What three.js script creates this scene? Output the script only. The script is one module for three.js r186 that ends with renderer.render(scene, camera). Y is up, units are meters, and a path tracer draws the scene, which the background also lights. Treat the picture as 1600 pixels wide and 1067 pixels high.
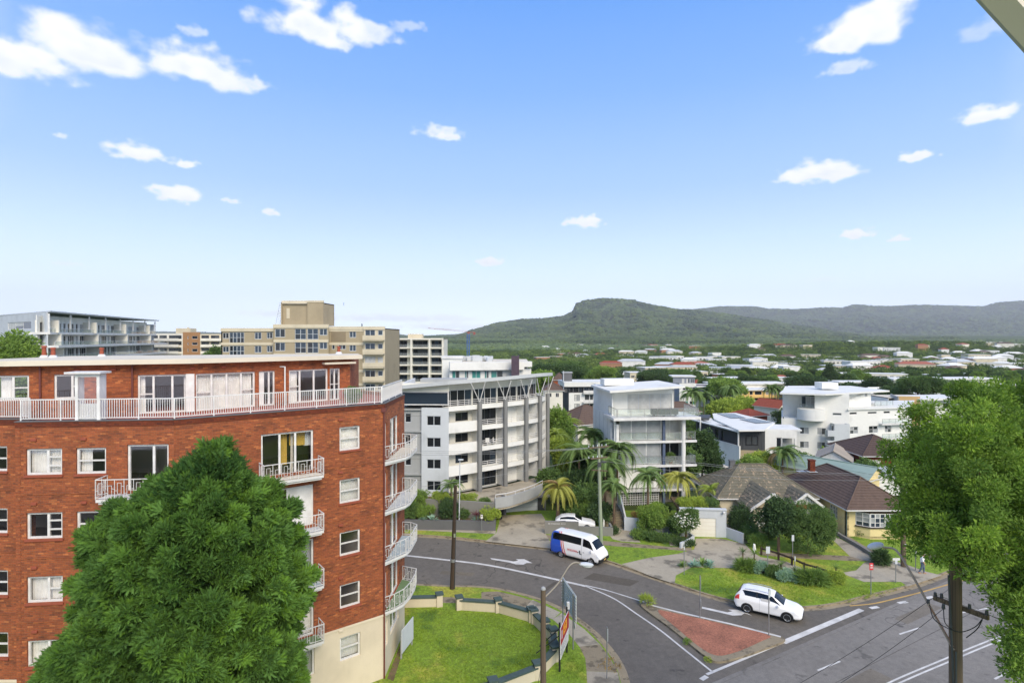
import * as THREE from 'three';
import { mergeGeometries } from 'three/addons/utils/BufferGeometryUtils.js';
import { ImprovedNoise } from 'three/addons/math/ImprovedNoise.js';
import { MarchingCubes } from 'three/addons/objects/MarchingCubes.js';
import { RoundedBoxGeometry } from 'three/addons/geometries/RoundedBoxGeometry.js';

// ------------------------------------------------------------------ camera, sky, sun, exposure
const scene = new THREE.Scene();
const CY = 20.5, F = 890, HY = 528;                       // eye height, focal length (px of a 1600 px wide picture), horizon row
const camera = new THREE.PerspectiveCamera(2 * Math.atan(533.5 / F) * 180 / Math.PI, 1600 / 1067, 0.2, 30000);
camera.position.set(0, CY, 0);
camera.rotation.x = -Math.atan((533.5 - HY) / F);
const renderer = new THREE.WebGLRenderer();
renderer.toneMapping = THREE.LinearToneMapping;
renderer.toneMappingExposure = 0.92;
renderer.shadowMap.enabled = true;

const perlin = new ImprovedNoise();
const lerp = THREE.MathUtils.lerp, clamp = THREE.MathUtils.clamp, sst = (x, a, b) => THREE.MathUtils.smoothstep(x, a, b);
function rng(seed) { let s = seed >>> 0; return () => { s = (s + 0x6D2B79F5) | 0; let t = Math.imul(s ^ (s >>> 15), 1 | s); t = (t + Math.imul(t ^ (t >>> 7), 61 | t)) ^ t; return ((t ^ (t >>> 14)) >>> 0) / 4294967296; }; }
const R = rng(77);
const rr = (a, b, r = R) => a + (b - a) * r();
function fbm3(x, y, z, o = 4) { let s = 0, a = 0.5, n = 0; for (let i = 0; i < o; i++) { s += a * perlin.noise(x, y, z); n += a; a *= 0.5; x = x * 2.03 + 7.1; y = y * 2.03 + 3.3; z = z * 2.03 + 1.7; } return s / n; }
const s2l = (c) => (c <= 0.04045 ? c / 12.92 : Math.pow((c + 0.055) / 1.055, 2.4));

const SKY = 1.38;                                          // how bright the air is
function makeSky() {
  const Wd = 4096, Hd = 2048, data = new Float32Array(Wd * Hd * 4);
  // clear air: colour by height above the horizon
  const stops = [[0, 228, 240, 252], [3.1, 220, 234, 251], [8.2, 195, 219, 249], [14.4, 161, 197, 245], [23, 123, 171, 237], [30.7, 96, 153, 231], [50, 66, 126, 212], [90, 56, 112, 198]];
  const colorAt = (el) => {
    let k = 0; while (k < stops.length - 2 && el > stops[k + 1][0]) k++;
    const a = stops[k], b = stops[k + 1], t = clamp((el - a[0]) / (b[0] - a[0]), 0, 1);
    const low = 1 + 0.34 * (1 - sst(el, 0, 15)); return [1, 2, 3].map((c) => low * lerp(s2l(a[c] / 255), s2l(b[c] / 255), t));
  };
  for (let j = 0; j < Hd; j++) {
    const el = ((j + 0.5) / Hd - 0.5) * 180, c = colorAt(Math.max(0, el));
    for (let i = 0; i < Wd; i++) { const o = (j * Wd + i) * 4; data[o] = c[0]; data[o + 1] = c[1]; data[o + 2] = c[2]; data[o + 3] = 1; }
  }
  const clouds = [];
  const seen = (px, py, w, h, k = 1, e = 0) => {   // a cloud seen over picture point px, py, w x h wide there
    const x = (px - 800) / F, y = (HY - py) / F, l = Math.hypot(x, 1), c = l;
    clouds.push([Math.atan2(x, 1), Math.atan2(y, l), 0.9 * (w / F) / (c * c) / 2, 0.88 * (h / F) / c / 2, k, e]);
  };
  seen(20, 92, 260, 84, 1.15); seen(150, 78, 250, 118, 1.25); seen(315, 108, 215, 84, 1.1); seen(395, 132, 70, 40, 0.7); seen(300, 50, 60, 26, 0.5);
  seen(490, 38, 200, 84, 1.2); seen(575, 52, 110, 50, 0.75); seen(640, 45, 60, 26, 0.4); seen(530, 70, 60, 34, 0.7);
  seen(1350, 28, 170, 110, 1.25); seen(1320, 62, 120, 70, 1); seen(1325, 108, 90, 34, 0.55); seen(1560, 40, 150, 50, 0.35);
  seen(215, 240, 118, 44, 1.1); seen(290, 257, 42, 22, 1); seen(280, 305, 100, 40, 1.15); seen(360, 314, 42, 14, 0.7); seen(422, 333, 34, 17, 0.8); seen(93, 214, 34, 14, 0.6);
  seen(683, 208, 92, 34, 0.7); seen(700, 216, 50, 22, 0.8); seen(1538, 182, 112, 48, 1.15); seen(1434, 246, 76, 28, 1.1); seen(1285, 270, 158, 54, 1.2); seen(1235, 280, 60, 24, 0.7);
  seen(917, 347, 74, 30, 1); seen(766, 410, 54, 22, 1); seen(1336, 368, 72, 27, 1.1); seen(1405, 374, 40, 20, 1); seen(100, 413, 70, 10, 0.5); seen(1285, 438, 80, 10, 0.35);
  seen(620, 498, 330, 26, 0.55); seen(450, 492, 200, 22, 0.5); seen(700, 510, 220, 22, 0.5);
  { // the same thin, broken cloud goes on outside the frame
    const w = 720, h = 180, cov = new Float32Array(w * h);
    for (let j = 0; j < h; j++) for (let i = 0; i < w; i++) {
      const el = (j + 0.5) / h * Math.PI / 2, u = ((i + 0.5) / w - 0.5) * 2 * Math.PI, dx = Math.cos(u) * Math.cos(el), dz = Math.sin(u) * Math.cos(el), dy = Math.sin(el);
      const sx = dx / (dy + 0.25), sz = dz / (dy + 0.25), off = clamp(Math.max(Math.abs(dx / Math.max(0.05, -dz)) - 0.85, dy / Math.max(0.05, -dz) - 0.58, dz > -0.05 ? 1 : 0) * 3, 0, 1);
      cov[j * w + i] = off * sst(fbm3(sx * 1.7 + 3, sz * 1.7, 5.5, 5), -0.12, 0.28) * 0.9 * sst(el, 0.02, 0.2);
    }
    for (let j = Hd / 2; j < Hd; j++) for (let i = 0; i < Wd; i++) {
      const x = (i + 0.5) / Wd * w - 0.5, y = clamp((j + 0.5 - Hd / 2) / (Hd / 2) * h - 0.5, 0, h - 1.001), x0 = (Math.floor(x) + w) % w, x1 = (x0 + 1) % w, y0 = Math.floor(y), fx = x - Math.floor(x), fy = y - y0;
      const a = lerp(lerp(cov[y0 * w + x0], cov[y0 * w + x1], fx), lerp(cov[(y0 + 1) * w + x0], cov[(y0 + 1) * w + x1], fx), fy); if (a < 0.004) continue;
      const o = (j * Wd + i) * 4; data[o] = lerp(data[o], 0.86, a); data[o + 1] = lerp(data[o + 1], 0.89, a); data[o + 2] = lerp(data[o + 2], 0.93, a);
    }
  }
  clouds.forEach(([az, el, ha, he, k], n) => {
    const hw = ha / Math.cos(el) * 1.0, jx = Math.ceil(hw * 1.9 / (2 * Math.PI) * Wd), jy = Math.ceil(he * 2.2 / Math.PI * Hd);
    // azimuth az is measured from -z towards +x; the texture's u is atan2(z, x)
    const cu = (Math.atan2(-Math.cos(az), Math.sin(az)) / (2 * Math.PI) + 0.5) * Wd, cv = (el / Math.PI + 0.5) * Hd;
    for (let b = -jy; b <= jy; b++) for (let a = -jx; a <= jx; a++) {
      const i = ((Math.round(cu) + a) % Wd + Wd) % Wd, j = Math.round(cv) + b;
      if (j < Hd / 2 || j >= Hd) continue;
      const X = (a / Wd * 2 * Math.PI) / hw, Y = (b / Hd * Math.PI) / he, sc = 1.5, asp = hw / he;
      const fx = X * asp * 0.55, fy = Y * 0.9;
      const wx = fbm3(fx * 1.1 + n * 7, fy * 1.1, 3.1, 3) * 0.45, wy = fbm3(fx * 1.1, fy * 1.1 + n * 5, 8.7, 3) * 0.4;
      const x = X + wx / Math.max(1, asp * 0.55), y = Y + wy + 0.1, yy = y < -0.1 ? y * 1.5 : y;
      const q = Math.sqrt(x * x * 1.05 + yy * yy * 1.25);
      let v = (1.06 - q) * 1.2 + fbm3(fx * sc + n * 11, fy * sc + n * 3, 1.3, 7) * 1.12;
      const al = sst(v, 0.0, 0.8) * Math.min(1, k) * sst(1.85 - q, 0, 0.7);
      if (al <= 0.003) continue;
      const body = clamp(0.5 + 0.5 * Y + fbm3(fx * 2.2 + 4, fy * 2.2, n * 1.9, 4) * 0.9, 0, 1), o = (j * Wd + i) * 4;
      const dense = sst(v, 0.35, 1.1);
      const wht = [lerp(0.70, 0.9, 1 - dense * (1 - body) * 0.95), lerp(0.75, 0.905, 1 - dense * (1 - body) * 0.95), lerp(0.83, 0.92, 1 - dense * (1 - body) * 0.8)];
      for (let c = 0; c < 3; c++) data[o + c] = lerp(data[o + c], wht[c], al);
    }
  });
  for (let o = 0; o < data.length; o++) if (o % 4 < 3) data[o] *= SKY;
  const t = new THREE.DataTexture(data, Wd, Hd, THREE.RGBAFormat, THREE.FloatType);
  t.mapping = THREE.EquirectangularReflectionMapping; t.magFilter = THREE.LinearFilter; t.needsUpdate = true;
  return t;
}
scene.background = makeSky();
scene.environment = scene.background;

const sun = new THREE.DirectionalLight(new THREE.Color(1.0, 0.88, 0.71), 4.3);
sun.position.set(85, 170, 150);                            // high, behind the viewer and a little to the right, softened by thin cloud
sun.target.position.set(0, 0, -40);
sun.castShadow = true; sun.shadow.radius = 64;
Object.assign(sun.shadow.camera, { left: -220, right: 220, top: 260, bottom: -220, near: 1, far: 900 });
sun.shadow.mapSize.set(4096, 4096);
scene.add(sun, sun.target);
scene.fog = new THREE.FogExp2(new THREE.Color(0.93, 0.96, 1.0), 0.00007);

// ------------------------------------------------------------------ surveying and building helpers
const Wx = (px, d) => (px - 800) / F * d;                  // metres to the right at distance d
const Hy = (py, d) => CY - (py - HY) / F * d;              // height at distance d
const GS = 0.075, GD = 66;
function gy(x, z) {                                        // lie of the land: level to the side street, then falling towards the plain
  const d = -z;
  if (d < GD) return 0.1;
  const a = 0.1 - GS * (Math.min(d, 150) - GD);
  return d < 150 ? a : lerp(a, -10, sst(d, 150, 320));
}
const G = (px, py, y = 0.12) => { const d = (CY - y) * F / (py - HY); return [Wx(px, d), -d]; };                                  // level ground
const GG = (px, py) => { const k = (py - HY) / F; let d = (CY - 0.12) / k; if (d > GD) d = (CY - 0.1 - GS * GD) / (k - GS); return [Wx(px, d), -d]; };  // falling ground
const V3 = (x, y, z) => new THREE.Vector3(x, y, z);

const taken = new Map();
function numbered(n) { const k = taken.get(n) ?? 0; taken.set(n, k + 1); return k ? n + '_' + String(k).padStart(3, '0') : n; }
function tag(o, label, category, group) { o.userData.label = label; if (category) o.userData.category = category; if (group) o.userData.group = group; return o; }
function thing(name, label, category, [x, y, z] = [0, 0, 0], turn = 0, group) {
  const o = new THREE.Group(); o.name = numbered(name); scene.add(o); o.position.set(x, y, z); o.rotation.y = turn;
  return tag(o, label, category, group);
}
const plain = (g) => { g = g.index ? g.toNonIndexed() : g; for (const k of Object.keys(g.attributes)) if (!['position', 'normal', 'uv'].includes(k)) g.deleteAttribute(k); if (!g.attributes.uv) g.setAttribute('uv', new THREE.BufferAttribute(new Float32Array(g.attributes.position.count * 2), 2)); return g; };
const mg = (list) => { list = [].concat(list).map(plain); return list.length === 1 ? list[0] : mergeGeometries(list); };
function obj(name, geos, mat, parent = scene) {
  const m = new THREE.Mesh(Array.isArray(geos) ? mg(geos) : geos, mat);
  m.name = parent === scene ? numbered(name) : name; m.castShadow = m.receiveShadow = true; parent.add(m);
  return m;
}
function struct(name, geos, mat) { const m = obj(name, geos, mat); m.userData.kind = 'structure'; return m; }
function stuff(o) { o.userData.kind = 'stuff'; return o; }
// uv in metres from the facing of each triangle
function uvm(g, s = 1) {
  g = g.index ? g.toNonIndexed() : g; const p = g.attributes.position, uv = new Float32Array(p.count * 2), a = V3(), b = V3(), c = V3(), n = V3();
  for (let i = 0; i < p.count; i += 3) {
    a.fromBufferAttribute(p, i); b.fromBufferAttribute(p, i + 1); c.fromBufferAttribute(p, i + 2);
    n.copy(b).sub(a).cross(c.clone().sub(a)); const ax = Math.abs(n.x), ay = Math.abs(n.y), az = Math.abs(n.z);
    [a, b, c].forEach((v, k) => { const q = (i + k) * 2; if (ay >= ax && ay >= az) { uv[q] = v.x * s; uv[q + 1] = v.z * s; } else if (ax >= az) { uv[q] = v.z * s; uv[q + 1] = v.y * s; } else { uv[q] = v.x * s; uv[q + 1] = v.y * s; } });
  }
  g.setAttribute('uv', new THREE.BufferAttribute(uv, 2)); return g;
}
const bx = (w, h, d, x = 0, y = 0, z = 0, ry = 0) => { const g = uvm(new THREE.BoxGeometry(w, h, d)); if (ry) g.rotateY(ry); return g.translate(x, y, z); };   // centred box
const rbx = (w, h, d, r, x = 0, y = 0, z = 0, ry = 0) => { const g = uvm(new RoundedBoxGeometry(w, h, d, 2, r)); if (ry) g.rotateY(ry); return g.translate(x, y, z); };
function rod(a, b, r0, r1 = r0, seg = 8) {                 // tapered bar from a to b
  const A = V3(...a), B = V3(...b), l = A.distanceTo(B), g = new THREE.CylinderGeometry(r1, r0, l, seg, 1);
  g.translate(0, l / 2, 0); g.applyQuaternion(new THREE.Quaternion().setFromUnitVectors(V3(0, 1, 0), B.sub(A).normalize())); return g.translate(...a);
}
function bar(a, b, w, h) {                                  // square bar from a to b
  const A = V3(...a), B = V3(...b), l = A.distanceTo(B), g = new THREE.BoxGeometry(w, h, l);
  const m = new THREE.Matrix4().lookAt(A, B, V3(0, 1, 0.0001)); g.applyMatrix4(m); const c = A.add(B).multiplyScalar(0.5); return uvm(g).translate(c.x, c.y, c.z);
}
const tube = (pts, r, seg = 24, rad = 6) => new THREE.TubeGeometry(new THREE.CatmullRomCurve3(pts.map((p) => V3(...p))), seg, r, rad);
// flat polygon in plan: list of [x, z]; top at y1, down to y0 (a sheet when equal)
function slab(poly, y1, y0 = y1, holes = []) {
  const sh = new THREE.Shape(poly.map(([x, z]) => new THREE.Vector2(x, -z)));
  for (const h of holes) sh.holes.push(new THREE.Path(h.map(([x, z]) => new THREE.Vector2(x, -z))));
  const g = y1 === y0 ? new THREE.ShapeGeometry(sh) : new THREE.ExtrudeGeometry(sh, { depth: y1 - y0, bevelEnabled: false });
  g.rotateX(-Math.PI / 2); g.translate(0, y0, 0); return uvm(g);
}
function smooth(pts, n = 6) {                               // a smoother plan line
  const c = new THREE.CatmullRomCurve3(pts.map(([x, z]) => V3(x, 0, z)), false, 'centripetal'); return c.getPoints(pts.length * n).map((p) => [p.x, p.z]);
}
function offset(line, w) {                                  // plan line moved sideways by w (left of its run positive)
  return line.map((p, i) => { const a = line[Math.max(0, i - 1)], b = line[Math.min(line.length - 1, i + 1)], l = Math.hypot(b[0] - a[0], b[1] - a[1]) || 1; return [p[0] + (b[1] - a[1]) / l * w, p[1] - (b[0] - a[0]) / l * w]; });
}
const strip = (line, w0, w1, y1, y0 = y1) => slab([...offset(line, w0), ...offset(line, w1).reverse()], y1, y0);

// ------------------------------------------------------------------ textures
const hash = (x, y, s) => { let h = Math.imul(x, 374761393) + Math.imul(y, 668265263) + Math.imul(s, 974634777); h = Math.imul(h ^ (h >>> 13), 1274126177); return ((h ^ (h >>> 16)) >>> 0) / 4294967296; };
function tn(u, v, n, s, m = n) { const x = u * n, y = v * m, i = Math.floor(x), j = Math.floor(y), f = x - i, g = y - j, a = f * f * (3 - 2 * f), b = g * g * (3 - 2 * g), w = (p, q) => hash(((p % n) + n) % n, ((q % m) + m) % m, s); return lerp(lerp(w(i, j), w(i + 1, j), a), lerp(w(i, j + 1), w(i + 1, j + 1), a), b); }
function tf(u, v, n, o, s) { let t = 0, a = 0.5, k = 0; for (let i = 0; i < o; i++) { t += a * tn(u, v, n, s + i); k += a; a *= 0.55; n *= 2; } return t / k; }
function tex(w, h, metres, fn, srgb = true, mh = metres) {
  const d = new Uint8Array(w * h * 4);
  for (let j = 0; j < h; j++) for (let i = 0; i < w; i++) { const c = fn((i + 0.5) / w, (j + 0.5) / h, i, j), o = (j * w + i) * 4; for (let k = 0; k < 3; k++) d[o + k] = clamp(Array.isArray(c) ? c[k] : c, 0, 255); d[o + 3] = 255; }
  const t = new THREE.DataTexture(d, w, h); t.wrapS = t.wrapT = THREE.RepeatWrapping; t.magFilter = THREE.LinearFilter; t.minFilter = THREE.LinearFilter; if (srgb) t.colorSpace = THREE.SRGBColorSpace; t.repeat.set(1 / metres, 1 / mh); t.needsUpdate = true; return t;
}
const MAT = (color, o = {}) => new THREE.MeshStandardMaterial({ color, roughness: 0.85, ...o });
const again = (t, m, mh = m) => { const c = t.clone(); c.repeat.set(1 / m, 1 / mh); c.needsUpdate = true; return c; };

const T = {};
T.grain = tex(512, 512, 3, (u, v) => 222 + 33 * (tf(u, v, 6, 5, 3) - 0.5) * 2 * 0.8 + 14 * (hash(u * 512 | 0, v * 512 | 0, 9) - 0.5));
T.grime = tex(1024, 1024, 14, (u, v) => { const a = tf(u, v, 5, 6, 21), st = tn(u, v, 90, 22, 3), b = tf(u, v, 40, 3, 23); const k = 250 - 17 * sst(a, 0.5, 0.8) * (0.4 + 0.6 * st) - 9 * (b - 0.4); return [k, k, k - 3]; });
T.bump = tex(256, 256, 0.8, (u, v) => 255 * tf(u, v, 24, 3, 41), false);
{ // stretcher-bond brickwork: 24 bricks by 64 courses
  const NX = 24, NY = 64, w = 1536, h = 2048;
  const tone = (bi, bj) => { const a = hash(bi, bj, 5), b = hash(bi, bj, 6); const base = a < 0.06 ? [170, 100, 56] : a < 0.5 ? [148, 80, 44] : a < 0.92 ? [139, 73, 42] : [122, 66, 42]; return base.map((c) => c * (0.9 + 0.16 * b)); };
  const cell = (u, v) => { const y = v * NY, j = Math.floor(y), x = u * NX + (j & 1) * 0.5, i = Math.floor(x) % NX; return [i, j, x - Math.floor(x), y - j]; };
  const mort = (fx, fy) => Math.min(sst(fx, 0.0, 0.05), sst(1 - fx, 0.0, 0.02), sst(fy, 0.02, 0.16), sst(1 - fy, 0.0, 0.06));
  T.brick = tex(w, h, 5.76, (u, v) => { const [i, j, fx, fy] = cell(u, v), m = mort(fx, fy), t = tone(i, j), g = 0.9 + 0.22 * tf(u, v, 90, 3, 8), p = 0.98 + 0.2 * (tf(u, v, 5, 4, 31) - 0.3), d = sst(tf(u, v, 9, 4, 33), 0.6, 0.82) * 0.14; const mo = [128, 96, 74]; return t.map((c, k) => lerp(mo[k], c * g, m) * p * (1 - d)); }, true, 5.504);
  T.brickB = tex(768, 1024, 5.76, (u, v) => { const [, , fx, fy] = cell(u, v); return 255 * (0.75 * mort(fx, fy) + 0.25 * tf(u, v, 128, 2, 8)); }, false, 5.504);
}
T.asphalt = tex(2048, 2048, 42, (u, v, i, j) => { const a = tf(u, v, 7, 5, 51), b = tf(u, v, 160, 2, 52), s = hash(i, j, 53), c = Math.abs(tf(u, v, 5, 5, 57) - 0.5), crack = (1 - sst(c, 0.001, 0.0045)) * sst(tf(u, v, 4, 2, 58), 0.52, 0.62); const k = 196 + 44 * (a - 0.5) + 26 * (b - 0.5) + 40 * (s - 0.5) - 55 * crack - 34 * sst(tn(u, v, 60, 59), 0.86, 0.97) * sst(tf(u, v, 200, 2, 60), 0.35, 0.6); return [k, k * 0.985, k * 0.955]; });
T.concrete = tex(1024, 1024, 9, (u, v, i, j) => { const a = tf(u, v, 5, 6, 61), b = tf(u, v, 60, 3, 62), d = sst(tf(u, v, 8, 5, 63), 0.55, 0.75), s = hash(i, j, 64); const k = 214 + 34 * (a - 0.5) + 20 * (b - 0.5) - 58 * d + 16 * (s - 0.5); return [k, k * 0.98, k * 0.93]; });
T.grass = tex(2048, 2048, 26, (u, v, i, j) => { const a = tf(u, v, 5, 5, 71), b = tf(u, v, 22, 4, 72), c = tf(u, v, 200, 2, 73), s = hash(i, j, 74), y = sst(a * 0.6 + b * 0.4, 0.5, 0.72), dk = sst(tf(u, v, 13, 4, 75), 0.6, 0.8); const m = 0.74 + 0.34 * c + 0.24 * (s - 0.5); return [lerp(130, 172, y) * m * (1 - 0.3 * dk), lerp(158, 172, y) * m * (1 - 0.22 * dk), lerp(44, 66, y) * m * (1 - 0.2 * dk)]; });
T.soil = tex(512, 512, 5, (u, v, i, j) => { const a = tf(u, v, 10, 5, 81), s = hash(i, j, 82), k = 0.7 + 0.5 * a + 0.3 * (s - 0.5); return [112 * k, 92 * k, 68 * k]; });
T.red = tex(1024, 1024, 7, (u, v, i, j) => { const a = tf(u, v, 6, 5, 91), b = tf(u, v, 90, 2, 92), s = hash(i, j, 93), p = hash(i >> 1, j >> 1, 94), k = 0.72 + 0.28 * a + 0.3 * (b - 0.5) + 0.5 * (s - 0.5) * (p > 0.3 ? 1 : 0.4); return [182 * k, 120 * k, 94 * k]; });
T.wood = tex(256, 1024, 0.9, (u, v) => { const g = tf(u, v * 0.2, 40, 3, 101), l = tn(u, v, 60, 102, 4), k = 0.62 + 0.45 * g + 0.24 * (l - 0.5); return [138 * k, 124 * k, 106 * k]; }, true, 5);
T.roofOld = tex(1024, 1024, 8, (u, v, i, j) => { const a = tf(u, v, 8, 5, 111), l = sst(tf(u, v, 26, 4, 112), 0.6, 0.72), s = hash(i, j, 113), k = 0.92 + 0.25 * a + 0.22 * (s - 0.5); return [lerp(104, 160, l) * k, lerp(100, 140, l) * k, lerp(88, 120, l) * k]; });
T.bark = tex(256, 512, 1, (u, v) => { const k = 0.6 + 0.6 * tf(u, v, 12, 4, 121) * (0.5 + tn(u, v, 30, 122, 6)); return [120 * k, 100 * k, 80 * k]; }, true, 2);
T.leafn = tex(64, 64, 1, (u, v, i, j) => 255 * hash(i, j, 4), false);

const C = {
  brick: MAT(0xffffff, { map: T.brick, bumpMap: T.brickB, bumpScale: 0.012, roughness: 0.92 }),
  brickDark: MAT(0xb59a92, { map: T.brick, bumpMap: T.brickB, bumpScale: 0.012, roughness: 0.92 }),
  cream: MAT(0xdccfb8, { map: T.grime, bumpMap: T.bump, bumpScale: 0.004 }),
  white: MAT(0xf4f3ef, { map: T.grain, roughness: 0.55 }),
  render: MAT(0xe7e7e4, { map: T.grime, bumpMap: T.bump, bumpScale: 0.004 }),
  fascia: MAT(0xd9d0be, { map: T.grime }),
  terra: MAT(0xa9583f, { map: T.grain }),
  asphalt: MAT(0x87827a, { map: T.asphalt, bumpMap: again(T.bump, 0.5), bumpScale: 0.004, roughness: 0.9 }),
  asphaltLight: MAT(0xa09d98, { map: again(T.asphalt, 37), bumpMap: again(T.bump, 0.5), bumpScale: 0.004, roughness: 0.88 }),
  concrete: MAT(0xc6bfb0, { map: T.concrete, bumpMap: T.bump, bumpScale: 0.004 }),
  concreteOld: MAT(0xa79c86, { map: again(T.concrete, 4), bumpMap: T.bump, bumpScale: 0.006 }),
  kerb: MAT(0xb0a48c, { map: again(T.concrete, 3), bumpMap: T.bump, bumpScale: 0.006 }),
  grass: MAT(0xffffff, { map: T.grass, bumpMap: again(T.bump, 1.2), bumpScale: 0.04, roughness: 1 }),
  soil: MAT(0xffffff, { map: T.soil, bumpMap: T.bump, bumpScale: 0.02, roughness: 1 }),
  red: MAT(0xffffff, { map: T.red, bumpMap: again(T.bump, 0.6), bumpScale: 0.02, roughness: 1 }),
  paint: MAT(0xe6e4dd, { map: T.grain, roughness: 0.8 }),
  yellow: MAT(0xd8b064, { map: T.grain, roughness: 0.8 }),
  wood: MAT(0xd8d0c4, { map: T.wood, bumpMap: T.wood, bumpScale: 0.01, roughness: 0.95 }),
  woodGreen: MAT(0xa3ad93, { map: T.grain, roughness: 0.95 }),
  woodDark: MAT(0x8a8078, { map: T.wood, bumpMap: T.wood, bumpScale: 0.01, roughness: 0.95 }),
  bark: MAT(0xffffff, { map: T.bark, roughness: 1 }),
  steel: MAT(0x9a9c9c, { metalness: 0.6, roughness: 0.5 }),
  steelDark: MAT(0x4a4c4e, { metalness: 0.3, roughness: 0.5 }),
  black: MAT(0x1c1d1f, { roughness: 0.6 }),
  rubber: MAT(0x161616, { roughness: 0.9 }),
  wire: MAT(0x2a2a2c, { roughness: 0.7 }),
  wireLight: MAT(0x8d9090, { roughness: 0.6 }),
  greyPale: MAT(0xc9ced3, { map: T.grime, bumpMap: T.bump, bumpScale: 0.003 }),
  greyMid: MAT(0xa6a8a8, { map: T.grime, bumpMap: T.bump, bumpScale: 0.003 }),
  greyWall: MAT(0x85847f, { map: T.grime, bumpMap: T.bump, bumpScale: 0.004 }),
  greyDark: MAT(0x66676a, { map: T.grime }),
  char: MAT(0x44474b, { map: T.grime, roughness: 0.7 }),
  column: MAT(0x8f908e, { map: T.grain }),
  roofGrey: MAT(0xbfc3c6, { map: T.grime, roughness: 0.6 }),
  roofWhite: MAT(0xe2e2de, { map: T.grime, roughness: 0.7 }),
  tan: MAT(0xa99b80, { map: T.grime, bumpMap: T.bump, bumpScale: 0.006 }),
  tanPale: MAT(0xd2c7ae, { map: T.grime }),
  creamPale: MAT(0xe8e4d8, { map: T.grime }),
  yellowWall: MAT(0xe7d39d, { map: T.grime, bumpMap: T.bump, bumpScale: 0.004 }),
  apricot: MAT(0xe2bd78, { map: T.grime }),
  brownTile: MAT(0x6e5a4d, { map: again(T.grain, 2.2), roughness: 0.85 }),
  oldTile: MAT(0xf4f4ea, { map: T.roofOld, bumpMap: T.bump, bumpScale: 0.01 }),
  redTile: MAT(0xa5533c, { map: again(T.grain, 2), roughness: 0.9 }),
  greenTin: MAT(0x8fa39a, { map: T.grime, roughness: 0.6 }),
  slateBlue: MAT(0x8a919e, { map: T.grime }),
  tile: MAT(0xb0563f, { map: again(T.grain, 1) }),
  capGreen: MAT(0x53655f, { map: again(T.grain, 2), roughness: 0.75 }),
  plum: MAT(0x5c4c58, { map: T.grain }),
  glass: new THREE.MeshPhysicalMaterial({ color: 0xffffff, transmission: 1, thickness: 0, roughness: 0.03, ior: 1.5 }),
  glassRail: new THREE.MeshPhysicalMaterial({ color: 0xf4f8f7, transmission: 0.92, thickness: 0, roughness: 0.05, ior: 1.5 }),
  dark: MAT(0x24282c, { roughness: 0.12, metalness: 0.1 }),
  darkBlue: MAT(0x33404c, { roughness: 0.12, metalness: 0.15 }),
  darkGrey: MAT(0x4a4e50, { roughness: 0.2 }),
  tealGlass: MAT(0x4b8f88, { roughness: 0.15 }),
  blind: MAT(0xaeb2b3, { roughness: 0.6, map: T.grain }),
  blindPale: MAT(0xe0e0da, { roughness: 0.6, map: T.grain }),
  curtain: MAT(0xfbf9f3, { roughness: 1, map: T.grain, side: THREE.DoubleSide }),
  curtainYellow: MAT(0xc9a54a, { roughness: 1, map: T.grain, side: THREE.DoubleSide }),
  floorDark: MAT(0x6a625a, { roughness: 0.9 }),
  room: MAT(0xb9b2a6, { roughness: 0.95 }),
};
// ------------------------------------------------------------------ ground, roads, verges
const hillNoise = (x, z) => fbm3(x / 900, z / 900, 4.2, 4);
function plainY(x, z) {                                     // the plain beyond, rising gently towards the range
  const d = -z; let y = gy(x, z);
  y += sst(d, 700, 1100) * (x > 250 && d < 2600 ? 17 * Math.exp(-(((x - 760) / 420) ** 2) - (((d - 1050) / 330) ** 2)) : 0);
  y += sst(d, 1500, 4200) * 45 + sst(d, 900, 3000) * 16 * hillNoise(x, z);
  return y;
}
{
  const zs = [60, 0, -40, -65.9, -66.4]; for (let d = 72; d < 5200; d *= 1.055) zs.push(-d); zs.push(-7000, -9600);
  const nx = 150, pos = [], uv = [], idx = [];
  zs.forEach((z) => { for (let i = 0; i <= nx; i++) { const s = (i / nx) * 2 - 1, x = Math.sign(s) * Math.pow(Math.abs(s), 2.2) * 7500, y = z > -66 ? -0.25 : plainY(x, z); pos.push(x, y, z); uv.push(x, z); } });
  for (let j = 0; j < zs.length - 1; j++) for (let i = 0; i < nx; i++) { const a = j * (nx + 1) + i, b = a + nx + 1; idx.push(a, a + 1, b, a + 1, b + 1, b); }
  const g = new THREE.BufferGeometry(); g.setAttribute('position', new THREE.Float32BufferAttribute(pos, 3)); g.setAttribute('uv', new THREE.Float32BufferAttribute(uv, 2)); g.setIndex(idx); g.computeVertexNormals();
  struct('ground', g, MAT(0x7d8a63, { map: again(T.grass, 60), roughness: 1 }));
}
const gpl = (pts, y = 0.12) => pts.map(([a, b]) => G(a, b, y));
const PM = [12.18, 34.75], DM = [0.868, 0.496];             // the main road: a point on its give-way line and its run
const ML = (t, s) => [PM[0] + DM[0] * t + DM[1] * s, -(PM[1] + DM[1] * t - DM[0] * s)];
struct('road', slab([[-80, -66.2], [95, -66.2], [95, 25], [-80, 25]], 0), C.asphalt);
struct('main_road', slab([ML(-60, 0.75), ML(70, 0.75), ML(70, 13.1), ML(-60, 13.1)], 0.004), C.asphaltLight);

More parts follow.
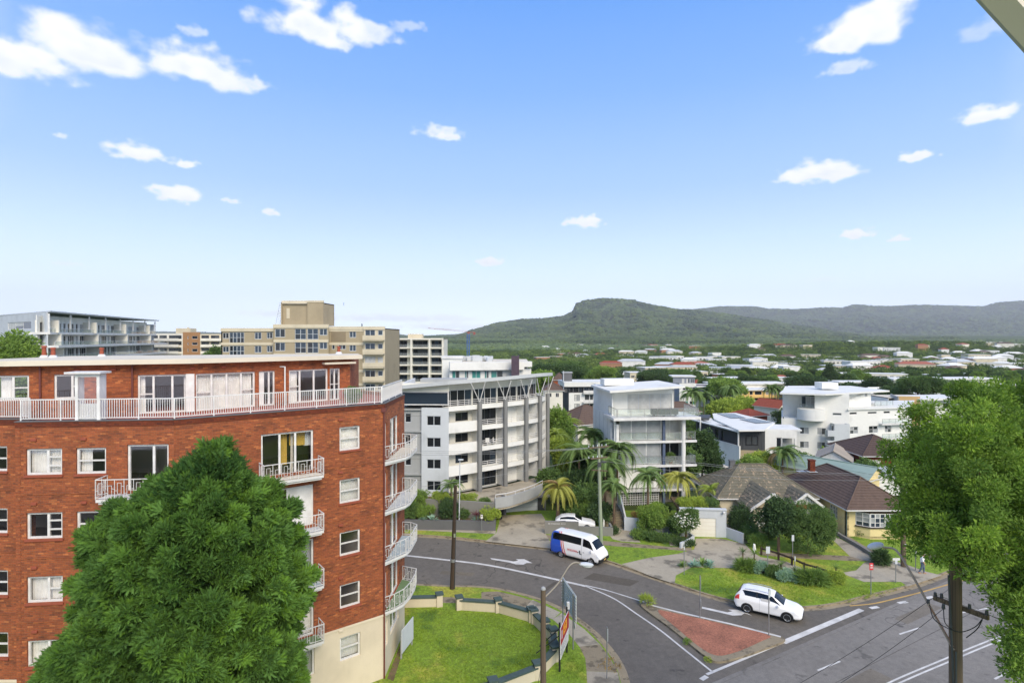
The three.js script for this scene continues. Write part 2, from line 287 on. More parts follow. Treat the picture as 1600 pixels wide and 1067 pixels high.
const K1 = smooth([[-75, -66], ...gpl([[560, 830], [652, 838], [700, 841], [760, 847.5], [800, 852], [870, 861], [930, 873], [950, 879], [1000, 896], [1055, 915], [1100, 930], [1150, 943], [1200, 950], [1260, 952], [1310, 946], [1350, 936], [1400, 924], [1440, 913]], 0), [45.5, -53.7], [63, -63.6], [67, -66]], 3);
const K2 = smooth([[-75, -49.5], [-30, -48], ...gpl([[560, 914], [650, 916.5], [705, 919], [740, 919.5], [775, 923], [812, 931], [850, 943], [880, 957.5], [915, 982], [940, 1006], [958, 1029], [969, 1050], [974, 1067]], 0), [6.55, -32.6], [5.6, -30.6], [3.2, -28.6], [-4, -24.5], [-30, -9.6]], 3);
const farVerge = [...K1, [67, -67.2], [-75, -67.2]];
const nearVerge = [...K2, [-75, -9.6]];
struct('verge_grass', slab(farVerge, 0.12, -0.1), C.grass);
struct('corner_grass', slab(nearVerge, 0.12, -0.1), C.grass);
struct('roadside_ground', slab([ML(-60, 13.1), ML(60, 13.1), [95, 5], [60, 24], [-40, 24]], 0.12, -0.1), C.grass);
for (const [l, s] of [[K1, 1], [K2, -1]]) {
  struct('kerb', s > 0 ? strip(l, -0.012, 0.16, 0.126, -0.05) : strip(l, 0.012, -0.16, 0.126, -0.05), C.kerb);
  struct('gutter', strip(l, -0.42 * s, -0.012 * s, 0.009), C.kerb);
}
// footpaths and drives of the far side
const sheet = (name, pts, mat = C.concrete, y = 0.126) => struct(name, slab(gpl(pts, y), y), mat);
sheet('footpath', [[560, 820], [652, 823], [775, 829.5], [774, 835], [652, 829], [560, 826]]);
sheet('driveway', [[782, 806], [846, 803], [852, 812], [853, 836], [868, 858.5], [800, 851], [758, 846.5], [775, 834], [779, 822]], C.concrete, 0.131);
sheet('footpath', [[853, 836], [905, 842], [970, 848], [1046, 855], [1082, 856.5], [1080, 862], [1040, 859], [960, 854], [905, 848], [857, 843]], C.concreteOld);
sheet('path', [[945, 819], [963, 824], [984, 827], [1002, 848.5], [972, 846.5], [958, 843], [946, 829]], C.concrete, 0.13);
sheet('path', [[1042, 838], [1062, 841], [1066, 848], [1079, 855], [1048, 853]], C.concrete, 0.13);
sheet('driveway', [[1088, 842], [1128, 842], [1166, 851], [1178, 864], [1190, 871], [1230, 878], [1266, 893], [1290, 905], [1286, 912], [1262, 908], [1200, 897], [1150, 888.5], [1128, 888], [1082, 887], [1057, 900], [1055, 913], [1020, 902], [972, 882], [1016, 872], [1060, 866], [1086, 859]], C.concrete, 0.131);
sheet('footpath', [[1190, 868], [1246, 873], [1330, 877], [1372, 878], [1376, 873], [1320, 869], [1250, 866], [1186, 862]], C.concreteOld);
sheet('driveway', [[1352, 880], [1378, 873], [1410, 880], [1450, 894], [1474, 900], [1440, 911], [1421, 917], [1410, 910], [1392, 910], [1352, 910], [1316, 896], [1340, 892]], C.concrete, 0.131);
sheet('driveway_track', [[1297, 838], [1304, 837], [1335, 853], [1376, 873], [1356, 877], [1330, 870]], C.concrete, 0.128);
sheet('driveway_track', [[1316, 836], [1324, 836], [1352, 853], [1390, 870], [1378, 871], [1345, 855]], C.concreteOld, 0.128);
sheet('footpath', [[1440, 872], [1500, 880], [1540, 872], [1540, 862], [1480, 866], [1440, 862]], C.concreteOld);
// near corner: concrete footpath that follows the kerb
{
  const edge = smooth(gpl([[608, 929], [700, 930], [770, 932]]), 5);
  struct('footpath', slab([...gpl([[560, 936], [640, 934], [700, 934], [750, 936], [800, 941], [848, 950], [862, 956], [818, 951], [770, 944], [690, 943], [600, 944]], 0.126)], 0.126), C.concreteOld);
  struct('footpath', slab(gpl([[752, 926], [778, 925], [812, 933], [846, 944], [862, 956], [800, 941], [752, 936]], 0.128), 0.128), C.concreteOld);
  struct('footpath_slab', slab(gpl([[832, 938], [876, 958], [864, 969], [820, 951]], 0.131), 0.131), C.concrete);
  const kk = gpl([[878, 959], [913, 984], [938, 1008], [955, 1031], [966, 1052], [970, 1069], [971, 1090]], 0.127), inn = gpl([[864, 969], [888, 990], [906, 1012], [915, 1030], [917, 1050], [918, 1069], [917, 1090]], 0.127);
  for (let i = 0; i < 3; i++) struct('footpath', slab([...kk.slice(i * 2, i * 2 + 3), ...inn.slice(i * 2, i * 2 + 3).reverse()].map(([x, z]) => [x, z + i * 0.012]), 0.127 + 0.002 * (i % 2)), i === 1 ? C.concreteOld : C.concrete);
}
sheet('garden_soil', [[604, 1062], [612, 1040], [628, 1000], [634, 985], [638, 990], [632, 1010], [622, 1040], [614, 1066]], C.soil, 0.127);

// ---- traffic island
{
  const out = smooth([...gpl([[1002, 946.5], [1010, 944.5], [1060, 957], [1142, 975.5], [1222, 996], [1229, 1001], [1190, 1018], [1150, 1031], [1122, 1036], [1109, 1031], [1050, 984], [1004, 950], [1002, 946.5]], 0.1)], 3);
  struct('traffic_island', slab(out, 0.14, -0.05), C.concreteOld);
  struct('island_paving', slab(smooth(gpl([[1030, 953.5], [1060, 960], [1142, 978.5], [1206, 995], [1192, 1003], [1150, 1021], [1124, 1026], [1106, 1020], [1052, 977], [1030, 958], [1030, 953.5]], 0.144), 3), 0.146), C.red);
  struct('island_edge_paint', slab([...gpl([[1010, 943.6], [1060, 956.2], [1142, 974.8], [1222, 995.2], [1222, 997.4], [1142, 976.9], [1060, 958.2], [1010, 945.4]], 0.144)], 0.1441), C.paint);
}
// ---- markings
const mark = (name, pts, mat = C.paint, y = 0.006) => { const o = struct(name, slab(gpl(pts, 0), y), mat); return o; };
const line = (pts, w, y = 0.006, mat = C.paint) => struct('road_marking', strip(pts, -w / 2, w / 2, y), mat);
line(smooth([[-30, -53], ...gpl([[560, 862.5], [640, 869.5], [700, 876], [760, 883.5], [850, 902], [916, 917]], 0)], 5), 0.3);
line(smooth(gpl([[915, 916.5], [960, 936.5], [995, 960], [1032.5, 986], [1070, 1016], [1115, 1052]], 0), 5), 0.14);
line(smooth(gpl([[915, 915.5], [945, 922.5], [980, 933], [1008, 942]], 0), 5), 0.13);
line([ML(-0.35, 0), ML(7, 0)], 0.2); line([ML(7, 0.02), ML(16.4, 0.02)], 0.42);
{ // turn arrows
  const arrow = (tail, dir, l, flip) => { const [cx, cz] = tail, ux = dir[0], uz = dir[1], vx = -uz * flip, vz = ux * flip, q = (a, b) => [cx + ux * a + vx * b, cz + uz * a + vz * b];
    return struct('turn_arrow', slab([q(0, -0.1), q(0, 0.1), q(l * 0.5, 0.1), ...[0, 0.25, 0.5, 0.75, 1].map((k) => q(l * (0.5 + 0.17 * Math.sin(k * 1.57)), 0.1 + l * 0.12 * (1 - Math.cos(k * 1.57)))), q(l * 0.55, l * 0.22), q(l * 0.8, l * 0.42), q(l, l * 0.2), q(l * 0.86, l * 0.22), ...[0, 0.25, 0.5, 0.75, 1].map((k) => q(l * (0.86 - 0.36 * (1 - Math.cos(k * 1.57)) * 0.7), l * 0.2 - (0.1 + l * 0.2) * Math.sin(k * 1.57) * 0.98))], 0.006), C.paint); };
  mark('turn_arrow', [[766, 872.6], [768, 874.9], [797, 880], [806, 882.6], [818, 883], [823, 880.4], [832, 880.6], [819, 874.4], [806, 874.6], [810, 876.6], [802, 878.2], [795, 876.6]]);
  mark('turn_arrow', [[1098, 949], [1098, 952], [1132, 959.6], [1146, 963], [1160, 962.6], [1165, 959.4], [1177, 963.6], [1166, 957.4], [1158, 954], [1139, 953.6], [1146, 956.2], [1138, 958]]);
}
for (const [a, b] of [[[1280, 1049.5], [1315, 1035]], [[1408, 992.5], [1439, 982.5]], [[1498, 960], [1550, 951]], [[1558, 1063], [1590, 1047]]]) line([G(...a, 0), G(...b, 0)], 0.13, 0.009);
line([G(1097, 1064, 0), G(1106, 1058.5, 0)], 0.3, 0.009);
for (const [a, b] of [[[1362, 951.5], [1375, 949.5]], [[1406, 943.5], [1420, 941.5]], [[1448, 936], [1461, 933.5]]]) line([G(...a, 0), G(...b, 0)], 0.32, 0.009);
for (const o of [0, 0.3]) { const c = smooth(gpl([[1330, 1100], [1400, 1065], [1480, 1031], [1530, 1010], [1580, 991], [1640, 972]], 0), 6).map(([x, z]) => [x + DM[1] * o, z + DM[0] * o]); line(c, 0.12, 0.009); }
line(smooth(gpl([[1330, 948], [1366, 944.5], [1400, 937], [1440, 927], [1484, 914.5], [1540, 899]], 0), 4), 0.14, 0.012, C.yellow);
line([ML(-60, 1.05), ML(60, 1.05)], 0.05, 0.009, MAT(0x8a8884, { map: T.concrete }));
line([ML(-60, 4.4), ML(60, 4.4)], 0.05, 0.009, MAT(0x6f6c69, { map: T.concrete }));

// trenches and patches mended in the road
{ const m1 = MAT(0x716a5e, { map: again(T.asphalt, 20), bumpMap: again(T.bump, 0.5), bumpScale: 0.004 }), m2 = MAT(0x8b8374, { map: again(T.asphalt, 23), bumpMap: again(T.bump, 0.5), bumpScale: 0.004 });
  for (const [p, m] of [[[[928, 896], [1000, 909], [985, 917], [912, 905]], m1], [[[690, 893], [742, 896], [738, 901], [686, 898]], m2], [[[846, 924], [866, 910], [872, 911], [853, 926]], m1]]) struct('road_patch', slab(gpl(p, 0), 0.0045), m);
  for (const [t0, t1, s0, s1] of [[2, 9, 4.6, 5.9], [17, 22, 2.0, 2.9]]) struct('road_patch', slab([ML(t0, s0), ML(t1, s0), ML(t1, s1), ML(t0, s1)], 0.0075), MAT(0x938c80, { map: again(T.asphalt, 18), bumpMap: again(T.bump, 0.5), bumpScale: 0.004 })); }
// ------------------------------------------------------------------ vegetation builders
const LEAF = (c, t = 0.3) => new THREE.MeshPhysicalMaterial({ color: c, roughness: 0.75, transmission: t, thickness: 0, side: THREE.DoubleSide, specularIntensity: 0.4 });
const leafMat = { fig: LEAF(0x769542, 0.35), cypress: LEAF(0x587d44, 0.18), dark: LEAF(0x49623c, 0.25), mid: LEAF(0x648048, 0.3), light: LEAF(0x84a04e, 0.35), lime: LEAF(0xa0b34e, 0.35), palm: LEAF(0x728c4c, 0.25), palmGold: LEAF(0xa9aa50, 0.25), agave: LEAF(0x8fae98, 0.1), strap: LEAF(0x75914a, 0.2), dry: LEAF(0xa58c5c, 0.2), flower: MAT(0xf3f1e6), maroon: LEAF(0x6b3038, 0.2) };
const farMat = { wood: MAT(0x56684a, { roughness: 1 }), range: MAT(0x43543d, { roughness: 1 }) };
// a cluster of n leaves, each a folded blade l long and w wide, through a unit-ish ball of radius r
function clump(n, l, w, r, seed, { up = 0.3, out = 0.7, fill = 0.35 } = {}) {
  const q = rng(seed), pos = [];
  for (let i = 0; i < n; i++) {
    const d = V3(q() * 2 - 1, q() * 2 - 1, q() * 2 - 1); if (d.lengthSq() < 0.01) d.y = 1; d.normalize();
    const p = d.clone().multiplyScalar(r * Math.pow(lerp(fill, 1, q()), 0.8));
    const ax = d.clone().multiplyScalar(out).add(V3(q() - 0.5, q() - 0.5 + up, q() - 0.5)).normalize();
    const s = V3(q() - 0.5, q() - 0.5, q() - 0.5).cross(ax).normalize(), nn = s.clone().cross(ax);
    const L = l * (0.7 + 0.6 * q()), Wd = w * (0.7 + 0.6 * q()), m = p.clone().addScaledVector(ax, L * 0.5).addScaledVector(nn, -Wd * 0.15), t = p.clone().addScaledVector(ax, L).addScaledVector(nn, -L * 0.12);
    const a = m.clone().addScaledVector(s, Wd / 2).addScaledVector(nn, Wd * 0.2), b = m.clone().addScaledVector(s, -Wd / 2).addScaledVector(nn, Wd * 0.2);
    for (const v of [p, a, m, a, t, m, p, m, b, b, m, t]) pos.push(v.x, v.y, v.z);
  }
  const g = new THREE.BufferGeometry(); g.setAttribute('position', new THREE.Float32BufferAttribute(pos, 3)); g.computeVertexNormals(); return g;
}
const CL = {
  fig: [1, 2, 3].map((k) => clump(54, 0.11, 0.048, 0.27, 100 + k, { up: 0.35, out: 0.8 })),
  broad: [1, 2, 3].map((k) => clump(44, 0.3, 0.16, 0.5, 110 + k)),
  fine: [1, 2].map((k) => clump(60, 0.12, 0.06, 0.26, 120 + k)),
  far: [1, 2, 3].map((k) => clump(150, 1.0, 0.75, 3.4, 130 + k, { fill: 0.72, up: 0.25 })),
  strap: [1, 2].map((k) => clump(40, 0.6, 0.05, 0.12, 140 + k, { up: 0.9, out: 0.8 })),
};
const lump = [1, 2, 3].map((k) => { const g = new THREE.IcosahedronGeometry(1, 3), p = g.attributes.position; for (let i = 0; i < p.count; i++) { const v = V3().fromBufferAttribute(p, i), s = 1 + 0.55 * fbm3(v.x * 1.6 + k * 9, v.y * 1.6, v.z * 1.6, 3); p.setXYZ(i, v.x * s, v.y * s * 0.8, v.z * s); } g.computeVertexNormals(); return g; });
const M4 = new THREE.Matrix4(), Q4 = new THREE.Quaternion(), S4 = V3(), P4 = V3();
// copies: list of [x, y, z, scale, tone(0..1), direction?]
function scatter(name, geo, mat, list, parent, tint = 0.25, q = R) {
  const m = new THREE.InstancedMesh(geo, mat, list.length); m.name = parent === scene ? numbered(name) : name; m.castShadow = m.receiveShadow = true;
  const col = new THREE.Color(), up = V3(0, 1, 0);
  list.forEach(([x, y, z, s, t = q(), dir], i) => {
    if (dir) { Q4.setFromUnitVectors(up, dir); const tw = new THREE.Quaternion().setFromAxisAngle(up, q() * 6.283); Q4.multiply(tw); } else Q4.setFromEuler(new THREE.Euler((q() - 0.5) * 0.7, q() * 6.283, (q() - 0.5) * 0.7));
    m.setMatrixAt(i, M4.compose(P4.set(x, y, z), Q4, Array.isArray(s) ? S4.set(...s) : S4.setScalar(s)));
    m.setColorAt(i, col.setRGB(1 - tint + 2 * tint * t, 1 - tint * 0.8 + 1.6 * tint * t, 1 - tint + 1.3 * tint * t * q()));
  });
  parent.add(m); return m;
}
// crown from lobes [x, y, z, rx, ry, rz]: leaf clusters over and just under the surface of every lobe
function crown(parent, lobes, { geo = CL.broad, mat = leafMat.mid, per = 9, s = 1, tint = 0.22, seed = 1, name = 'crown', droop = 0 } = {}) {
  const q = rng(seed), lists = [[]];
  for (const [cx, cy, cz, rx, ry = rx, rz = rx] of lobes) {
    const n = Math.ceil(per * (rx * ry + ry * rz + rx * rz)), tone = q();
    for (let i = 0; i < n; i++) {
      const d = V3(q() * 2 - 1, q() * 2 - 1, q() * 2 - 1).normalize(); if (d.y < -0.5 && q() < 0.5) continue;
      const nz = 1 + 0.28 * fbm3(d.x * 2.3 + cx, d.y * 2.3 + cy, d.z * 2.3 + cz, 3), k = nz * (q() < 0.72 ? rr(0.86, 1.06, q) : rr(0.5, 0.86, q));
      lists[0].push([cx + d.x * rx * k, cy + d.y * ry * k, cz + d.z * rz * k, s * rr(0.7, 1.25, q), clamp(tone * 0.5 + q() * 0.6, 0, 1), d.clone().add(V3(0, 0.5 - droop, 0)).normalize()]);
    }
  }
  return stuff(scatter(name, geo[seed % geo.length], mat, lists[0], parent, tint, q));
}
function limbs(parent, h, r, tips, mat = C.bark) {
  const gs = [rod([0, -0.3, 0], [0, h * 0.5, 0], r * 1.15, r * 0.75, 9)];
  for (const [x, y, z] of tips) { const b = h * rr(0.25, 0.5); gs.push(tube([[0, b, 0], [x * 0.35, lerp(b, y, 0.55), z * 0.35], [x, y, z]], r * 0.32, 8, 5)); }
  return obj('trunk', gs, mat, parent);
}
// a broad tree: height h, crown radius r
function tree(label, x, z, h, r, o = {}) {
  const q = rng(o.seed ?? ((x * 131 + z * 71) | 0) + 9000), y0 = o.y ?? gy(x, z);
  const t = thing(o.name ?? 'tree', label, o.cat ?? 'tree', [x, y0, z], 0, o.group), lobes = [], n = o.lobes ?? 13, ch = o.ch ?? h * 0.62;
  for (let i = 0; i < n; i++) { const a = i / n * 6.283 + q(), k = r * rr(0.2, 0.72, q); lobes.push([Math.cos(a) * k, h - ch * rr(0.2, 0.78, q), Math.sin(a) * k, r * rr(0.28, 0.46, q), ch * rr(0.15, 0.27, q), r * rr(0.28, 0.46, q)]); }
  lobes.push([0, h - ch * 0.26, 0, r * 0.55, ch * 0.26, r * 0.55]);
  limbs(t, h, o.tr ?? Math.max(0.12, r * 0.07), lobes.map((l) => [l[0], l[1], l[2]]));
  const big = r > 2.4;
  crown(t, lobes, { geo: o.geo ?? CL.broad, mat: o.mat ?? leafMat.mid, per: o.per ?? (big ? 7 : 11), s: o.s ?? (big ? 1.25 : 0.9), seed: (q() * 1e6) | 0, tint: o.tint ?? 0.22 });
  return t;
}
function bush(label, x, z, w, h, o = {}) {
  const q = rng(((x * 37 + z * 91) | 0) + 333), t = thing(o.name ?? 'bush', label, o.cat ?? 'bush', [x, o.y ?? gy(x, z) + 0.02, z], 0, o.group), lobes = [[0, h * 0.5, 0, w * 0.42, h * 0.5, (o.d ?? w) * 0.42]];
  for (let i = 0; i < (o.lobes ?? 5); i++) { const a = q() * 6.283; lobes.push([Math.cos(a) * w * 0.28, h * rr(0.4, 0.68, q), Math.sin(a) * (o.d ?? w) * 0.28, w * 0.24, h * 0.28, (o.d ?? w) * 0.24]); }
  obj('stem', [rod([0, -0.1, 0], [0, h * 0.5, 0], 0.05, 0.03, 6), rod([0.03, 0, 0], [w * 0.15, h * 0.55, 0.05], 0.03, 0.02, 5)], C.bark, t);
  crown(t, lobes, { geo: o.geo ?? CL.fine, mat: o.mat ?? leafMat.mid, per: o.per ?? 22, s: o.s ?? 1, seed: (q() * 1e6) | 0, name: 'foliage', tint: o.tint ?? 0.2 });
  if (o.flowers) scatter('flower', new THREE.IcosahedronGeometry(0.07, 1), o.fm ?? leafMat.flower, Array.from({ length: o.flowers }, () => { const d = V3(q() - 0.5, q() * 0.6, q() * 0.6).normalize(); return [d.x * w * 0.47, h * 0.55 + d.y * h * 0.5, d.z * w * 0.47, rr(0.8, 1.5, q), 0.5]; }), t, 0.05, q).userData.kind = 'stuff';
  return t;
}
function frondGeo(l, droop, w, n, seed) {                   // rachis with two rows of leaflets along an arching spine (towards +x)
  const q = rng(seed), pos = [], c = new THREE.CatmullRomCurve3([V3(0, 0, 0), V3(l * 0.33, l * 0.3, 0), V3(l * 0.7, l * 0.26 - droop * 0.3, 0), V3(l, l * 0.02 - droop, 0)]);
  const tri = (...v) => v.forEach((p) => pos.push(p.x, p.y, p.z));
  for (let i = 2; i < n; i++) {
    const t = i / n, p = c.getPoint(t), tg = c.getTangent(t), L = w * Math.sin(Math.PI * Math.pow(t, 0.7)) * 0.9 + 0.12;
    for (const sd of [-1, 1]) { const e = p.clone().add(V3(tg.x * L * 0.45, tg.y * L * 0.45 - L * (0.42 + 0.25 * q()), sd * L)), h = tg.clone().multiplyScalar(0.022 + 0.01 * l), m = p.clone().lerp(e, 0.5).add(V3(0, L * 0.12, 0)); tri(p.clone().sub(h), p.clone().add(h), m, p.clone().sub(h), m, e); }
  }
  for (let i = 0; i < 10; i++) { const a = c.getPoint(i / 10), b = c.getPoint((i + 1) / 10), u = V3(0, 0, 0.03 * (1 - i / 14)); tri(a.clone().sub(u), a.clone().add(u), b, b.clone().add(u), b.clone().sub(u), a); }
  const g = new THREE.BufferGeometry(); g.setAttribute('position', new THREE.Float32BufferAttribute(pos, 3)); g.computeVertexNormals(); return g;
}
const FROND = { long: [frondGeo(2.3, 1.2, 0.5, 44, 1), frondGeo(2.2, 0.7, 0.46, 44, 2)], short: [frondGeo(1.6, 0.6, 0.32, 22, 3), frondGeo(1.5, 0.2, 0.3, 22, 4)] };
function palm(label, x, z, h, o = {}) {
  const q = rng(((x * 17 + z * 53) | 0) + 71), t = thing('palm_tree', label, 'palm', [x, o.y ?? gy(x, z), z], 0, o.group), n = Math.round((o.n ?? 16) * 1.35), s = o.s ?? 1, pr = [];
  for (let i = 0; i <= 14; i++) { const k = i / 14; pr.push(new THREE.Vector2((lerp(o.r ?? 0.17, 0.1, k)) * (1 + (i % 2) * 0.06) * (k < 0.1 ? 1.3 : 1), k * h)); }
  obj('trunk', [new THREE.LatheGeometry(pr, 9)], o.bark ?? C.bark, t);
  obj('crownshaft', [rod([0, h - 0.1, 0], [0, h + 0.5 * s, 0], 0.12, 0.07, 8)], leafMat.strap, t);
  for (let i = 0; i < n; i++) { const f = obj('frond', FROND[o.kind ?? 'long'][i % 2], i % 5 === 4 && o.mat2 ? o.mat2 : o.mat ?? leafMat.palm, t); f.position.set(0, h + 0.25 * s, 0); f.rotation.set(0, i * 2.4 + q() * 0.4, rr(-0.5, 0.75, q), 'YZX'); f.scale.setScalar(s * rr(0.85, 1.15, q)); }
  return t;
}
function bladeGeo(l, w, bend) { const n = 5, pos = []; for (let i = 0; i < n; i++) { const P = (k) => { const t = k / n; return [l * t * Math.cos(bend * t), l * t * Math.sin(0.9) - l * bend * t * t * 0.5, w * Math.sin(Math.PI * (0.18 + 0.82 * t)) * (k === n ? 0 : 1)]; }, a = P(i), b = P(i + 1); const v = (p, s, d = 0) => pos.push(p[0], p[1] + d, p[2] * s); v(a, 1, 0.02); v(b, 1, 0.02); v(a, 0); v(b, 1, 0.02); v(b, 0); v(a, 0); v(a, 0); v(b, 0); v(a, -1, 0.02); v(b, 0); v(b, -1, 0.02); v(a, -1, 0.02); } const g = new THREE.BufferGeometry(); g.setAttribute('position', new THREE.Float32BufferAttribute(pos, 3)); g.computeVertexNormals(); return g; }
const BLADE = { agave: bladeGeo(0.62, 0.085, 0.5), yucca: bladeGeo(0.6, 0.03, 0.35), cycad: bladeGeo(0.9, 0.06, 1.0) };
// a rosette of blades, on a stem of height h
function rosette(name, label, cat, x, z, kind, n, s, o = {}) {
  const q = rng(((x * 191 + z * 77) | 0) + 5), t = thing(name, label, cat, [x, o.y ?? gy(x, z) + 0.02, z], 0, o.group), h = o.h ?? 0;
  if (h) obj('stem', [rod([0, -0.05, 0], [0, h, 0], 0.07, 0.055, 7)], C.bark, t);
  for (let i = 0; i < n; i++) { const f = obj('leaf', BLADE[kind], o.mat ?? leafMat.agave, t); f.position.y = h; f.rotation.set(0, i * 2.4, rr(-0.55, 0.65, q) - (h ? 0.25 : 0), 'YZX'); f.scale.setScalar(s * rr(0.75, 1.1, q)); }
  if (o.spike) { obj('flower_spike', [rod([0, h, 0], [0, h + 0.7, 0], 0.03, 0.02, 6), ...Array.from({ length: 26 }, (_, i) => new THREE.IcosahedronGeometry(0.055, 0).translate(Math.cos(i * 2.4) * 0.11 * (1 - i / 40), h + 0.35 + i * 0.02, Math.sin(i * 2.4) * 0.11 * (1 - i / 40)))], leafMat.flower, t); }
  return t;
}

// ------------------------------------------------------------------ the range and the wooded plain
const rangeLists = [[], [], []];
function ridge(name, line, d0, dc, base, { cliff = 0.2, seed = 1, cell = 14, rough = 1, cover = 1 } = {}) {
  // line: skyline surveyed as [px, py]; d0 foot, dc crest
  const q = rng(seed), crest = (px) => { let k = 0; while (k < line.length - 2 && px > line[k + 1][0]) k++; const [a, b] = [line[k], line[k + 1]]; return lerp(a[1], b[1], sst(px, a[0], b[0]) * 0.5 + 0.5 * clamp((px - a[0]) / (b[0] - a[0]), 0, 1)); };
  const p0 = line[0][0], p1 = line[line.length - 1][0];
  const hAt = (px, s) => {
    const d = lerp(d0, dc, s), hc = Hy(crest(px), dc), x = Wx(px, d), b = base, e = Math.max(0, hc - b);
    const prof = s < 1 ? (1 - cliff) * Math.pow(clamp(s / 0.93, 0, 1), 1.35) + cliff * sst(s, 0.9, 0.985) : 1 - (s - 1) * 1.2;
    const spur = (0.5 - Math.abs(fbm3(x / 420 + seed, d / 1500, seed, 4))) * Math.sin(Math.PI * clamp(s, 0, 1)) * e * 0.42 * rough + fbm3(x / 160, d / 200, seed, 3) * e * 0.07 * Math.sin(Math.PI * clamp(s, 0, 1));
    return [x, b - 12 * (1 - clamp(s * 8, 0, 1)) + e * prof + spur - e * 0.12 * rough * Math.sin(Math.PI * clamp(s, 0, 1)), -d];
  };
  const nx = Math.ceil((p1 - p0) / 2.5), ns = 90, pos = [], uv = [], idx = [];
  for (let j = 0; j <= ns; j++) for (let i = 0; i <= nx; i++) { const p = hAt(lerp(p0, p1, i / nx), j / ns * 1.1); pos.push(...p); uv.push(p[0], p[2]); }
  for (let j = 0; j < ns; j++) for (let i = 0; i < nx; i++) { const a = j * (nx + 1) + i, b = a + nx + 1; idx.push(a, a + 1, b, a + 1, b + 1, b); }
  const g = new THREE.BufferGeometry(); g.setAttribute('position', new THREE.Float32BufferAttribute(pos, 3)); g.setAttribute('uv', new THREE.Float32BufferAttribute(uv, 2)); g.setIndex(idx); g.computeVertexNormals();
  struct(name, g, MAT(0x4c5940, { map: again(T.grass, 300), roughness: 1 }));
  const area = (p1 - p0) / F * (d0 + dc) / 2 * (dc - d0), n = Math.min(80000, cover * area / (cell * cell));
  for (let i = 0; i < n; i++) { const s = Math.sqrt(lerp((d0 / dc) ** 2, 1.02, q())), ss = (s * dc - d0) / (dc - d0), p = hAt(rr(p0, p1, q), ss); rangeLists[(q() * 3) | 0].push([p[0], p[1] + cell * 0.15, p[2], [cell * rr(0.45, 0.85, q), cell * rr(0.4, 0.95, q), cell * rr(0.45, 0.85, q)], clamp(0.45 + 1.3 * fbm3(p[0] / 170, p[2] / 170, 2, 3) + (q() - 0.5) * 0.7, 0, 1)]); }
}
ridge('mountain_range', [[-700, 505], [-300, 512], [0, 517], [240, 520], [316, 521], [420, 526], [560, 520], [601, 522], [650, 527], [720, 524], [760, 514], [781, 505], [820, 500.5], [845, 500], [880, 496], [905, 491], [990, 489], [1050, 487], [1080, 485], [1120, 481.4], [1140, 480.6], [1178, 481], [1206, 484.7], [1250, 484.7], [1300, 482], [1315, 483], [1337, 478], [1381, 480.6], [1444, 478.4], [1537, 480.6], [1556, 475], [1600, 472], [1800, 462], [2300, 455]], 6000, 9300, 20, { cliff: 0.25, seed: 3, cell: 30, rough: 1.6 });
ridge('mountain', [[640, 552], [690, 538], [720, 524], [740, 517], [781, 506], [820, 501], [850, 500], [880, 496.5], [895, 489], [902, 476], [916, 471.5], [940, 469], [970, 469.4], [988, 471], [1003, 476], [1030, 480.5], [1057, 486], [1090, 487.5], [1130, 492], [1180, 500], [1250, 511], [1330, 523], [1420, 536], [1500, 548]], 2700, 4900, 8, { cliff: 0.2, seed: 11, cell: 21, rough: 2.1 });
ridge('hill', [[560, 549], [640, 546], [700, 541], [760, 536], [830, 533], [900, 530], [960, 527], [1040, 527], [1120, 530], [1200, 533], [1290, 537], [1380, 545]], 1900, 2900, 2, { cliff: 0.05, seed: 23, cell: 11, rough: 0.5 });
rangeLists.forEach((l, k) => stuff(tag(scatter('range_forest', lump[k], farMat.range, l, scene, 0.75, rng(60 + k)), 'dark green forest covering the distant mountain and the range behind it', 'forest')));
// ------------------------------------------------------------------ walls, windows, balconies
function frame(a, b) {                                      // a wall seen from outside, from its left end to its right end; ends as [metres right, metres away]
  const A = [a[0], -a[1]], dx = b[0] - a[0], dz = -b[1] + a[1], L = Math.hypot(dx, dz), e = [dx / L, dz / L], n = [-e[1], e[0]];
  return {
    A, e, n, L, ang: Math.atan2(-e[1], e[0]),
    u(px) { const k = (px - 800) / F; return (-k * A[1] - A[0]) / (e[0] + k * e[1]); },
    d(u) { return -(A[1] + e[1] * u); },
    y(px, py) { return Hy(py, this.d(this.u(px))); },
    at(u, w = 0) { return [A[0] + e[0] * u + n[0] * w, A[1] + e[1] * u + n[1] * w]; },
  };
}
function put(o, fr, u, v, w = 0, parent = o.parent) {       // set a part on a wall: u along, v up (world height), w outwards
  const [x, z] = fr.at(u, w); let root = parent; let ox = 0, oy = 0, oz = 0; while (root && root !== scene) { ox += root.position.x; oy += root.position.y; oz += root.position.z; root = root.parent; }
  o.position.set(x - ox, v - oy, z - oz); o.rotation.y = fr.ang; return o;
}
function holed(L, H, holes = [], t = 0.25) {
  const s = new THREE.Shape([[0, 0], [L, 0], [L, H], [0, H]].map((p) => new THREE.Vector2(...p)));
  for (const [a, b, c, d] of holes) s.holes.push(new THREE.Path([[a, b], [a, d], [c, d], [c, b]].map((p) => new THREE.Vector2(...p))));
  return new THREE.ExtrudeGeometry(s, { depth: t, bevelEnabled: false }).translate(0, 0, -t);
}
const gcache = new Map();
const cached = (k, f) => { if (!gcache.has(k)) gcache.set(k, f()); return gcache.get(k); };
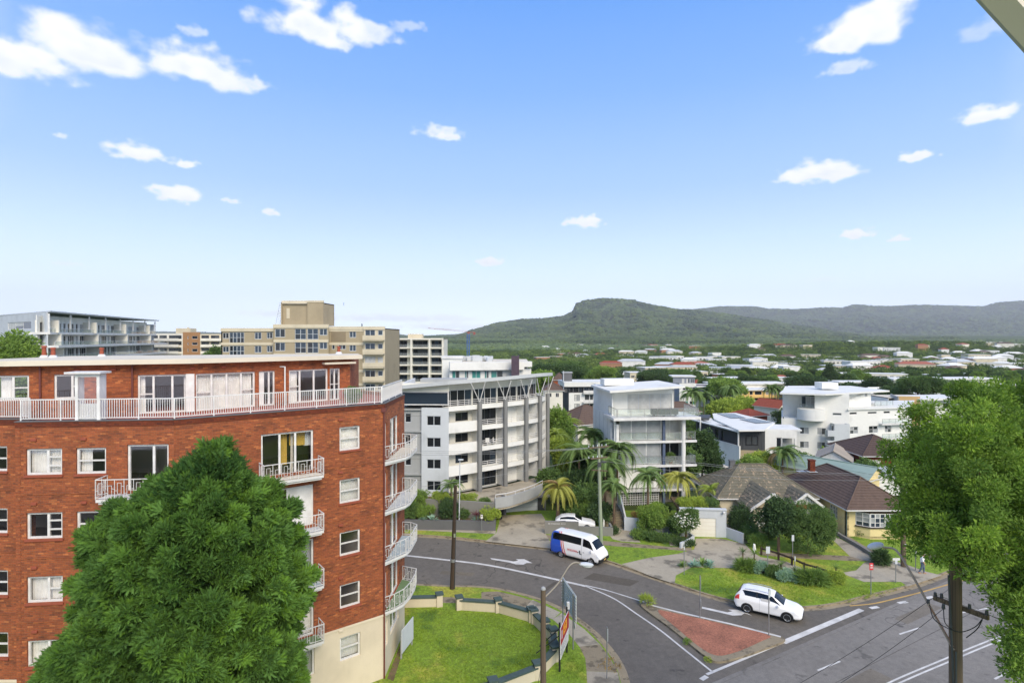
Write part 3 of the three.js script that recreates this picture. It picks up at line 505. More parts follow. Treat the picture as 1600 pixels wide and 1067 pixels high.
// glazed opening: cols = list of [kind, share]; kind f fixed, d double hung, t three lights high, x solid panel
function glazing(parent, fr, u, v, w, h, { cols = [['f', 1]], mat = C.white, pane = C.glass, wd = 0.095, name = 'window', deep = 0.1, rec = 0.09, sill = null, curtain = null, cw = null, low = 0 } = {}) {
  const key = [w.toFixed(2), h.toFixed(2), cols.flat().join(), wd, deep].join('|'), sum = cols.reduce((s, c) => s + c[1], 0);
  const cells = []; let x = 0;
  for (const [k, s] of cols) { const a = x, b = x + (s / sum) * w; x = b; const n = k === 'd' ? 2 : k === 't' ? 3 : 1; for (let i = 0; i < n; i++) cells.push([a, (h * i) / n, b, (h * (i + 1)) / n, k, i, n]); }
  const g = cached('fr' + key, () => {
    const gs = [bx(w, wd, deep, w / 2, wd / 2, -deep / 2), bx(w, wd, deep, w / 2, h - wd / 2, -deep / 2), bx(wd, h - 2 * wd, deep, wd / 2, h / 2, -deep / 2), bx(wd, h - 2 * wd, deep, w - wd / 2, h / 2, -deep / 2)];
    for (const [a, b, c, d, k, i] of cells) {
      if (a > 0.01 && i === 0) gs.push(bx(wd * 1.1, h - 2 * wd, deep * 0.9, a, h / 2, -deep / 2));
      if (i > 0) gs.push(bx(c - a - wd * 1.1, wd * 0.7, deep * 0.8, (a + c) / 2, b, -deep / 2));
      if (k === 'x') gs.push(bx(c - a, d - b - wd, deep * 0.6, (a + c) / 2, (b + d) / 2, -deep / 2));
    }
    return mg(gs);
  });
  const m = put(obj(name, g, mat, parent), fr, u, v, -rec + deep * 0.0, parent);
  cells.forEach(([a, b, c, d, k, i]) => { if (k === 'x') return; const p = obj('pane', cached('pn' + (c - a).toFixed(2) + (d - b).toFixed(2), () => bx(c - a - wd * 0.6, d - b - wd * 0.6, 0.012)), Array.isArray(pane) ? pane[(R() * pane.length) | 0] : pane, m); p.position.set((a + c) / 2, (b + d) / 2, -deep * (i % 2 ? 0.62 : 0.42)); });
  if (sill) { const s = obj('sill', cached('sl' + w.toFixed(2), () => bx(w + 0.12, 0.09, 0.2, w / 2, -0.05, -0.02)), sill, m); s.position.z = rec; }
  if (curtain) for (const [a, b] of cw ?? [[0.04, 0.96]]) { const c = obj('curtain', drape((b - a) * w, h - 0.1), curtain, m); c.position.set(a * w, 0.05, -deep - 0.14); }
  return m;
}
function drape(w, h) { const n = Math.max(6, Math.round(w / 0.05)), g = new THREE.PlaneGeometry(w, h, n, 1), p = g.attributes.position; for (let i = 0; i < p.count; i++) p.setZ(i, Math.sin((p.getX(i) / 0.13) * 6.28) * 0.025 + Math.sin(p.getX(i) * 9) * 0.012); g.computeVertexNormals(); return uvm(g).translate(w / 2, h / 2, 0); }
function ornateRail(l, h = 0.92) {                          // wrought-iron panel with squared scrolls
  const gs = [bx(l, 0.035, 0.05, l / 2, h, 0), bx(l, 0.025, 0.03, l / 2, 0.1, 0)], n = Math.max(1, Math.round(l / 0.42)), s = l / n, b = 0.018;
  for (let i = 0; i <= n; i++) gs.push(bx(b * 1.3, h, b * 1.3, i * s, h / 2, 0));
  for (let i = 0; i < n; i++) { const x = i * s, o = i & 1 ? 0.14 : 0.26; gs.push(bx(b, 0.5, b, x + s * 0.3, 0.1 + o + 0.15, 0), bx(b, 0.5, b, x + s * 0.7, 0.1 + o + 0.15, 0), bx(s * 0.4, b, b, x + s * 0.5, 0.1 + o - 0.1, 0), bx(s * 0.4, b, b, x + s * 0.5, 0.1 + o + 0.4, 0), bx(s * 0.3, b, b, x + s * 0.15, 0.1 + o + 0.05, 0), bx(s * 0.3, b, b, x + s * 0.85, 0.1 + o + 0.25, 0)); }
  return mg(gs);
}

// ------------------------------------------------------------------ the brick apartment building on the left
{
  const b = thing('brick_apartment_building', 'red brick apartment building with white windows, small balconies and a roof terrace', 'apartment building', [-16, 0, -34]);
  const FX = frame([-34, 27.5], [-23.3, 27.5]), FL = frame([-23.27, 26.62], [-16.29, 27.36]), FR = frame([-16.29, 27.36], [-7.65, 34.05]), FS = frame([-7.65, 34.05], [-7.5, 39.6]);
  const floors = [13.05, 10.04, 7.03, 4.02, 1.01], TOP = 16.56, BASE = 3.95;
  const wall = (name, fr, y0, y1, holes, mat, t = 0.28) => put(obj(name, holed(fr.L, y1 - y0, holes.map(([u0, v0, u1, v1]) => [u0, v0 - y0, u1, v1 - y0]), t), mat, b), fr, 0, y0, 0, b);
  // openings: [u0, v0, u1, v1, spec]
  const op = { FX: [], FL: [], FR: [], FS: [] };
  const rect = (fr, p0, p1, v0, v1, o) => [fr.u(p0), v0, fr.u(p1), v1, o];
  floors.forEach((f, k) => {
    const cur = [[C.curtain, [[0.03, 0.97]]], [null], [C.curtain, [[0.03, 0.97]]], [C.curtain, [[0.02, 0.5]]], [null]];
    op.FX.push([FX.u(-40), f + 1.0, FX.u(9), f + 2.22, { cols: [['f', 1], ['d', 1]], sill: C.terra, curtain: k % 2 ? null : C.curtain, cw: [[0.05, 0.5]] }]);
    op.FL.push(rect(FL, 38.5, 95, f + 1.0, f + 2.24, { cols: [['f', 0.58], k === 1 || k === 0 ? ['t', 0.42] : ['d', 0.42]], sill: C.terra, curtain: cur[k][0], cw: cur[k][1] }));
    op.FL.push(rect(FL, 117, 164, f + 1.0, f + 2.24, { cols: [['d', 1]], sill: C.terra, curtain: k === 1 || k === 4 ? null : C.curtain, cw: k === 0 ? [[0.02, 0.42]] : [[0.1, 0.9]] }));
    if (k < 4) op.FL.push(rect(FL, 197, 262, f + 0.06, f + 2.35, { cols: [['f', 0.62], ['f', 0.38]], name: 'balcony_door' }));
    if (k < 4) op.FR.push(rect(FR, 407, 489, f + 0.06, f + 2.38, { cols: k === 1 ? [['f', 1], ['x', 1]] : k ? [['f', 0.35], ['f', 0.65]] : [['f', 0.35], ['f', 0.3], ['f', 0.35]], name: 'balcony_door', curtain: k === 2 ? C.blind : k === 3 ? C.curtain : null, cw: [[0.3, 0.98]] }));
    else op.FR.push(rect(FR, 434, 490, f + 0.85, f + 2.3, { cols: [['f', 1], ['f', 1]], sill: null, curtain: C.blind, cw: [[0.02, 0.98]] }));
    op.FR.push(rect(FR, 530, 562, f + 1.0, f + 2.36, { cols: [['d', 1]], sill: k < 4 ? C.terra : null, curtain: k === 1 || k === 4 ? C.blindPale : k === 0 ? C.curtain : null, cw: [[0.05, 0.95]] }));
    op.FS.push(rect(FS, 601.6, 604.6, f + (k < 4 ? 0.35 : 0.8), f + 2.3, { cols: [['f', 1]] }));
    op.FS.push(rect(FS, 609, 622, f + (k < 4 ? 0.06 : 0.9), f + 2.38, { cols: [['f', 1], ['f', 1]], name: k < 4 ? 'balcony_door' : 'window', curtain: C.curtain, cw: [[0.05, 0.6]] }));
  });
  for (const [k, fr] of Object.entries({ FX, FL, FR, FS })) {
    const up = op[k].filter((r) => r[1] > BASE - 0.01), lo = op[k].filter((r) => r[1] <= BASE - 0.01);
    wall('wall', fr, BASE, TOP - 0.26, up, C.brick);
    wall('base_wall', fr, -0.1, BASE - 0.12, lo, C.cream);
    put(obj('string_course', bx(fr.L, 0.12, 0.32, fr.L / 2, 0.06, -0.12), C.cream, b), fr, 0, BASE - 0.12, 0, b);
    put(obj('parapet', [bx(fr.L, 0.26, 0.33, fr.L / 2, 0.13, -0.135)], C.brickDark, b), fr, 0, TOP - 0.26, 0, b);
    put(obj('coping', [bx(fr.L + 0.05, 0.035, 0.42, fr.L / 2, 0.018, -0.16)], C.greyDark, b), fr, 0, TOP, 0, b);
    for (const f of floors.slice(0, 3)) put(obj('brick_band', bx(fr.L, 0.09, 0.05, fr.L / 2, 0, 0.0), C.brick, b), fr, 0, f + 0.12, 0, b);
    for (const r of op[k]) {
      glazing(b, fr, r[0], r[1], r[2] - r[0], r[3] - r[1], r[4]);
      if ((r[4].name ?? 'window') === 'window' && k !== 'FS') put(obj('vent', cached('vent', () => rbx(0.26, 0.13, 0.12, 0.03)), k === 'FR' && r[1] < 3 ? C.cream : C.terra, b), fr, r[0] + (k === 'FL' ? 0.35 : 0.05), r[3] + 0.42, 0.02, b);
    }
  }
  // rooms behind the glass
  const inner = [[-34, -27.85], [-23.5, -27.8], [-23.0, -27.0], [-16.35, -27.7], [-7.95, -34.15], [-7.8, -39.4], [-16, -47], [-34, -47]].map(([x, z]) => [x + 16, z + 34]);
  for (const f of [...floors, 16.35]) obj('floor_slab', slab(inner, f, f - 0.2), f > 16 ? C.tile : C.floorDark, b);
  for (const [a, c] of [[[-34, 31.5], [-19.5, 31.5]], [[-19.5, 31.5], [-12, 37.5]], [[-12, 37.5], [-11, 47]], [[-19.4, 31.4], [-16.45, 27.9]], [[-12, 37], [-9, 33.3]], [[-13.6, 35.8], [-12.1, 31.2]]]) { const fr = frame(a, c); put(obj('inner_wall', bx(fr.L, 16, 0.12, fr.L / 2, 8, 0), C.room, b), fr, 0, 0.2, 0, b); }
  { const fr = frame([-7.5, 39.6], [-16, 47.3]); put(obj('wall', bx(fr.L, TOP, 0.28, fr.L / 2, TOP / 2, -0.14), C.brick, b), fr, 0, 0, 0, b); }
  { const fr = frame([-23.3, 27.5], [-23.27, 26.62]); put(obj('wall', bx(fr.L, TOP - 0.3, 0.2, fr.L / 2, TOP / 2, -0.1), C.brick, b), fr, 0, 0, 0, b); }
  { const q = put(obj('quoin', Array.from({ length: 60 }, (_, i) => bx(0.23, 0.075, 0.03, 0.11 + (i & 1) * 0.09, i * 0.21, 0.004)), C.brick, b), FL, 0.02, BASE + 0.1, 0, b); stuff(q); }
  // downpipes
  const pipe = (x, d, y0, y1, mat) => obj('downpipe', [rod([x + 16, y0, 34 - d], [x + 16, y1, 34 - d], 0.05, 0.05, 8), bx(0.28, 0.24, 0.2, x + 16, y1, 34 - d)], mat, b);
  const maroon = MAT(0x6a3830, { roughness: 0.6 });
  pipe(-23.42, 27.32, 0, 15.6, maroon); { const [x, z] = FR.at(FR.L - 0.05, 0.06); pipe(x, -z, 0, 16.2, maroon); }
  // balconies of the front
  const balcony = (fr, u0, u1, f, w, pts, mat) => {
    const poly = pts ?? [[u0, 0], [u0, w], [u1, w], [u1, 0]];
    const s = put(obj('balcony', [slab(poly.map(([u, q]) => [u, q]), 0, -0.13), slab(poly.map(([u, q]) => [u + (u < (u0 + u1) / 2 ? 0.08 : -0.08), Math.max(0, q - 0.08)]), -0.131, -0.24)], C.white, b), fr, 0, f, 0, b);
    obj('balcony_floor', slab(poly.map(([u, q]) => [u + (u < (u0 + u1) / 2 ? 0.05 : -0.05), Math.max(0.01, q - 0.05)]), 0.006), mat, s);
    for (let i = 0; i < poly.length - 1; i++) { const [ua, qa] = poly[i], [ub, qb] = poly[i + 1], l = Math.hypot(ub - ua, qb - qa); if (l < 0.2) continue; const r = obj('railing', ornateRail(l - 0.04), C.white, s); r.position.set(ua, 0, qa); r.rotation.y = Math.atan2(-(qb - qa), ub - ua); }
    return s;
  };
  const fl = [C.fascia, C.greyPale, MAT(0xbfd0d6, { map: T.grain }), MAT(0x7d9a6a, { map: T.grain })];
  floors.slice(0, 4).forEach((f, k) => {
    balcony(FR, FR.u(404), FR.u(489) + 0.25, f, 0.92, null, fl[k]);
    balcony(FL, FL.u(166), FL.u(268), f, 0.92, null, fl[(k + 1) % 4]);
    const arc = k === 3 ? [[0.02, 0], [0.5, 0.5], [1.2, 0.92], [2.2, 1.12], [3.4, 1.16], [4.3, 1.08], [4.75, 0]] : [[0.02, 0], [1.5, 0.98], [2.2, 1.14], [4.2, 1.14], [4.7, 0.6], [4.75, 0]];
    balcony(FS, 0, 4.8, f, 1.1, arc, fl[k]);
  });
  // terrace railing: each post and baluster
  const rail = obj('terrace_railing', [bx(0.01, 0.01, 0.01, 0, 16.7, 0)], C.white, b), bal = bx(0.026, 0.84, 0.026), post = bx(0.055, 1.04, 0.055);
  const run = (fr, u0, u1, w = -0.16) => {
    const l = u1 - u0, n = Math.round(l / 0.108), [x0, z0] = fr.at(u0, w), [x1, z1] = fr.at(u1, w);
    for (const [y, h, t] of [[TOP + 1.02, 0.05, 0.07], [TOP + 0.13, 0.04, 0.05]]) obj('rail', bar([x0 + 16, y, z0 + 34], [x1 + 16, y, z1 + 34], t, h), C.white, rail);
    for (let i = 0; i <= n; i++) { const [x, z] = fr.at(u0 + (l * i) / n, w), p = i % 16 === 0 || i === n; const m = obj(p ? 'post' : 'baluster', p ? post : bal, C.white, rail); m.position.set(x + 16, TOP + (p ? 0.52 : 0.575), z + 34); m.rotation.y = fr.ang; }
  };
  run(FX, FX.L - 1.7, FX.L - 0.15, -0.12); run(FL, 0.14, FL.L - 0.03); run(FR, 0.05, FR.L - 0.13); run(FS, 0.14, FS.L - 0.1);
  // penthouse
  const PL = frame([-26.6, 27.85], [-17.7, 31.6]), PR = frame([-17.7, 31.6], [-10.9, 38.25]), PY = 16.36, PT = 19.1;
  const PE = frame([-10.9, 38.25], [-12.4, 46]);
  const pw = (fr, list) => { put(obj('penthouse_wall', holed(fr.L, PT - PY, list.map((r) => [r[0], Math.max(0.03, r[1] - PY), r[2], r[3] - PY])), C.brick, b), fr, 0, PY, 0, b); for (const r of list) glazing(b, fr, r[0], Math.max(PY + 0.03, r[1]), r[2] - r[0], r[3] - r[1] - Math.max(0, PY + 0.03 - r[1]), r[4]); };
  const bl = [[0.03, 0.97]];
  pw(PL, [[PL.u(-25), 17.35, PL.u(44), 18.62, { cols: [['f', 0.62], ['d', 0.38]], curtain: C.curtain, cw: [[0.3, 0.55]], wd: 0.09 }], [PL.u(83), 17.35, PL.u(124), 18.62, { cols: [['f', 0.68], ['d', 0.32]], wd: 0.09 }],
    [PL.u(214), PY + 0.05, PL.u(296), 18.5, { cols: [['d', 0.29], ['f', 0.36], ['f', 0.35]], curtain: C.curtain, cw: [[0.02, 0.12], [0.86, 0.98]], wd: 0.09, name: 'glazed_door' }]]);
  pw(PR, [[PR.u(305), PY + 0.05, PR.u(398), 18.5, { cols: [['d', 0.26], ['f', 0.25], ['f', 0.25], ['d', 0.24]], curtain: C.curtain, cw: bl, wd: 0.09, name: 'glazed_door' }], [PR.u(404), PY + 0.05, PR.u(429), 18.5, { cols: [['x', 0.3], ['f', 0.35], ['f', 0.35]], wd: 0.08, name: 'glazed_door' }],
    [PR.u(451), PY + 0.05, PR.u(512), 18.5, { cols: [['d', 0.28], ['f', 0.36], ['f', 0.36]], wd: 0.09, curtain: C.curtain, cw: [[0.02, 0.24]], name: 'glazed_door' }], [PR.u(515), PY + 0.05, PR.u(531), 18.5, { cols: [['d', 0.5], ['d', 0.5]], wd: 0.08, name: 'glazed_door' }]]);
  put(obj('penthouse_wall', holed(PE.L, PT - PY), C.brick, b), PE, 0, PY, 0, b);
  { const fr = frame([-26.6, 31.5], [-12, 43]); put(obj('inner_wall', bx(fr.L, 2.7, 0.1, fr.L / 2, 1.35, 0), C.room, b), fr, 0, PY, 0, b); }
  put(obj('panel', bx(0.42, 2.1, 0.06, 0, 1.05, 0.03), C.white, b), PL, PL.L - 0.16, PY + 0.05, 0, b);
  const roofPlan = [[-28, -27.1], [-26.5, -27.35], [-17.55, -31.05], [-12, -36.4], [-10.05, -38.2], [-11.2, -41.5], [-28, -36]].map(([x, z]) => [x + 16, z + 34]);
  const roof = obj('roof', [slab(roofPlan, 19.33, 19.1)], C.fascia, b);
  obj('roof_covering', slab(roofPlan.map(([x, z]) => [x * 0.99, z * 0.99]), 19.36, 19.331), C.fascia, roof);
  for (const [px, d, h] of [[68, 33, 0.55], [82, 33, 0.45], [158, 35, 0.4], [529, 41, 0.4]]) { const x = Wx(px, d) + 16, z = 34 - d; obj('roof_vent', [rod([x, 19.3, z], [x, 19.4 + h, z], 0.14, 0.1, 8), rod([x, 19.4 + h, z], [x, 19.5 + h, z], 0.15, 0.12, 8)], C.terra, b); obj('vent_base', [rod([x, 19.3, z], [x, 19.5, z], 0.28, 0.16, 10)], C.white, b); }
  // glazed porch in front of the terrace wall
  { const fr = frame([Wx(123, 27.3), 27.0], [Wx(158.5, 27.3), 27.12]); const hh = Hy(583, 27.1) - PY - 0.15; glazing(b, fr, 0, PY + 0.1, fr.L, hh, { cols: [['f', 1]], name: 'porch_door', wd: 0.13, rec: 0 }); put(obj('porch_wall', [bx(0.1, hh, 0.45, 0.05, hh / 2, -0.32), bx(0.1, hh, 0.45, fr.L - 0.05, hh / 2, -0.32), bx(fr.L, 0.9, 0.06, fr.L / 2, 0.45, -0.2)], C.white, b), fr, 0, PY + 0.1, 0, b); put(obj('porch_roof', bx(fr.L + 0.5, 0.09, 0.9, fr.L / 2 - 0.1, 0, -0.25), C.white, b), fr, 0, PY + 0.12 + hh + 0.05, 0, b); }
  { const [x, z] = PR.at(PR.u(443), 0.15); obj('bracket_pole', [rod([x + 16, PY, z + 34], [x + 16, 18.75, z + 34], 0.05, 0.05, 8), rod([x + 16, 18.72, z + 34], [x + 15.1, 18.75, z + 34.1], 0.045, 0.045, 8)], C.white, b); }
  for (const p of [62, 206]) { const [x, z] = PL.at(PL.u(p), 0.07); obj('downpipe', rod([x + 16, PY, z + 34], [x + 16, 19.05, z + 34], 0.05, 0.05, 8), maroon, b); }
  put(obj('awning', bx(2.2, 0.12, 0.5, 0, 0, 0.2), C.fascia, b), PR, PR.u(527), 18.85, 0, b);
  for (const p of [120, 176, 300, 348]) put(obj('vent', cached('vent', () => rbx(0.26, 0.13, 0.12, 0.03)), C.terra, b), p < 280 ? PL : PR, (p < 280 ? PL : PR).u(p), 18.83, 0.02, b);
  // washing and terrace things
  for (const [px, w, h, m, l] of [[441, 0.36, 1.7, C.curtainYellow, 'long yellow cloth hanging in the top balcony door of the brick building'], [456, 0.3, 0.7, C.curtainYellow, 'short yellow towel hanging at the top balcony door of the brick building'], [466, 0.5, 0.75, C.curtainYellow, 'wide yellow towel hanging at the top balcony door of the brick building'], [479, 0.4, 0.8, C.greyPale, 'pale blue shirt hanging beside the yellow towels on the top balcony']]) { const u = FR.u(px), [x, z] = FR.at(u, -0.55); const c = obj('hanging_cloth', drape(w, h), m); c.position.set(x, 15.3 - h, z); c.rotation.y = FR.ang; tag(c, l, 'laundry'); }
  const spot = (px, k = 0.55) => { const [x, z] = FR.at(FR.u(px), -k); return [x, z]; };
  { const [x, z] = spot(566, 1.4); const t = thing('potted_plant', 'small green plant in a terracotta pot at the end of the roof terrace', 'potted plant', [x, PY, z]); obj('pot', new THREE.LatheGeometry([[0, 0], [0.2, 0], [0.28, 0.42], [0.24, 0.42], [0.22, 0.36], [0, 0.36]].map((p) => new THREE.Vector2(...p)), 12), C.terra, t); crown(t, [[0, 0.7, 0, 0.35, 0.35, 0.35]], { geo: CL.fine, per: 90, mat: leafMat.mid, name: 'foliage' }); }
  { const [x, z] = spot(553, 1.5); const t = thing('terrace_chair', 'dark red folding chair on the roof terrace by the penthouse corner', 'chair', [x, PY, z], 0.8); const m = MAT(0x9a3f38); obj('seat', bx(0.45, 0.03, 0.42, 0, 0.45, 0), m, t); obj('backrest', bx(0.45, 0.42, 0.03, 0, 0.75, -0.22), m, t); for (const a of [-1, 1]) for (const c of [-1, 1]) obj('leg', rod([a * 0.2, 0, c * 0.18], [a * 0.2, 0.45, c * 0.18], 0.015), C.white, t); }
}
// ------------------------------------------------------------------ helpers for whole buildings seen from afar
function block(parent, fr, y0, h, holes = [], mat = C.render, t = 0.25, name = 'wall') { const hs = holes.map(([a, b, c, d]) => [Math.max(0.05, a), b - y0, Math.min(fr.L - 0.05, c), d - y0]).filter((q) => q[2] > q[0]); return put(obj(name, holed(fr.L, h, hs, t), mat, parent), fr, 0, y0, 0, parent); }
const PANES = [C.dark, C.dark, C.darkBlue, C.darkGrey, C.dark, C.blind];
function barRail(parent, fr, u0, u1, v, w, { h = 1.0, n = 3, mat = C.white, step = 1.6, r = 0.03, name = 'railing' } = {}) {
  const l = u1 - u0, k = Math.max(1, Math.round(l / step)), gs = [];
  for (let i = 1; i <= n; i++) gs.push(bx(l, r * 2, r * 2, l / 2, (h * i) / n, 0));
  for (let i = 0; i <= k; i++) gs.push(bx(r * 1.6, h, r * 1.6, (l * i) / k, h / 2, 0));
  return put(obj(name, gs, mat, parent), fr, u0, v, w, parent);
}
function glassRail(parent, fr, u0, u1, v, w, { h = 1.0, step = 1.5, mat = C.steel } = {}) {
  const l = u1 - u0, k = Math.max(1, Math.round(l / step)), gs = [bx(l, 0.05, 0.06, l / 2, h, 0)];
  for (let i = 0; i <= k; i++) gs.push(bx(0.05, h, 0.05, (l * i) / k, h / 2, 0));
  const m = put(obj('railing', gs, mat, parent), fr, u0, v, w, parent);
  for (let i = 0; i < k; i++) { const p = obj('pane', cached('gr' + (l / k).toFixed(2) + h, () => bx(l / k - 0.09, h - 0.14, 0.012)), C.glassRail, m); p.position.set((l * (i + 0.5)) / k, h / 2 + 0.01, 0); }
  return m;
}
// ------------------------------------------------------------------ the grey building with the curved, columned front
{
  const b = thing('curved_apartment_building', 'grey and white apartment building with a curved front of balconies and round columns', 'apartment building', [-8, -1, -80]);
  const fl = [-1.0, 1.95, 4.9, 7.85, 10.85];                // floor levels
  const W0 = frame([-16.6, 78.2], [-12.35, 77.9]), W1 = frame([-12.35, 77.5], [-8.6, 77.2]);
  const plan = [[-8.6, 77.2], [-4.67, 80], [-1.1, 82.7], [2.0, 85.5], [4.15, 88.2], [5.5, 91.5]], bays = plan.slice(0, -1).map((p, i) => frame(p, plan[i + 1]));
  const yT = 11.0;
  // flat left walls
  { const hs = [], ws = []; for (const f of [0, 1, 2, 3]) { const v = fl[f] + 2.0; if (f !== 0) ws.push([W0.u(632.5), v - 0.95, W0.u(642), v + 0.3]); } block(b, W0, -1.6, yT + 1.6 - 0.2, ws, C.greyMid); for (const q of ws) glazing(b, W0, q[0], q[1], q[2] - q[0], q[3] - q[1], { pane: C.dark, wd: 0.08, mat: C.greyPale }); }
  { const ws = []; for (const f of [0, 1, 2, 3]) { const v = fl[f] + 0.72; ws.push([W1.u(666.5), v, W1.u(688.5), v + 1.32]); } block(b, W1, -1.6, yT + 1.6, ws, C.greyPale); for (const q of ws) glazing(b, W1, q[0], q[1], q[2] - q[0], q[3] - q[1], { cols: [['f', 1], ['f', 1]], pane: C.dark, wd: 0.08, mat: C.greyPale }); }
  for (const y of [1.0, 1.9, 3.95, 4.85, 6.9, 7.8, 9.85]) put(obj('groove', bx(W0.L, 0.05, 0.03, W0.L / 2, 0, 0.0), C.greyWall, b), W0, 0, y, 0, b);
  block(b, frame([-16.6, 98], [-16.6, 78.2]), -1.6, yT + 1.6, [], C.greyMid);
  // top-floor screen and cream band under the roof
  { const fr = frame([-15.2, 77.6], [-8.6, 77.25]); glazing(b, fr, 0, yT + 0.35, fr.L, 1.85, { pane: C.darkBlue, wd: 0.14, mat: C.white, name: 'screen', rec: 0.02 }); block(b, frame([-15.3, 77.55], [-8.55, 77.2]), yT + 2.2, 1.15, [], C.creamPale); block(b, frame([-15.2, 88], [-15.2, 77.6]), yT, 3.3, [], C.white); }
  // curved front: five levels of balconies
  const inset = 1.7, core = offset(plan.map(([x, d]) => [x, -d]), 1).map((_, i, a) => a[i]);
  const back = plan.map(([x, d], i) => { const f = bays[Math.min(i, bays.length - 1)], g = bays[Math.max(0, i - 1)], nx = (f.n[0] + g.n[0]) / 2, nz = (f.n[1] + g.n[1]) / 2, l = Math.hypot(nx, nz); return [x - nx / l * inset, d + nz / l * inset]; });
  const bw = back.slice(0, -1).map((p, i) => frame(p, back[i + 1]));
  const front = new THREE.CatmullRomCurve3(plan.map(([x, d]) => V3(x, 0, -d)), false, 'centripetal');
  bays.forEach((f, i) => {
    const w = bw[i];
    for (let k = 0; k < 5; k++) {
      const y = fl[k] + (k === 4 ? 0 : 0), top = k === 4 ? 14.2 : fl[k + 1] - 0.2, L = w.L;
      // back wall with its glazing
      const solid = (i === 0 && k < 4), doors = solid ? [[L * 0.42, y + 0.95, L * 0.85, y + 2.15]] : k === 4 ? [[0.08, y + 0.05, L - 0.08, y + 2.35]] : i !== 2 ? [[0.1, y + 0.05, L * 0.95, y + 2.4]] : [[0.1, y + 0.05, L * 0.3, y + 2.35]];
      block(b, w, y, top - y, doors, i === 0 || k === 4 ? C.creamPale : C.render, 0.2);
      for (const q of doors) glazing(b, w, q[0], q[1], q[2] - q[0], q[3] - q[1], { cols: Array.from({ length: Math.max(2, Math.round((q[2] - q[0]) / 1.1)) }, () => ['f', 1]), pane: [C.dark, C.dark, C.darkBlue, C.dark], wd: 0.07, mat: k === 4 ? C.white : C.steelDark, name: solid ? 'window' : 'sliding_door' });
      if (k > 0) {
        const up = i === 0 && k < 4 ? 1.1 : 0.28, lo = 0.34;
        const arc = Array.from({ length: 7 }, (_, j) => { const p = front.getPoint((i + j / 6) / 5); return [p.x + 8, p.z + 80]; }), inner = [back[i + 1], back[i]].map(([x, d]) => [x + 8, 80 - d]), Y = y + 1;
        obj('balcony', [slab([...arc, ...offset(arc, 0.16).reverse()], Y + up, Y - lo), slab([...offset(arc, 0.1), ...inner], Y + 0.0, Y - 0.22)], C.render, b);
        if (!(i === 0 && k < 4)) { const r = offset(arc, 0.08), gs = []; for (let n = 1; n <= 3; n++) gs.push(tube(r.map(([x, z]) => [x, Y + up + 0.26 * n, z]), 0.04, 14, 6)); for (const j of [0, 2, 4, 6]) gs.push(rod([r[j][0], Y + up, r[j][1]], [r[j][0], Y + up + 0.8, r[j][1]], 0.03)); obj('railing', gs, C.white, b); }
        else if (k === 3 || k === 2) { const wn = glazing(b, w, 0.1, y + 0.95, L * 0.22, 1.2, { pane: C.blind, wd: 0.06, mat: C.greyPale, rec: -0.03 }); }
      }
    }
    // party walls between bays
    if (i > 0) { const [x, z] = f.at(0, -0.25), [x2, z2] = w.at(0, 0); const pf = frame([x, -z], [x2, -z2]); for (let k = 0; k < 4; k++) put(obj('party_wall', bx(pf.L, fl[k + 1] - fl[k] - 0.35, 0.16, pf.L / 2, (fl[k + 1] - fl[k] - 0.35) / 2, 0), C.render, b), pf, 0, fl[k], 0, b); }
  });
  block(b, frame(plan[5], back[5]), -1.2, 12.2, [], C.render); block(b, frame([5.2, 91.6], [3.5, 104]), -2.5, 13.5, [], C.render);
  for (const f of fl) obj('floor_slab', slab([...back.map(([x, d]) => [x + 8, 80 - d]), [11.5, -24], [-8.4, -24], [-8.4, 2.2], [-4.2, 2.4]], f - 0.02 + 1, f - 0.22 + 1), C.greyMid, b);
  // round columns with raking struts to the roof
  const colAt = plan.slice(1).map(([x, d]) => [x, d]);
  colAt.forEach(([x, d], i) => {
    const f = bays[i], fx = x + f.n[0] * 0.25, fz = -d + f.n[1] * 0.25, ctop = 11.55;
    obj('column', [rod([fx + 8, -0.6, fz + 80], [fx + 8, ctop + 1, fz + 80], 0.33, 0.33, 16)], C.column, b);
    const r1 = f.at(f.L - 2.0, 1.1), r2 = f.at(f.L + 0.35, 1.15);
    for (const r of [r1, r2]) obj('strut', rod([fx + 8, ctop + 0.95, fz + 80], [r[0] + 8, 15.35, r[1] + 80], 0.06, 0.06, 8), C.white, b);
  });
  // oversailing roof, rising to the right
  { const out = plan.map(([x, d], i) => { const f = bays[Math.min(i, 4)]; return [x + f.n[0] * 1.1, d - f.n[1] * 1.1]; }); out.splice(0, 1, ...[[-15.9, 76.6], [-8.6, 76.0]]); { const sm = smooth(out.slice(1), 5); out.splice(1, out.length - 1, ...sm); } out.push([4.8, 92], [4.4, 104], [-15.9, 104]);
    const sh = slab(out.map(([x, d]) => [x + 8, 80 - d]), 0.0, -0.5), p = sh.attributes.position; for (let i = 0; i < p.count; i++) p.setY(i, p.getY(i) + 1 + 14.5 + (p.getX(i) + 8) / 23 * 0.75 - Math.max(0, 3 - p.getZ(i) - p.getX(i) * 0.75) * 0.085); sh.computeVertexNormals(); obj('roof', sh, C.roofGrey, b);
    obj('roof_duct', [bx(7, 0.5, 2.5, -2.5, 15.0, -8)], C.greyMid, b); }
  // the building stands on a podium, nearer and smaller than first laid out
  const SC = 0.856; b.scale.setScalar(SC); b.position.set(-8 * SC, CY + (-1 - CY) * SC, -80 * SC);
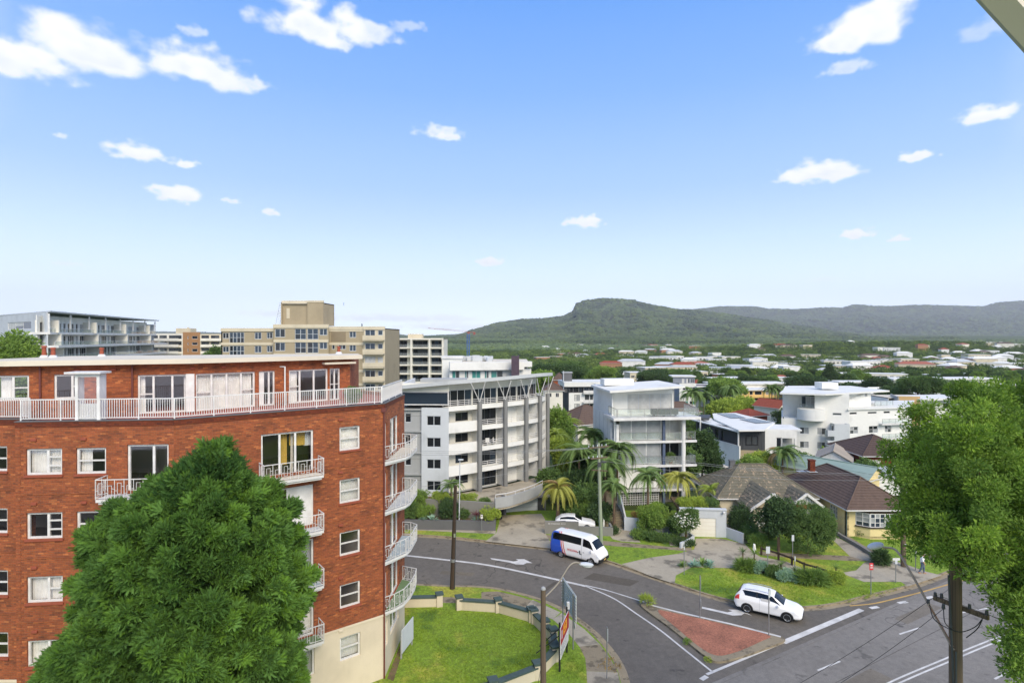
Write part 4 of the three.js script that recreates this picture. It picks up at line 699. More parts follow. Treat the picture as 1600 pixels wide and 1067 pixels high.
  { const [x, z] = bays[1].at(2.2, -0.9), y = CY + (fl[2] - CY) * SC; for (const k of [0, 1]) { const t = thing('balcony_chair', k ? 'right-hand white plastic chair on a curved balcony of the grey building' : 'left-hand white plastic chair on a curved balcony of the grey building', 'chair', [(x + k * 1.0) * SC, y + 0.02, (z - k * 0.7) * SC], 0.4 + k); obj('seat', bx(0.5, 0.05, 0.5, 0, 0.44, 0), C.white, t); obj('backrest', bx(0.5, 0.5, 0.05, 0, 0.7, -0.24), C.white, t); for (const a of [-1, 1]) for (const c of [-1, 1]) obj('leg', rod([a * 0.22, 0, c * 0.22], [a * 0.2, 0.45, c * 0.2], 0.02), C.white, t); } }
}
// terrace over a garage, in front of the curved building
{
  const b = thing('garage_podium', 'grey curved terrace wall with a wide garage door beneath it', 'garage', [0, 0.1, -66]);
  const line = smooth([[-1.8, -61.3], [-0.4, -62.1], [0.85, -63.4], [2.3, -65.2], [3.64, -67.5]], 4).map(([x, z]) => [x, z + 66]);
  obj('parapet', slab([...line, ...offset(line, 0.22).reverse()], 3.1, 2.0), C.greyMid, b);
  obj('handrail', [tube(line.map(([x, z]) => [x, 3.45, z - 0.1]), 0.04, 40, 6), ...line.filter((_, i) => i % 4 === 0).map(([x, z]) => rod([x, 3.0, z - 0.1], [x, 3.45, z - 0.1], 0.03))], C.white, b);
  obj('terrace_floor', slab([...line.map(([x, z]) => [x, z - 0.15]), [3.7, -9.5], [1.7, -7.6], [-0.9, -5.2], [-4.1, -2.8], [-7.3, -0.6], [-9.4, -0.9], [-9.2, 1.5]], 2.0, 1.75), C.concrete, b);
  const gf = frame([-1.0, 66.4], [3.5, 67.7]);
  const door = put(obj('garage_door', bx(4.2, 1.95, 0.1, 2.1, 0.98, 0), C.greyPale, b), gf, 0, 0.05, 0, b);
  for (let i = 1; i < 4; i++) obj('door_groove', bx(4.2, 0.025, 0.02, 2.1, i * 0.49, 0.055), C.greyMid, door);
  put(obj('garage_wall', [bx(0.9, 2.2, 0.3, 4.75, 1.1, 0), bx(0.3, 2.2, 1.2, -0.1, 1.1, 0.4), bx(6, 0.2, 3.5, 2.5, 1.86, -1)], C.greyDark, b), gf, 0, -0.05, 0, b);
  put(obj('side_door', bx(0.8, 1.9, 0.08, 4.6, 0.95, 0.17), C.steelDark, b), gf, 0, 0.02, 0, b);
  const t = thing('retaining_wall', 'long grey retaining wall behind the garden bed below the curved building', 'wall', [-5, 0.1, -62.5]);
  obj('wall', strip([[-4.6, -0.2], [0, 0.6], [3.0, 1.35]], 0, 0.3, 2.62, -0.2), C.greyWall, t);
  obj('garden_soil', slab([[-5.5, -0.5], [3, 1.0], [3, -2.2], [-4, -5], [-5.5, -5]], 1.95, 1.8), C.soil, t);
  const p = thing('planter_wall', 'low grey planter wall along the footpath left of the garage drive', 'wall', [-6.5, 0.1, -61]);
  obj('wall', slab([[-6.5, 0.4], [4.75, 0.95], [4.75, 0.65], [-6.5, 0.1]], 1.02, -0.2), C.greyDark, p);
  obj('return_wall', slab([[4.45, 0.65], [4.75, 0.65], [4.75, -1.4], [4.45, -1.4]], 1.02, -0.2), C.greyDark, p);
  obj('garden_soil', slab([[-6.5, 0.1], [4.45, 0.62], [4.45, -1.0], [-4, -1.8], [-6.5, -2]], 0.8, 0.6), C.soil, p);
}
// ------------------------------------------------------------------ narrow white building with glazed balconies
{
  const X0 = 12.6, D0 = 70, th = 0.12, e = [Math.cos(th), Math.sin(th)];            // front runs to the right and slightly away
  const P = (u, w) => [X0 + e[0] * u + e[1] * w, D0 + e[1] * u - e[0] * w];         // w towards the viewer
  const b = thing('white_terrace_building', 'narrow white apartment building with flat oversailing roof and glass balconies', 'apartment building', [X0, 0, -D0]);
  const fr = frame(P(0, 0), P(9.2, 0)), side = frame(P(0, -10), P(0, 0)), right = frame(P(9.2, 0), P(9.2, -10)), inn = frame(P(0.3, -1.5), P(9.2, -1.5));
  const fl = [-1.3, 1.75, 4.75, 7.75, 10.8];
  block(b, side, -2, 12.8, [[8.2, 4.95, 9.7, 7.5], [8.2, 7.95, 9.7, 10.5], [8.3, 0.2, 9.6, 1.6]], C.render, 0.2);
  for (const v of [4.95, 7.95]) glazing(b, side, 8.2, v, 1.5, 2.55, { pane: C.blind, wd: 0.07, mat: C.greyPale });
  glazing(b, side, 8.3, 0.2, 1.3, 1.4, { pane: C.dark, wd: 0.07, mat: C.greyPale });
  block(b, frame(P(0.05, -10), P(0.05, -1.2)), 10.8, 3.3, [], C.render, 0.2);
  block(b, right, -2, 12.8, [], C.render, 0.2);
  for (const u of [1.5, 3.4, 5.3, 7.2]) put(obj('panel_joint', bx(0.05, 12.4, 0.03, 0, 6.2, 0.0), C.greyMid, b), side, u, -1.8, 0, b);
  // lattice ground floor, glazed floors above on the left half, open balconies on the right
  block(b, inn, -2, 4.0, [], C.greyWall); block(b, frame(P(0.3, -0.15), P(5.6, -0.15)), 1.9, 2.6, [], C.render, 0.15);
  { const gs = []; for (let i = 0; i <= 17; i++) gs.push(bx(0.07, 2.3, 0.06, 0.6 + i * 0.3, 1.15, 0)); for (let i = 0; i <= 8; i++) gs.push(bx(5.1, 0.07, 0.05, 3.15, i * 0.285, 0)); put(obj('lattice_screen', gs, C.white, b), fr, 0, -0.9, -0.1, b); }
  for (const k of [2, 3]) {
    const v = fl[k] + 0.1, w = 5.35;
    const m = glazing(b, fr, 0.75, v, w, fl[k + 1] - fl[k] - 0.42, { cols: [['f', 0.28], ['f', 0.36], ['f', 0.36]], pane: C.blind, wd: 0.08, mat: C.white, name: 'glazed_screen', rec: 0.25 });
    glassRail(b, fr, 0.75, 6.1, v, -0.05, { h: 1.0, step: 1.8 });
  }
  for (const k of [1, 2, 3]) {                               // open bays on the right
    block(b, frame(P(6.4, -1.4), P(9.2, -1.4)), fl[k], 2.75, [[0.1, fl[k] + 0.05, 2.6, fl[k] + 2.4]], C.render, 0.15);
    glazing(b, frame(P(6.4, -1.4), P(9.2, -1.4)), 0.1, fl[k] + 0.05, 2.5, 2.35, { cols: [['f', 1], ['f', 1]], pane: k === 3 ? [C.blindPale, C.blind] : [C.dark, C.darkGrey], wd: 0.07, mat: C.white, name: 'sliding_door' });
    glassRail(b, fr, 6.45, 9.0, fl[k] + 0.05, 0.3, { h: 1.0, step: 1.3 });
    const sd = frame(P(10.4, 0.1), P(10.4, -4)); glassRail(b, sd, 0, 4.0, fl[k] + 0.05, 0.0, { h: 1.0, step: 1.35 }); glassRail(b, fr, 9.3, 10.4, fl[k] + 0.05, 0.05, { h: 1.0, step: 1.0 });
    put(obj('balcony', [bx(10.5, 0.26, 1.9, 5.25, -0.1, -0.55), bx(1.5, 0.26, 4.2, 9.75, -0.1, -2.0)], C.white, b), fr, 0, fl[k], 0, b);
  }
  put(obj('balcony', bx(5.6, 0.26, 0.6, 3.2, -0.1, 0.05), C.white, b), fr, 0, fl[1] + 0.0, 0.0, b);
  put(obj('pillar', [bx(0.34, 13, 0.34, 0.35, 5.4, 0.1), bx(0.26, 13, 0.3, -0.1, 5.4, -0.9)], C.white, b), fr, 0, -2, 0, b);
  put(obj('pillar', rod([8.75, 0, 0.25], [8.75, 13, 0.25], 0.26, 0.26, 14), C.white, b), fr, 0, -2.2, 0, b);
  put(obj('pillar', bx(0.3, 13, 0.3, 6.3, 5.4, 0.1), MAT(0x5c6a84, { map: T.grain }), b), fr, 0, -1, 0, b);
  // terrace slab, top storey, roof
  put(obj('terrace', bx(11.0, 0.32, 5, 5.0, -0.1, -1.2), C.white, b), fr, 0, fl[4] - 0.05, 0.1, b);
  const tp = frame(P(0.4, -2.2), P(8.6, -2.2)); block(b, tp, fl[4], 3.1, [[2.0, fl[4] + 0.1, 7.9, fl[4] + 2.55]], C.render, 0.2);
  glazing(b, tp, 2.0, fl[4] + 0.1, 5.9, 2.45, { cols: [['f', 1], ['f', 1], ['f', 1], ['f', 1]], pane: C.blindPale, wd: 0.07, mat: C.greyPale, name: 'sliding_door' });
  block(b, frame(P(0.4, -10), P(0.4, -2.2)), fl[4], 3.1, [], C.render, 0.2); block(b, frame(P(8.6, -2.2), P(8.6, -10)), fl[4], 3.2, [], C.render, 0.2);
  glassRail(b, fr, 0.1, 10.2, fl[4] + 0.1, 1.0, { h: 0.95, step: 1.6 }); glassRail(b, frame(P(10.4, 1.0), P(10.4, -3.2)), 0, 4.2, fl[4] + 0.1, 0, { h: 0.95, step: 1.4 }); glassRail(b, frame(P(0.0, -2.5), P(0.0, 1.0)), 0, 3.5, fl[4] + 0.1, 0, { h: 0.95, step: 1.2 });
  { const g = bx(9.6, 0.26, 9.0, 4.1, 0, -5.2), p = g.attributes.position; for (let i = 0; i < p.count; i++) p.setY(i, p.getY(i) + p.getX(i) * 0.055); put(obj('roof', g, C.roofWhite, b), fr, 0, 13.95, 1.2, b); put(obj('roof_plant', bx(4.0, 0.8, 2.0, 2.2, 0.55, -8.2), C.render, b), fr, 0, 14.1, 2.2, b); }
  for (const f of fl.slice(1)) put(obj('floor_slab', bx(9, 0.2, 8.3, 4.6, -0.15, -5.6), C.greyPale, b), fr, 0, f, 0, b);
  block(b, frame(P(9.1, -9.9), P(0.1, -9.9)), -2, 15.8, [], C.render, 0.2);
  { const [x, z] = fr.at(6.3, 0.3); const t = thing('barbecue', 'long dark covered barbecue on the top terrace of the narrow white building', 'barbecue', [x, fl[4] + 0.11, z], fr.ang); obj('cover', rbx(3.4, 0.75, 0.7, 0.1, 0, 0.5, 0), C.char, t); for (const a of [-1.4, 1.4]) obj('leg', bx(0.1, 0.2, 0.6, a, 0.1, 0), C.black, t); }
  const PL = (u, w, y) => { const [x, z] = fr.at(u, w); return [x, y, z]; };
  for (const [u, k, l] of [[7.4, 2, 'leafy pot plants on the middle balcony of the narrow white building'], [9.9, 3, 'tall pot plant on the upper side balcony of the narrow white building']]) { const [x, y, z] = PL(u, -0.4, fl[k] + 0.05); const t = thing('potted_plant', l, 'potted plant', [x, y, z]); obj('pot', rod([0, 0, 0], [0, 0.4, 0], 0.2, 0.28, 10), C.terra, t); crown(t, [[0, 0.8, 0, 0.45, 0.5, 0.4]], { geo: CL.fine, per: 60, mat: leafMat.mid, name: 'foliage' }); }
}
// ------------------------------------------------------------------ dark-clad house with solar panels
{
  const b = thing('dark_clad_house', 'long dark-clad house with a pale flat roof, solar panels and white boundary wall', 'house', [30, -2, -88]);
  // front (short) end faces the street; the long left wall runs back
  const A = [40.2, 101], Bf = [44.8, 100.6], A2 = [36.9, 114], fr = frame(A, Bf), lf = frame(A2, A), y0 = -2.6;
  const clad = (f, y, h, holes) => { block(b, f, y, h, holes, C.char, 0.2); const n = Math.floor(f.L / 0.4), gs = []; for (let i = 1; i < n; i++) { const u = i * 0.4; if (holes.some((q) => u > q[0] - 0.15 && u < q[2] + 0.15)) continue; gs.push(bx(0.05, h - 0.1, 0.05, u, h / 2, 0.02)); } if (gs.length) stuff(put(obj('cladding_rib', gs, C.char, b), f, 0, y, 0, b)); };
  block(b, fr, y0, 3.2, [], C.tan, 0.2); clad(fr, 0.6, 3.5, [[1.3, 1.55, 3.4, 3.2]]); glazing(b, fr, 1.3, 1.55, 2.1, 1.65, { cols: [['f', 1], ['f', 1]], pane: C.darkGrey, mat: C.black, wd: 0.12, rec: -0.12, deep: 0.3 });
  clad(lf, 0.6, 3.45, [[lf.L - 7, 1.5, lf.L - 5.9, 3.3], [lf.L - 5, 1.5, lf.L - 4.4, 3.3]]); for (const [u, w] of [[lf.L - 7, 1.1], [lf.L - 5, 0.6]]) glazing(b, lf, u, 1.5, w, 1.8, { pane: C.dark, mat: C.black });
  block(b, lf, y0, 3.2, [], C.render, 0.2);
  const up = (px, py, y) => { const [x, z] = G(px, py, y); return [x - 30, z + 88]; };
  const rf = obj('roof', slab([up(1155, 674, 4.3), up(1195, 673.5, 4.3), up(1212, 662, 4.3), up(1150, 646.5, 4.3), up(1114, 647.5, 4.3), up(1116, 656, 4.3)], 6.5, 6.25), C.roofWhite, b);
  obj('low_roof', slab([up(1155, 674.5, 4.2), up(1116, 657, 4.2), up(1112, 653, 4.2), up(1081, 655, 4.2)], 6.2, 6.0), C.roofWhite, b);
  obj('low_wall', slab([up(1108, 657, 4.2), up(1111, 651.5, 4.2), up(1092, 652, 4.2), up(1090, 656.5, 4.2)], 6.7, 3), C.char, b);
  put(obj('eave', bx(lf.L, 0.16, 0.8, lf.L / 2, 0, -0.2), C.white, b), lf, 0, 4.12, 0, b);
  const pv = MAT(0x39424e, { roughness: 0.15, metalness: 0.3 });
  for (const [p, q, s, t] of [[[1121, 647.5], [1148, 648], [1166, 654.5], [1143, 655]], [[1156, 656.5], [1178, 655.5], [1208, 661.5], [1182, 663]]]) { const K = [p, q, s, t].map(([a, c]) => up(a, c, 4.4)), L2 = (i, j) => { const u = i / 3, v = j / 4, m = (a, c, k) => a + (c - a) * k; return [0, 1].map((k) => m(m(K[0][k], K[1][k], u), m(K[3][k], K[2][k], u), v)); }; for (let i = 0; i < 3; i++) for (let j = 0; j < 4; j++) { const c = L2(i + 0.5, j + 0.5), shrink = (p2) => [c[0] + (p2[0] - c[0]) * 0.96, c[1] + (p2[1] - c[1]) * 0.96]; obj('solar_panel', slab([L2(i, j), L2(i + 1, j), L2(i + 1, j + 1), L2(i, j + 1)].map(shrink), 6.62, 6.57), pv, rf); } }
  // white wing at the right and white boundary wall at the left
  const wf = frame([44.8, 100.8], [50.2, 100.2]); block(b, wf, y0 + 0.6, 6.3, [[2.0, 1.2, 2.9, 2.9], [3.0, 1.0, 5.1, 2.8]], C.render, 0.2); glazing(b, wf, 2.0, 1.2, 0.9, 1.7, { pane: C.dark, mat: C.white }); glassRail(b, wf, 3.0, 5.1, 1.0, 0, { h: 0.9, step: 1 }); put(obj('inner_wall', bx(2.6, 2.6, 0.1, 4, 2.2, -1.8), C.greyMid, b), wf, 0, 0, 0, b);
  obj('wing_roof', slab([[44.6, -101.2], [51, -100], [52, -106], [45, -107]].map(([x, z]) => [x - 30, z + 88]), 6.35, 6.1), C.roofWhite, b);
  const bw = thing('boundary_wall', 'tall white rendered boundary wall beside the dark-clad house', 'wall', [37, -2.5, -104]), f2 = frame([36.2, 112], [39.9, 99.5]); put(obj('wall', bx(f2.L, 4.3, 0.25, f2.L / 2, 2.15, 0), C.render, bw), f2, 0, -2.8, 0, bw); put(obj('coping', bx(f2.L, 0.08, 0.32, f2.L / 2, 4.34, 0), C.white, bw), f2, 0, -2.8, 0, bw);
  for (const [u, l] of [[1.5, 4], [f2.L - 0.4, 3]]) put(obj('post', rod([0, 4, 0], [0, 4 + l, 0], 0.14, 0.14, 8), C.white, bw), f2, u, -2.8, 0, bw);
}
// ------------------------------------------------------------------ big white building on the right
{
  const b = thing('white_apartment_building', 'large white rendered apartment building with stepped flat roofs', 'apartment building', [55, -4.2, -118]);
  const L = frame([Wx(1222, 119), 119], [Wx(1328, 116), 116]), Rr = frame([Wx(1328, 116), 116], [Wx(1419, 119), 119]), y0 = -4.6;
  const rows = [Hy(689.5, 118) - 0.0, Hy(666, 118)];
  const holesL = [], holesR = [];
  for (const [p0, p1] of [[1251, 1264.5], [1278, 1292]]) { holesL.push([L.u(p0), Hy(700, 118), L.u(p1), Hy(690, 118)]); holesL.push([L.u(p0), Hy(678, 118), L.u(p1), Hy(668, 118)]); }
  holesL.push([L.u(1230), Hy(671, 119), L.u(1238), Hy(665, 119)]);
  for (const [p0, p1] of [[1329.5, 1342], [1359, 1373], [1384, 1394]]) { holesR.push([Rr.u(p0), Hy(698, 117), Rr.u(p1), Hy(689, 117)]); holesR.push([Rr.u(p0), Hy(677, 117), Rr.u(p1), Hy(666, 117)]); }
  for (const [p0, p1] of [[1302, 1316]]) holesL.push([L.u(p0), Hy(648.5, 117), L.u(p1), Hy(645, 117)]);
  for (const [p0, p1] of [[1328, 1340], [1357, 1371], [1382, 1392]]) holesR.push([Math.max(0.1, Rr.u(p0)), Hy(647, 117), Rr.u(p1), Hy(643.5, 117)]);
  const topL = Hy(655, 118), topR = Hy(639, 117), topM = Hy(614, 118);
  const cut = L.u(1274), Ll = frame(L.at(0).map((v, i) => (i ? -v : v)), (() => { const [x, z] = L.at(cut); return [x, -z]; })()), Lr = frame((() => { const [x, z] = L.at(cut); return [x, -z]; })(), [Wx(1328, 116), 116]);
  block(b, Ll, y0, topL - y0, holesL.filter((h) => h[2] < cut), C.render); block(b, Lr, y0, topM - y0, holesL.filter((h) => h[0] > cut).map((h) => [h[0] - cut, h[1], h[2] - cut, h[3]]), C.render);
  for (const h of holesL) glazing(b, L, h[0], h[1], h[2] - h[0], h[3] - h[1], { cols: h[3] - h[1] > 0.7 ? [['f', 1], ['f', 1]] : [['f', 1]], pane: [C.blind, C.darkGrey, C.blind], wd: 0.07, mat: C.greyPale });
  block(b, Rr, y0, topR - y0, holesR, C.render);
  for (const h of holesR) glazing(b, Rr, h[0], h[1], h[2] - h[0], h[3] - h[1], { cols: h[3] - h[1] > 0.7 ? [['d', 1], ['d', 1]] : [['f', 1]], pane: [C.blind, C.dark, C.darkGrey], wd: 0.07, mat: C.white });
  const q = (px, d) => { return [Wx(px, d) - 55, 118 - d]; };
  obj('roof_slab', slab([q(1226, 119.5), q(1262, 117.6), q(1278, 128), q(1222, 132)], topL + 4.2 + 0.12, topL + 4.2 - 0.1), C.roofWhite, b);
  obj('roof_slab', slab([q(1326, 115.6), q(1423, 118.6), q(1430, 132), q(1328, 130)], topR + 4.2 + 0.15, topR + 4.2 - 0.1), C.roofWhite, b);
  // penthouse with oversailing roof
  const R2 = frame([Wx(1291, 117), 117.4], [Wx(1362, 121), 121]); block(b, R2, topR, topM - topR, [[R2.L * 0.86, topR + 2.2, R2.L * 0.92, topR + 3.2]], C.render); glazing(b, R2, R2.L * 0.86, topR + 2.2, R2.L * 0.06, 1.0, { pane: C.blind, wd: 0.06 });
  obj('roof', slab([q(1219, 117), q(1291, 114.2), q(1391, 122), q(1330, 134), q(1232, 134)], topM + 4.2 + 0.15, topM + 4.2 - 0.15), C.roofWhite, b);
  const tf0 = frame([Wx(1224, 122), 122], [Wx(1258, 121), 121]), tb = frame([Wx(1244, 124), 124], [Wx(1278, 122), 122]);
  block(b, tf0, topL, topM - topL + 0.2, [[Wx(1248, 122) - Wx(1224, 122), topL + 0.1, Wx(1254, 122) - Wx(1224, 122), topL + 2.2]], C.render); glazing(b, tf0, Wx(1248, 122) - Wx(1224, 122), topL + 0.1, 0.85, 2.1, { pane: C.dark, wd: 0.06 });
  { const f = frame([Wx(1253, 120.6), 120.6], [Wx(1275, 119.4), 119.4]); glazing(b, f, 0, Hy(637, 120), f.L, 2.4, { cols: [['f', 1], ['f', 1], ['f', 1]], pane: [C.darkBlue, C.blind, C.darkBlue], mat: C.greyPale, name: 'sliding_door' }); glassRail(b, f, -0.3, f.L, Hy(638.5, 119), 1.0, { h: 0.9 }); }
  put(obj('curved_bay', new THREE.CylinderGeometry(2.6, 2.6, Hy(638, 118) - topL, 28, 1).translate(0, (Hy(638, 118) - topL) / 2, 0), C.render, b), L, L.u(1268), topL, 0.2, b);
  obj('roof_plant', bx(3.5, 1.3, 3, Wx(1292, 124) - 55, topM + 5.3, -6), C.render, b);
  // stair tower and balconies
  { const f = frame([Wx(1305, 115), 115], [Wx(1329, 114.6), 114.6]), hT = Hy(662.5, 115); block(b, f, y0, hT - y0, [], C.greyPale); put(obj('tower_side', bx(0.25, hT - y0, 3, 0.12, (hT - y0) / 2, -1.6), C.greyPale, b), f, 0, y0, 0, b); put(obj('tower_side', bx(0.25, hT - y0, 3, f.L - 0.12, (hT - y0) / 2, -1.6), C.greyPale, b), f, 0, y0, 0, b); for (const y of [Hy(682, 115), Hy(698, 115)]) put(obj('balcony', [bx(1.3, 1.2, 0.14, -0.65, 0.6, 0), bx(1.3, 0.15, 1.4, -0.65, 0, -0.7), bx(0.1, 1.2, 1.2, -1.28, 0.6, -0.7)], C.greyPale, b), f, 0, y, 0, b); put(obj('stair_window', bx(0.05, 1.4, 0.5, -0.02, 0, -0.9), C.dark, b), f, 0, Hy(672, 115), 0, b); }
  for (const y of [Hy(662, 118), Hy(685, 118)]) { const f = frame([Wx(1380, 116.6), 116.6], [Wx(1423, 117.8), 117.8]); put(obj('balcony', [bx(f.L, 0.3, 1.8, f.L / 2, 0, -0.9)], C.white, b), f, 0, y, 0, b); glassRail(b, f, 0.1, f.L - 0.1, y + 0.15, -0.1, { h: 0.95, step: 1.5 }); }
  glassRail(b, frame([Wx(1368, 121), 121], [Wx(1408, 123), 123]), 0, 5, topR + 0.15, 0, { h: 1.0 });
  block(b, frame([Wx(1419, 119), 119], [Wx(1426, 132), 132]), y0, topR - y0, [], C.render); block(b, frame([Wx(1222, 133), 133], [Wx(1222, 119), 119]), y0, topL - y0, [], C.render); block(b, frame([Wx(1228, 133), 133], [Wx(1224, 122), 122]), topL, topM - topL + 0.2, [], C.render);
}
// ------------------------------------------------------------------ tiled roofs and small houses
function roofPlane(a, b, c, d, step = 0.34, lift = 0.035) {  // a, b eave left to right; d, c above them; tile courses with raised lower edges
  const A = V3(...a), B = V3(...b), C2 = V3(...c), D = V3(...d), n = Math.max(2, Math.round(A.clone().add(B).distanceTo(C2.clone().add(D)) / 2 / step)), nn = B.clone().sub(A).cross(D.clone().sub(A)).normalize(); if (nn.y < 0) nn.negate();
  const pos = [], uv = [], L = A.distanceTo(B);
  const quad = (p, q, r, s, v0, v1) => { for (const [v, u, w] of [[p, 0, v0], [q, L, v0], [r, L, v1], [p, 0, v0], [r, L, v1], [s, 0, v1]]) { pos.push(v.x, v.y, v.z); uv.push(u, w); } };
  for (let i = 0; i < n; i++) { const t0 = i / n, t1 = (i + 1) / n, p = A.clone().lerp(D, t0), q = B.clone().lerp(C2, t0), r = B.clone().lerp(C2, t1), s = A.clone().lerp(D, t1), up = nn.clone().multiplyScalar(lift), P2 = p.clone().add(up), Q = q.clone().add(up); quad(P2, Q, r, s, i * step, (i + 1) * step); quad(p, q, Q, P2, 0, lift); }
  const g = new THREE.BufferGeometry(); g.setAttribute('position', new THREE.Float32BufferAttribute(pos, 3)); g.setAttribute('uv', new THREE.Float32BufferAttribute(uv, 2)); g.computeVertexNormals(); return g;
}
// hipped roof over a rectangle x0..x1, z0..z1 (z1 nearer the viewer), ridge along z when long, in local coordinates
function hip(parent, x0, x1, z0, z1, ye, yr, mat, { over = 0.45, cap = mat, gable = false, step = 0.34, alongX = (x1 - x0) > (z1 - z0) } = {}) {
  x0 -= over; x1 += over; z0 -= over; z1 += over; const w = alongX ? z1 - z0 : x1 - x0, in2 = gable ? 0 : w / 2;
  const r0 = alongX ? [x0 + in2, yr, (z0 + z1) / 2] : [(x0 + x1) / 2, yr, z0 + in2], r1 = alongX ? [x1 - in2, yr, (z0 + z1) / 2] : [(x0 + x1) / 2, yr, z1 - in2];
  const nw = [x0, ye, z0], ne = [x1, ye, z0], se = [x1, ye, z1], sw = [x0, ye, z1], gs = [];
  if (alongX) { gs.push(roofPlane(sw, se, r1, r0, step), roofPlane(ne, nw, r0, r1, step)); if (!gable) gs.push(roofPlane(nw, sw, r0, r0, step), roofPlane(se, ne, r1, r1, step)); }
  else { gs.push(roofPlane(nw, sw, r1, r0, step), roofPlane(se, ne, r0, r1, step)); if (!gable) gs.push(roofPlane(sw, se, r1, r1, step), roofPlane(ne, nw, r0, r0, step)); }
  const roof = obj('roof', gs, mat, parent);
  const up = ([x, y, z]) => [x, y + 0.04, z], caps = [rod(up(r0), up(r1), 0.09, 0.09, 7)]; if (!gable) caps.push(rod(up(nw), up(r0), 0.08, 0.08, 6), rod(up(ne), up(alongX ? r1 : r0), 0.08, 0.08, 6), rod(up(se), up(r1), 0.08, 0.08, 6), rod(up(sw), up(alongX ? r0 : r1), 0.08, 0.08, 6));
  obj('ridge_cap', caps, cap, roof);
  obj('gutter', [bar(nw, ne, 0.1, 0.12), bar(ne, se, 0.1, 0.12), bar(se, sw, 0.1, 0.12), bar(sw, nw, 0.1, 0.12)].map((g) => g.translate(0, -0.06, 0)), C.white, roof);
  return roof;
}
const wallsOf = (parent, x0, x1, z0, z1, y, h, mat, ox = 0, oz = 0) => { const mk = (a, b2) => frame([a[0] + ox, -(a[1] + oz)], [b2[0] + ox, -(b2[1] + oz)]); return { s: mk([x0, z1], [x1, z1]), e: mk([x1, z1], [x1, z0]), n: mk([x1, z0], [x0, z0]), w: mk([x0, z0], [x0, z1]) }; };

{ // bungalow with weathered grey-green roof
  const ox = 27.8, oz = -66, b = thing('bungalow', 'old bungalow with weathered grey-green tiled roof and two white front gables', 'house', [ox, 0.1, oz]);
  const W = wallsOf(b, -4.9, 5.4, -3.8, 3.4, 0, 2.9, C.tanPale, ox, oz);
  block(b, W.s, 0.1, 2.9, [], C.tanPale); block(b, W.w, 0.1, 2.9, [[4.6, 1.0, 5.8, 2.2]], C.tanPale); glazing(b, W.w, 4.6, 1.0, 1.2, 1.2, { cols: [['d', 1]], pane: C.dark }); block(b, W.e, 0.1, 2.9, [], C.tanPale); block(b, W.n, 0.1, 2.9, [], C.tanPale);
  hip(b, -4.9, 5.4, -3.8, 3.4, 2.85, 5.7, C.oldTile, { step: 0.4 });
  const wing = (x0, x1, zf, yr, brick) => {
    const g = frame([x0 + ox, -(zf + oz)], [x1 + ox, -(zf + oz)]), L = x1 - x0; block(b, g, 0.1, 2.75, [[L * 0.15, 0.9, L * 0.85, 2.35]], brick ? C.brick : C.tanPale); glazing(b, g, L * 0.15, 0.9, L * 0.7, 1.45, { cols: [['d', 1], ['d', 1], ['d', 1]], pane: [C.blindPale, C.blind], wd: 0.08 });
    for (const [p, q] of [[[x1, zf], [x1, 2]], [[x0, 2], [x0, zf]]]) block(b, frame([p[0] + ox, -(p[1] + oz)], [q[0] + ox, -(q[1] + oz)]), 0.1, 2.75, [], C.tanPale);
    const xm = (x0 + x1) / 2, e = 0.4, ye = 2.8; const rf = obj('gable_roof', [roofPlane([x0 - e, ye - 0.2, 0], [x0 - e, ye - 0.2, zf + 0.5], [xm, yr, zf + 0.5], [xm, yr, -1.5], 0.4), roofPlane([x1 + e, ye - 0.2, zf + 0.5], [x1 + e, ye - 0.2, 0], [xm, yr, -1.5], [xm, yr, zf + 0.5], 0.4)], C.oldTile, b);
    obj('bargeboard', [bar([x0 - e, ye - 0.24, zf + 0.52], [xm, yr - 0.04, zf + 0.52], 0.08, 0.26), bar([x1 + e, ye - 0.24, zf + 0.52], [xm, yr - 0.04, zf + 0.52], 0.08, 0.26)], C.white, rf);
    const tri = new THREE.Shape([[x0, ye], [x1, ye], [xm, yr - 0.18]].map((p) => new THREE.Vector2(...p))); obj('gable', new THREE.ExtrudeGeometry(tri, { depth: 0.15, bevelEnabled: false }).translate(0, 0, zf), brick ? C.white : C.tan, rf);
    if (brick) stuff(obj('gable_lattice', Array.from({ length: 8 }, (_, i) => bx(0.05, 0.5, 0.05, lerp(x0 + 0.5, x1 - 0.5, i / 7), ye + 0.3, zf + 0.18)), C.greyMid, rf)); else obj('eave_band', bx(L, 0.1, 0.2, xm, ye - 0.05, zf + 0.08), C.woodDark, rf);
  };
  wing(-2.9, 1.3, 6.9, 4.35, false); wing(1.9, 4.7, 5.6, 4.0, true);
  obj('chimney', [bx(0.6, 1.0, 0.5, -1.9, 5.5, -0.9), bx(0.7, 0.1, 0.6, -1.9, 6.0, -0.9)], C.greyDark, b);
}
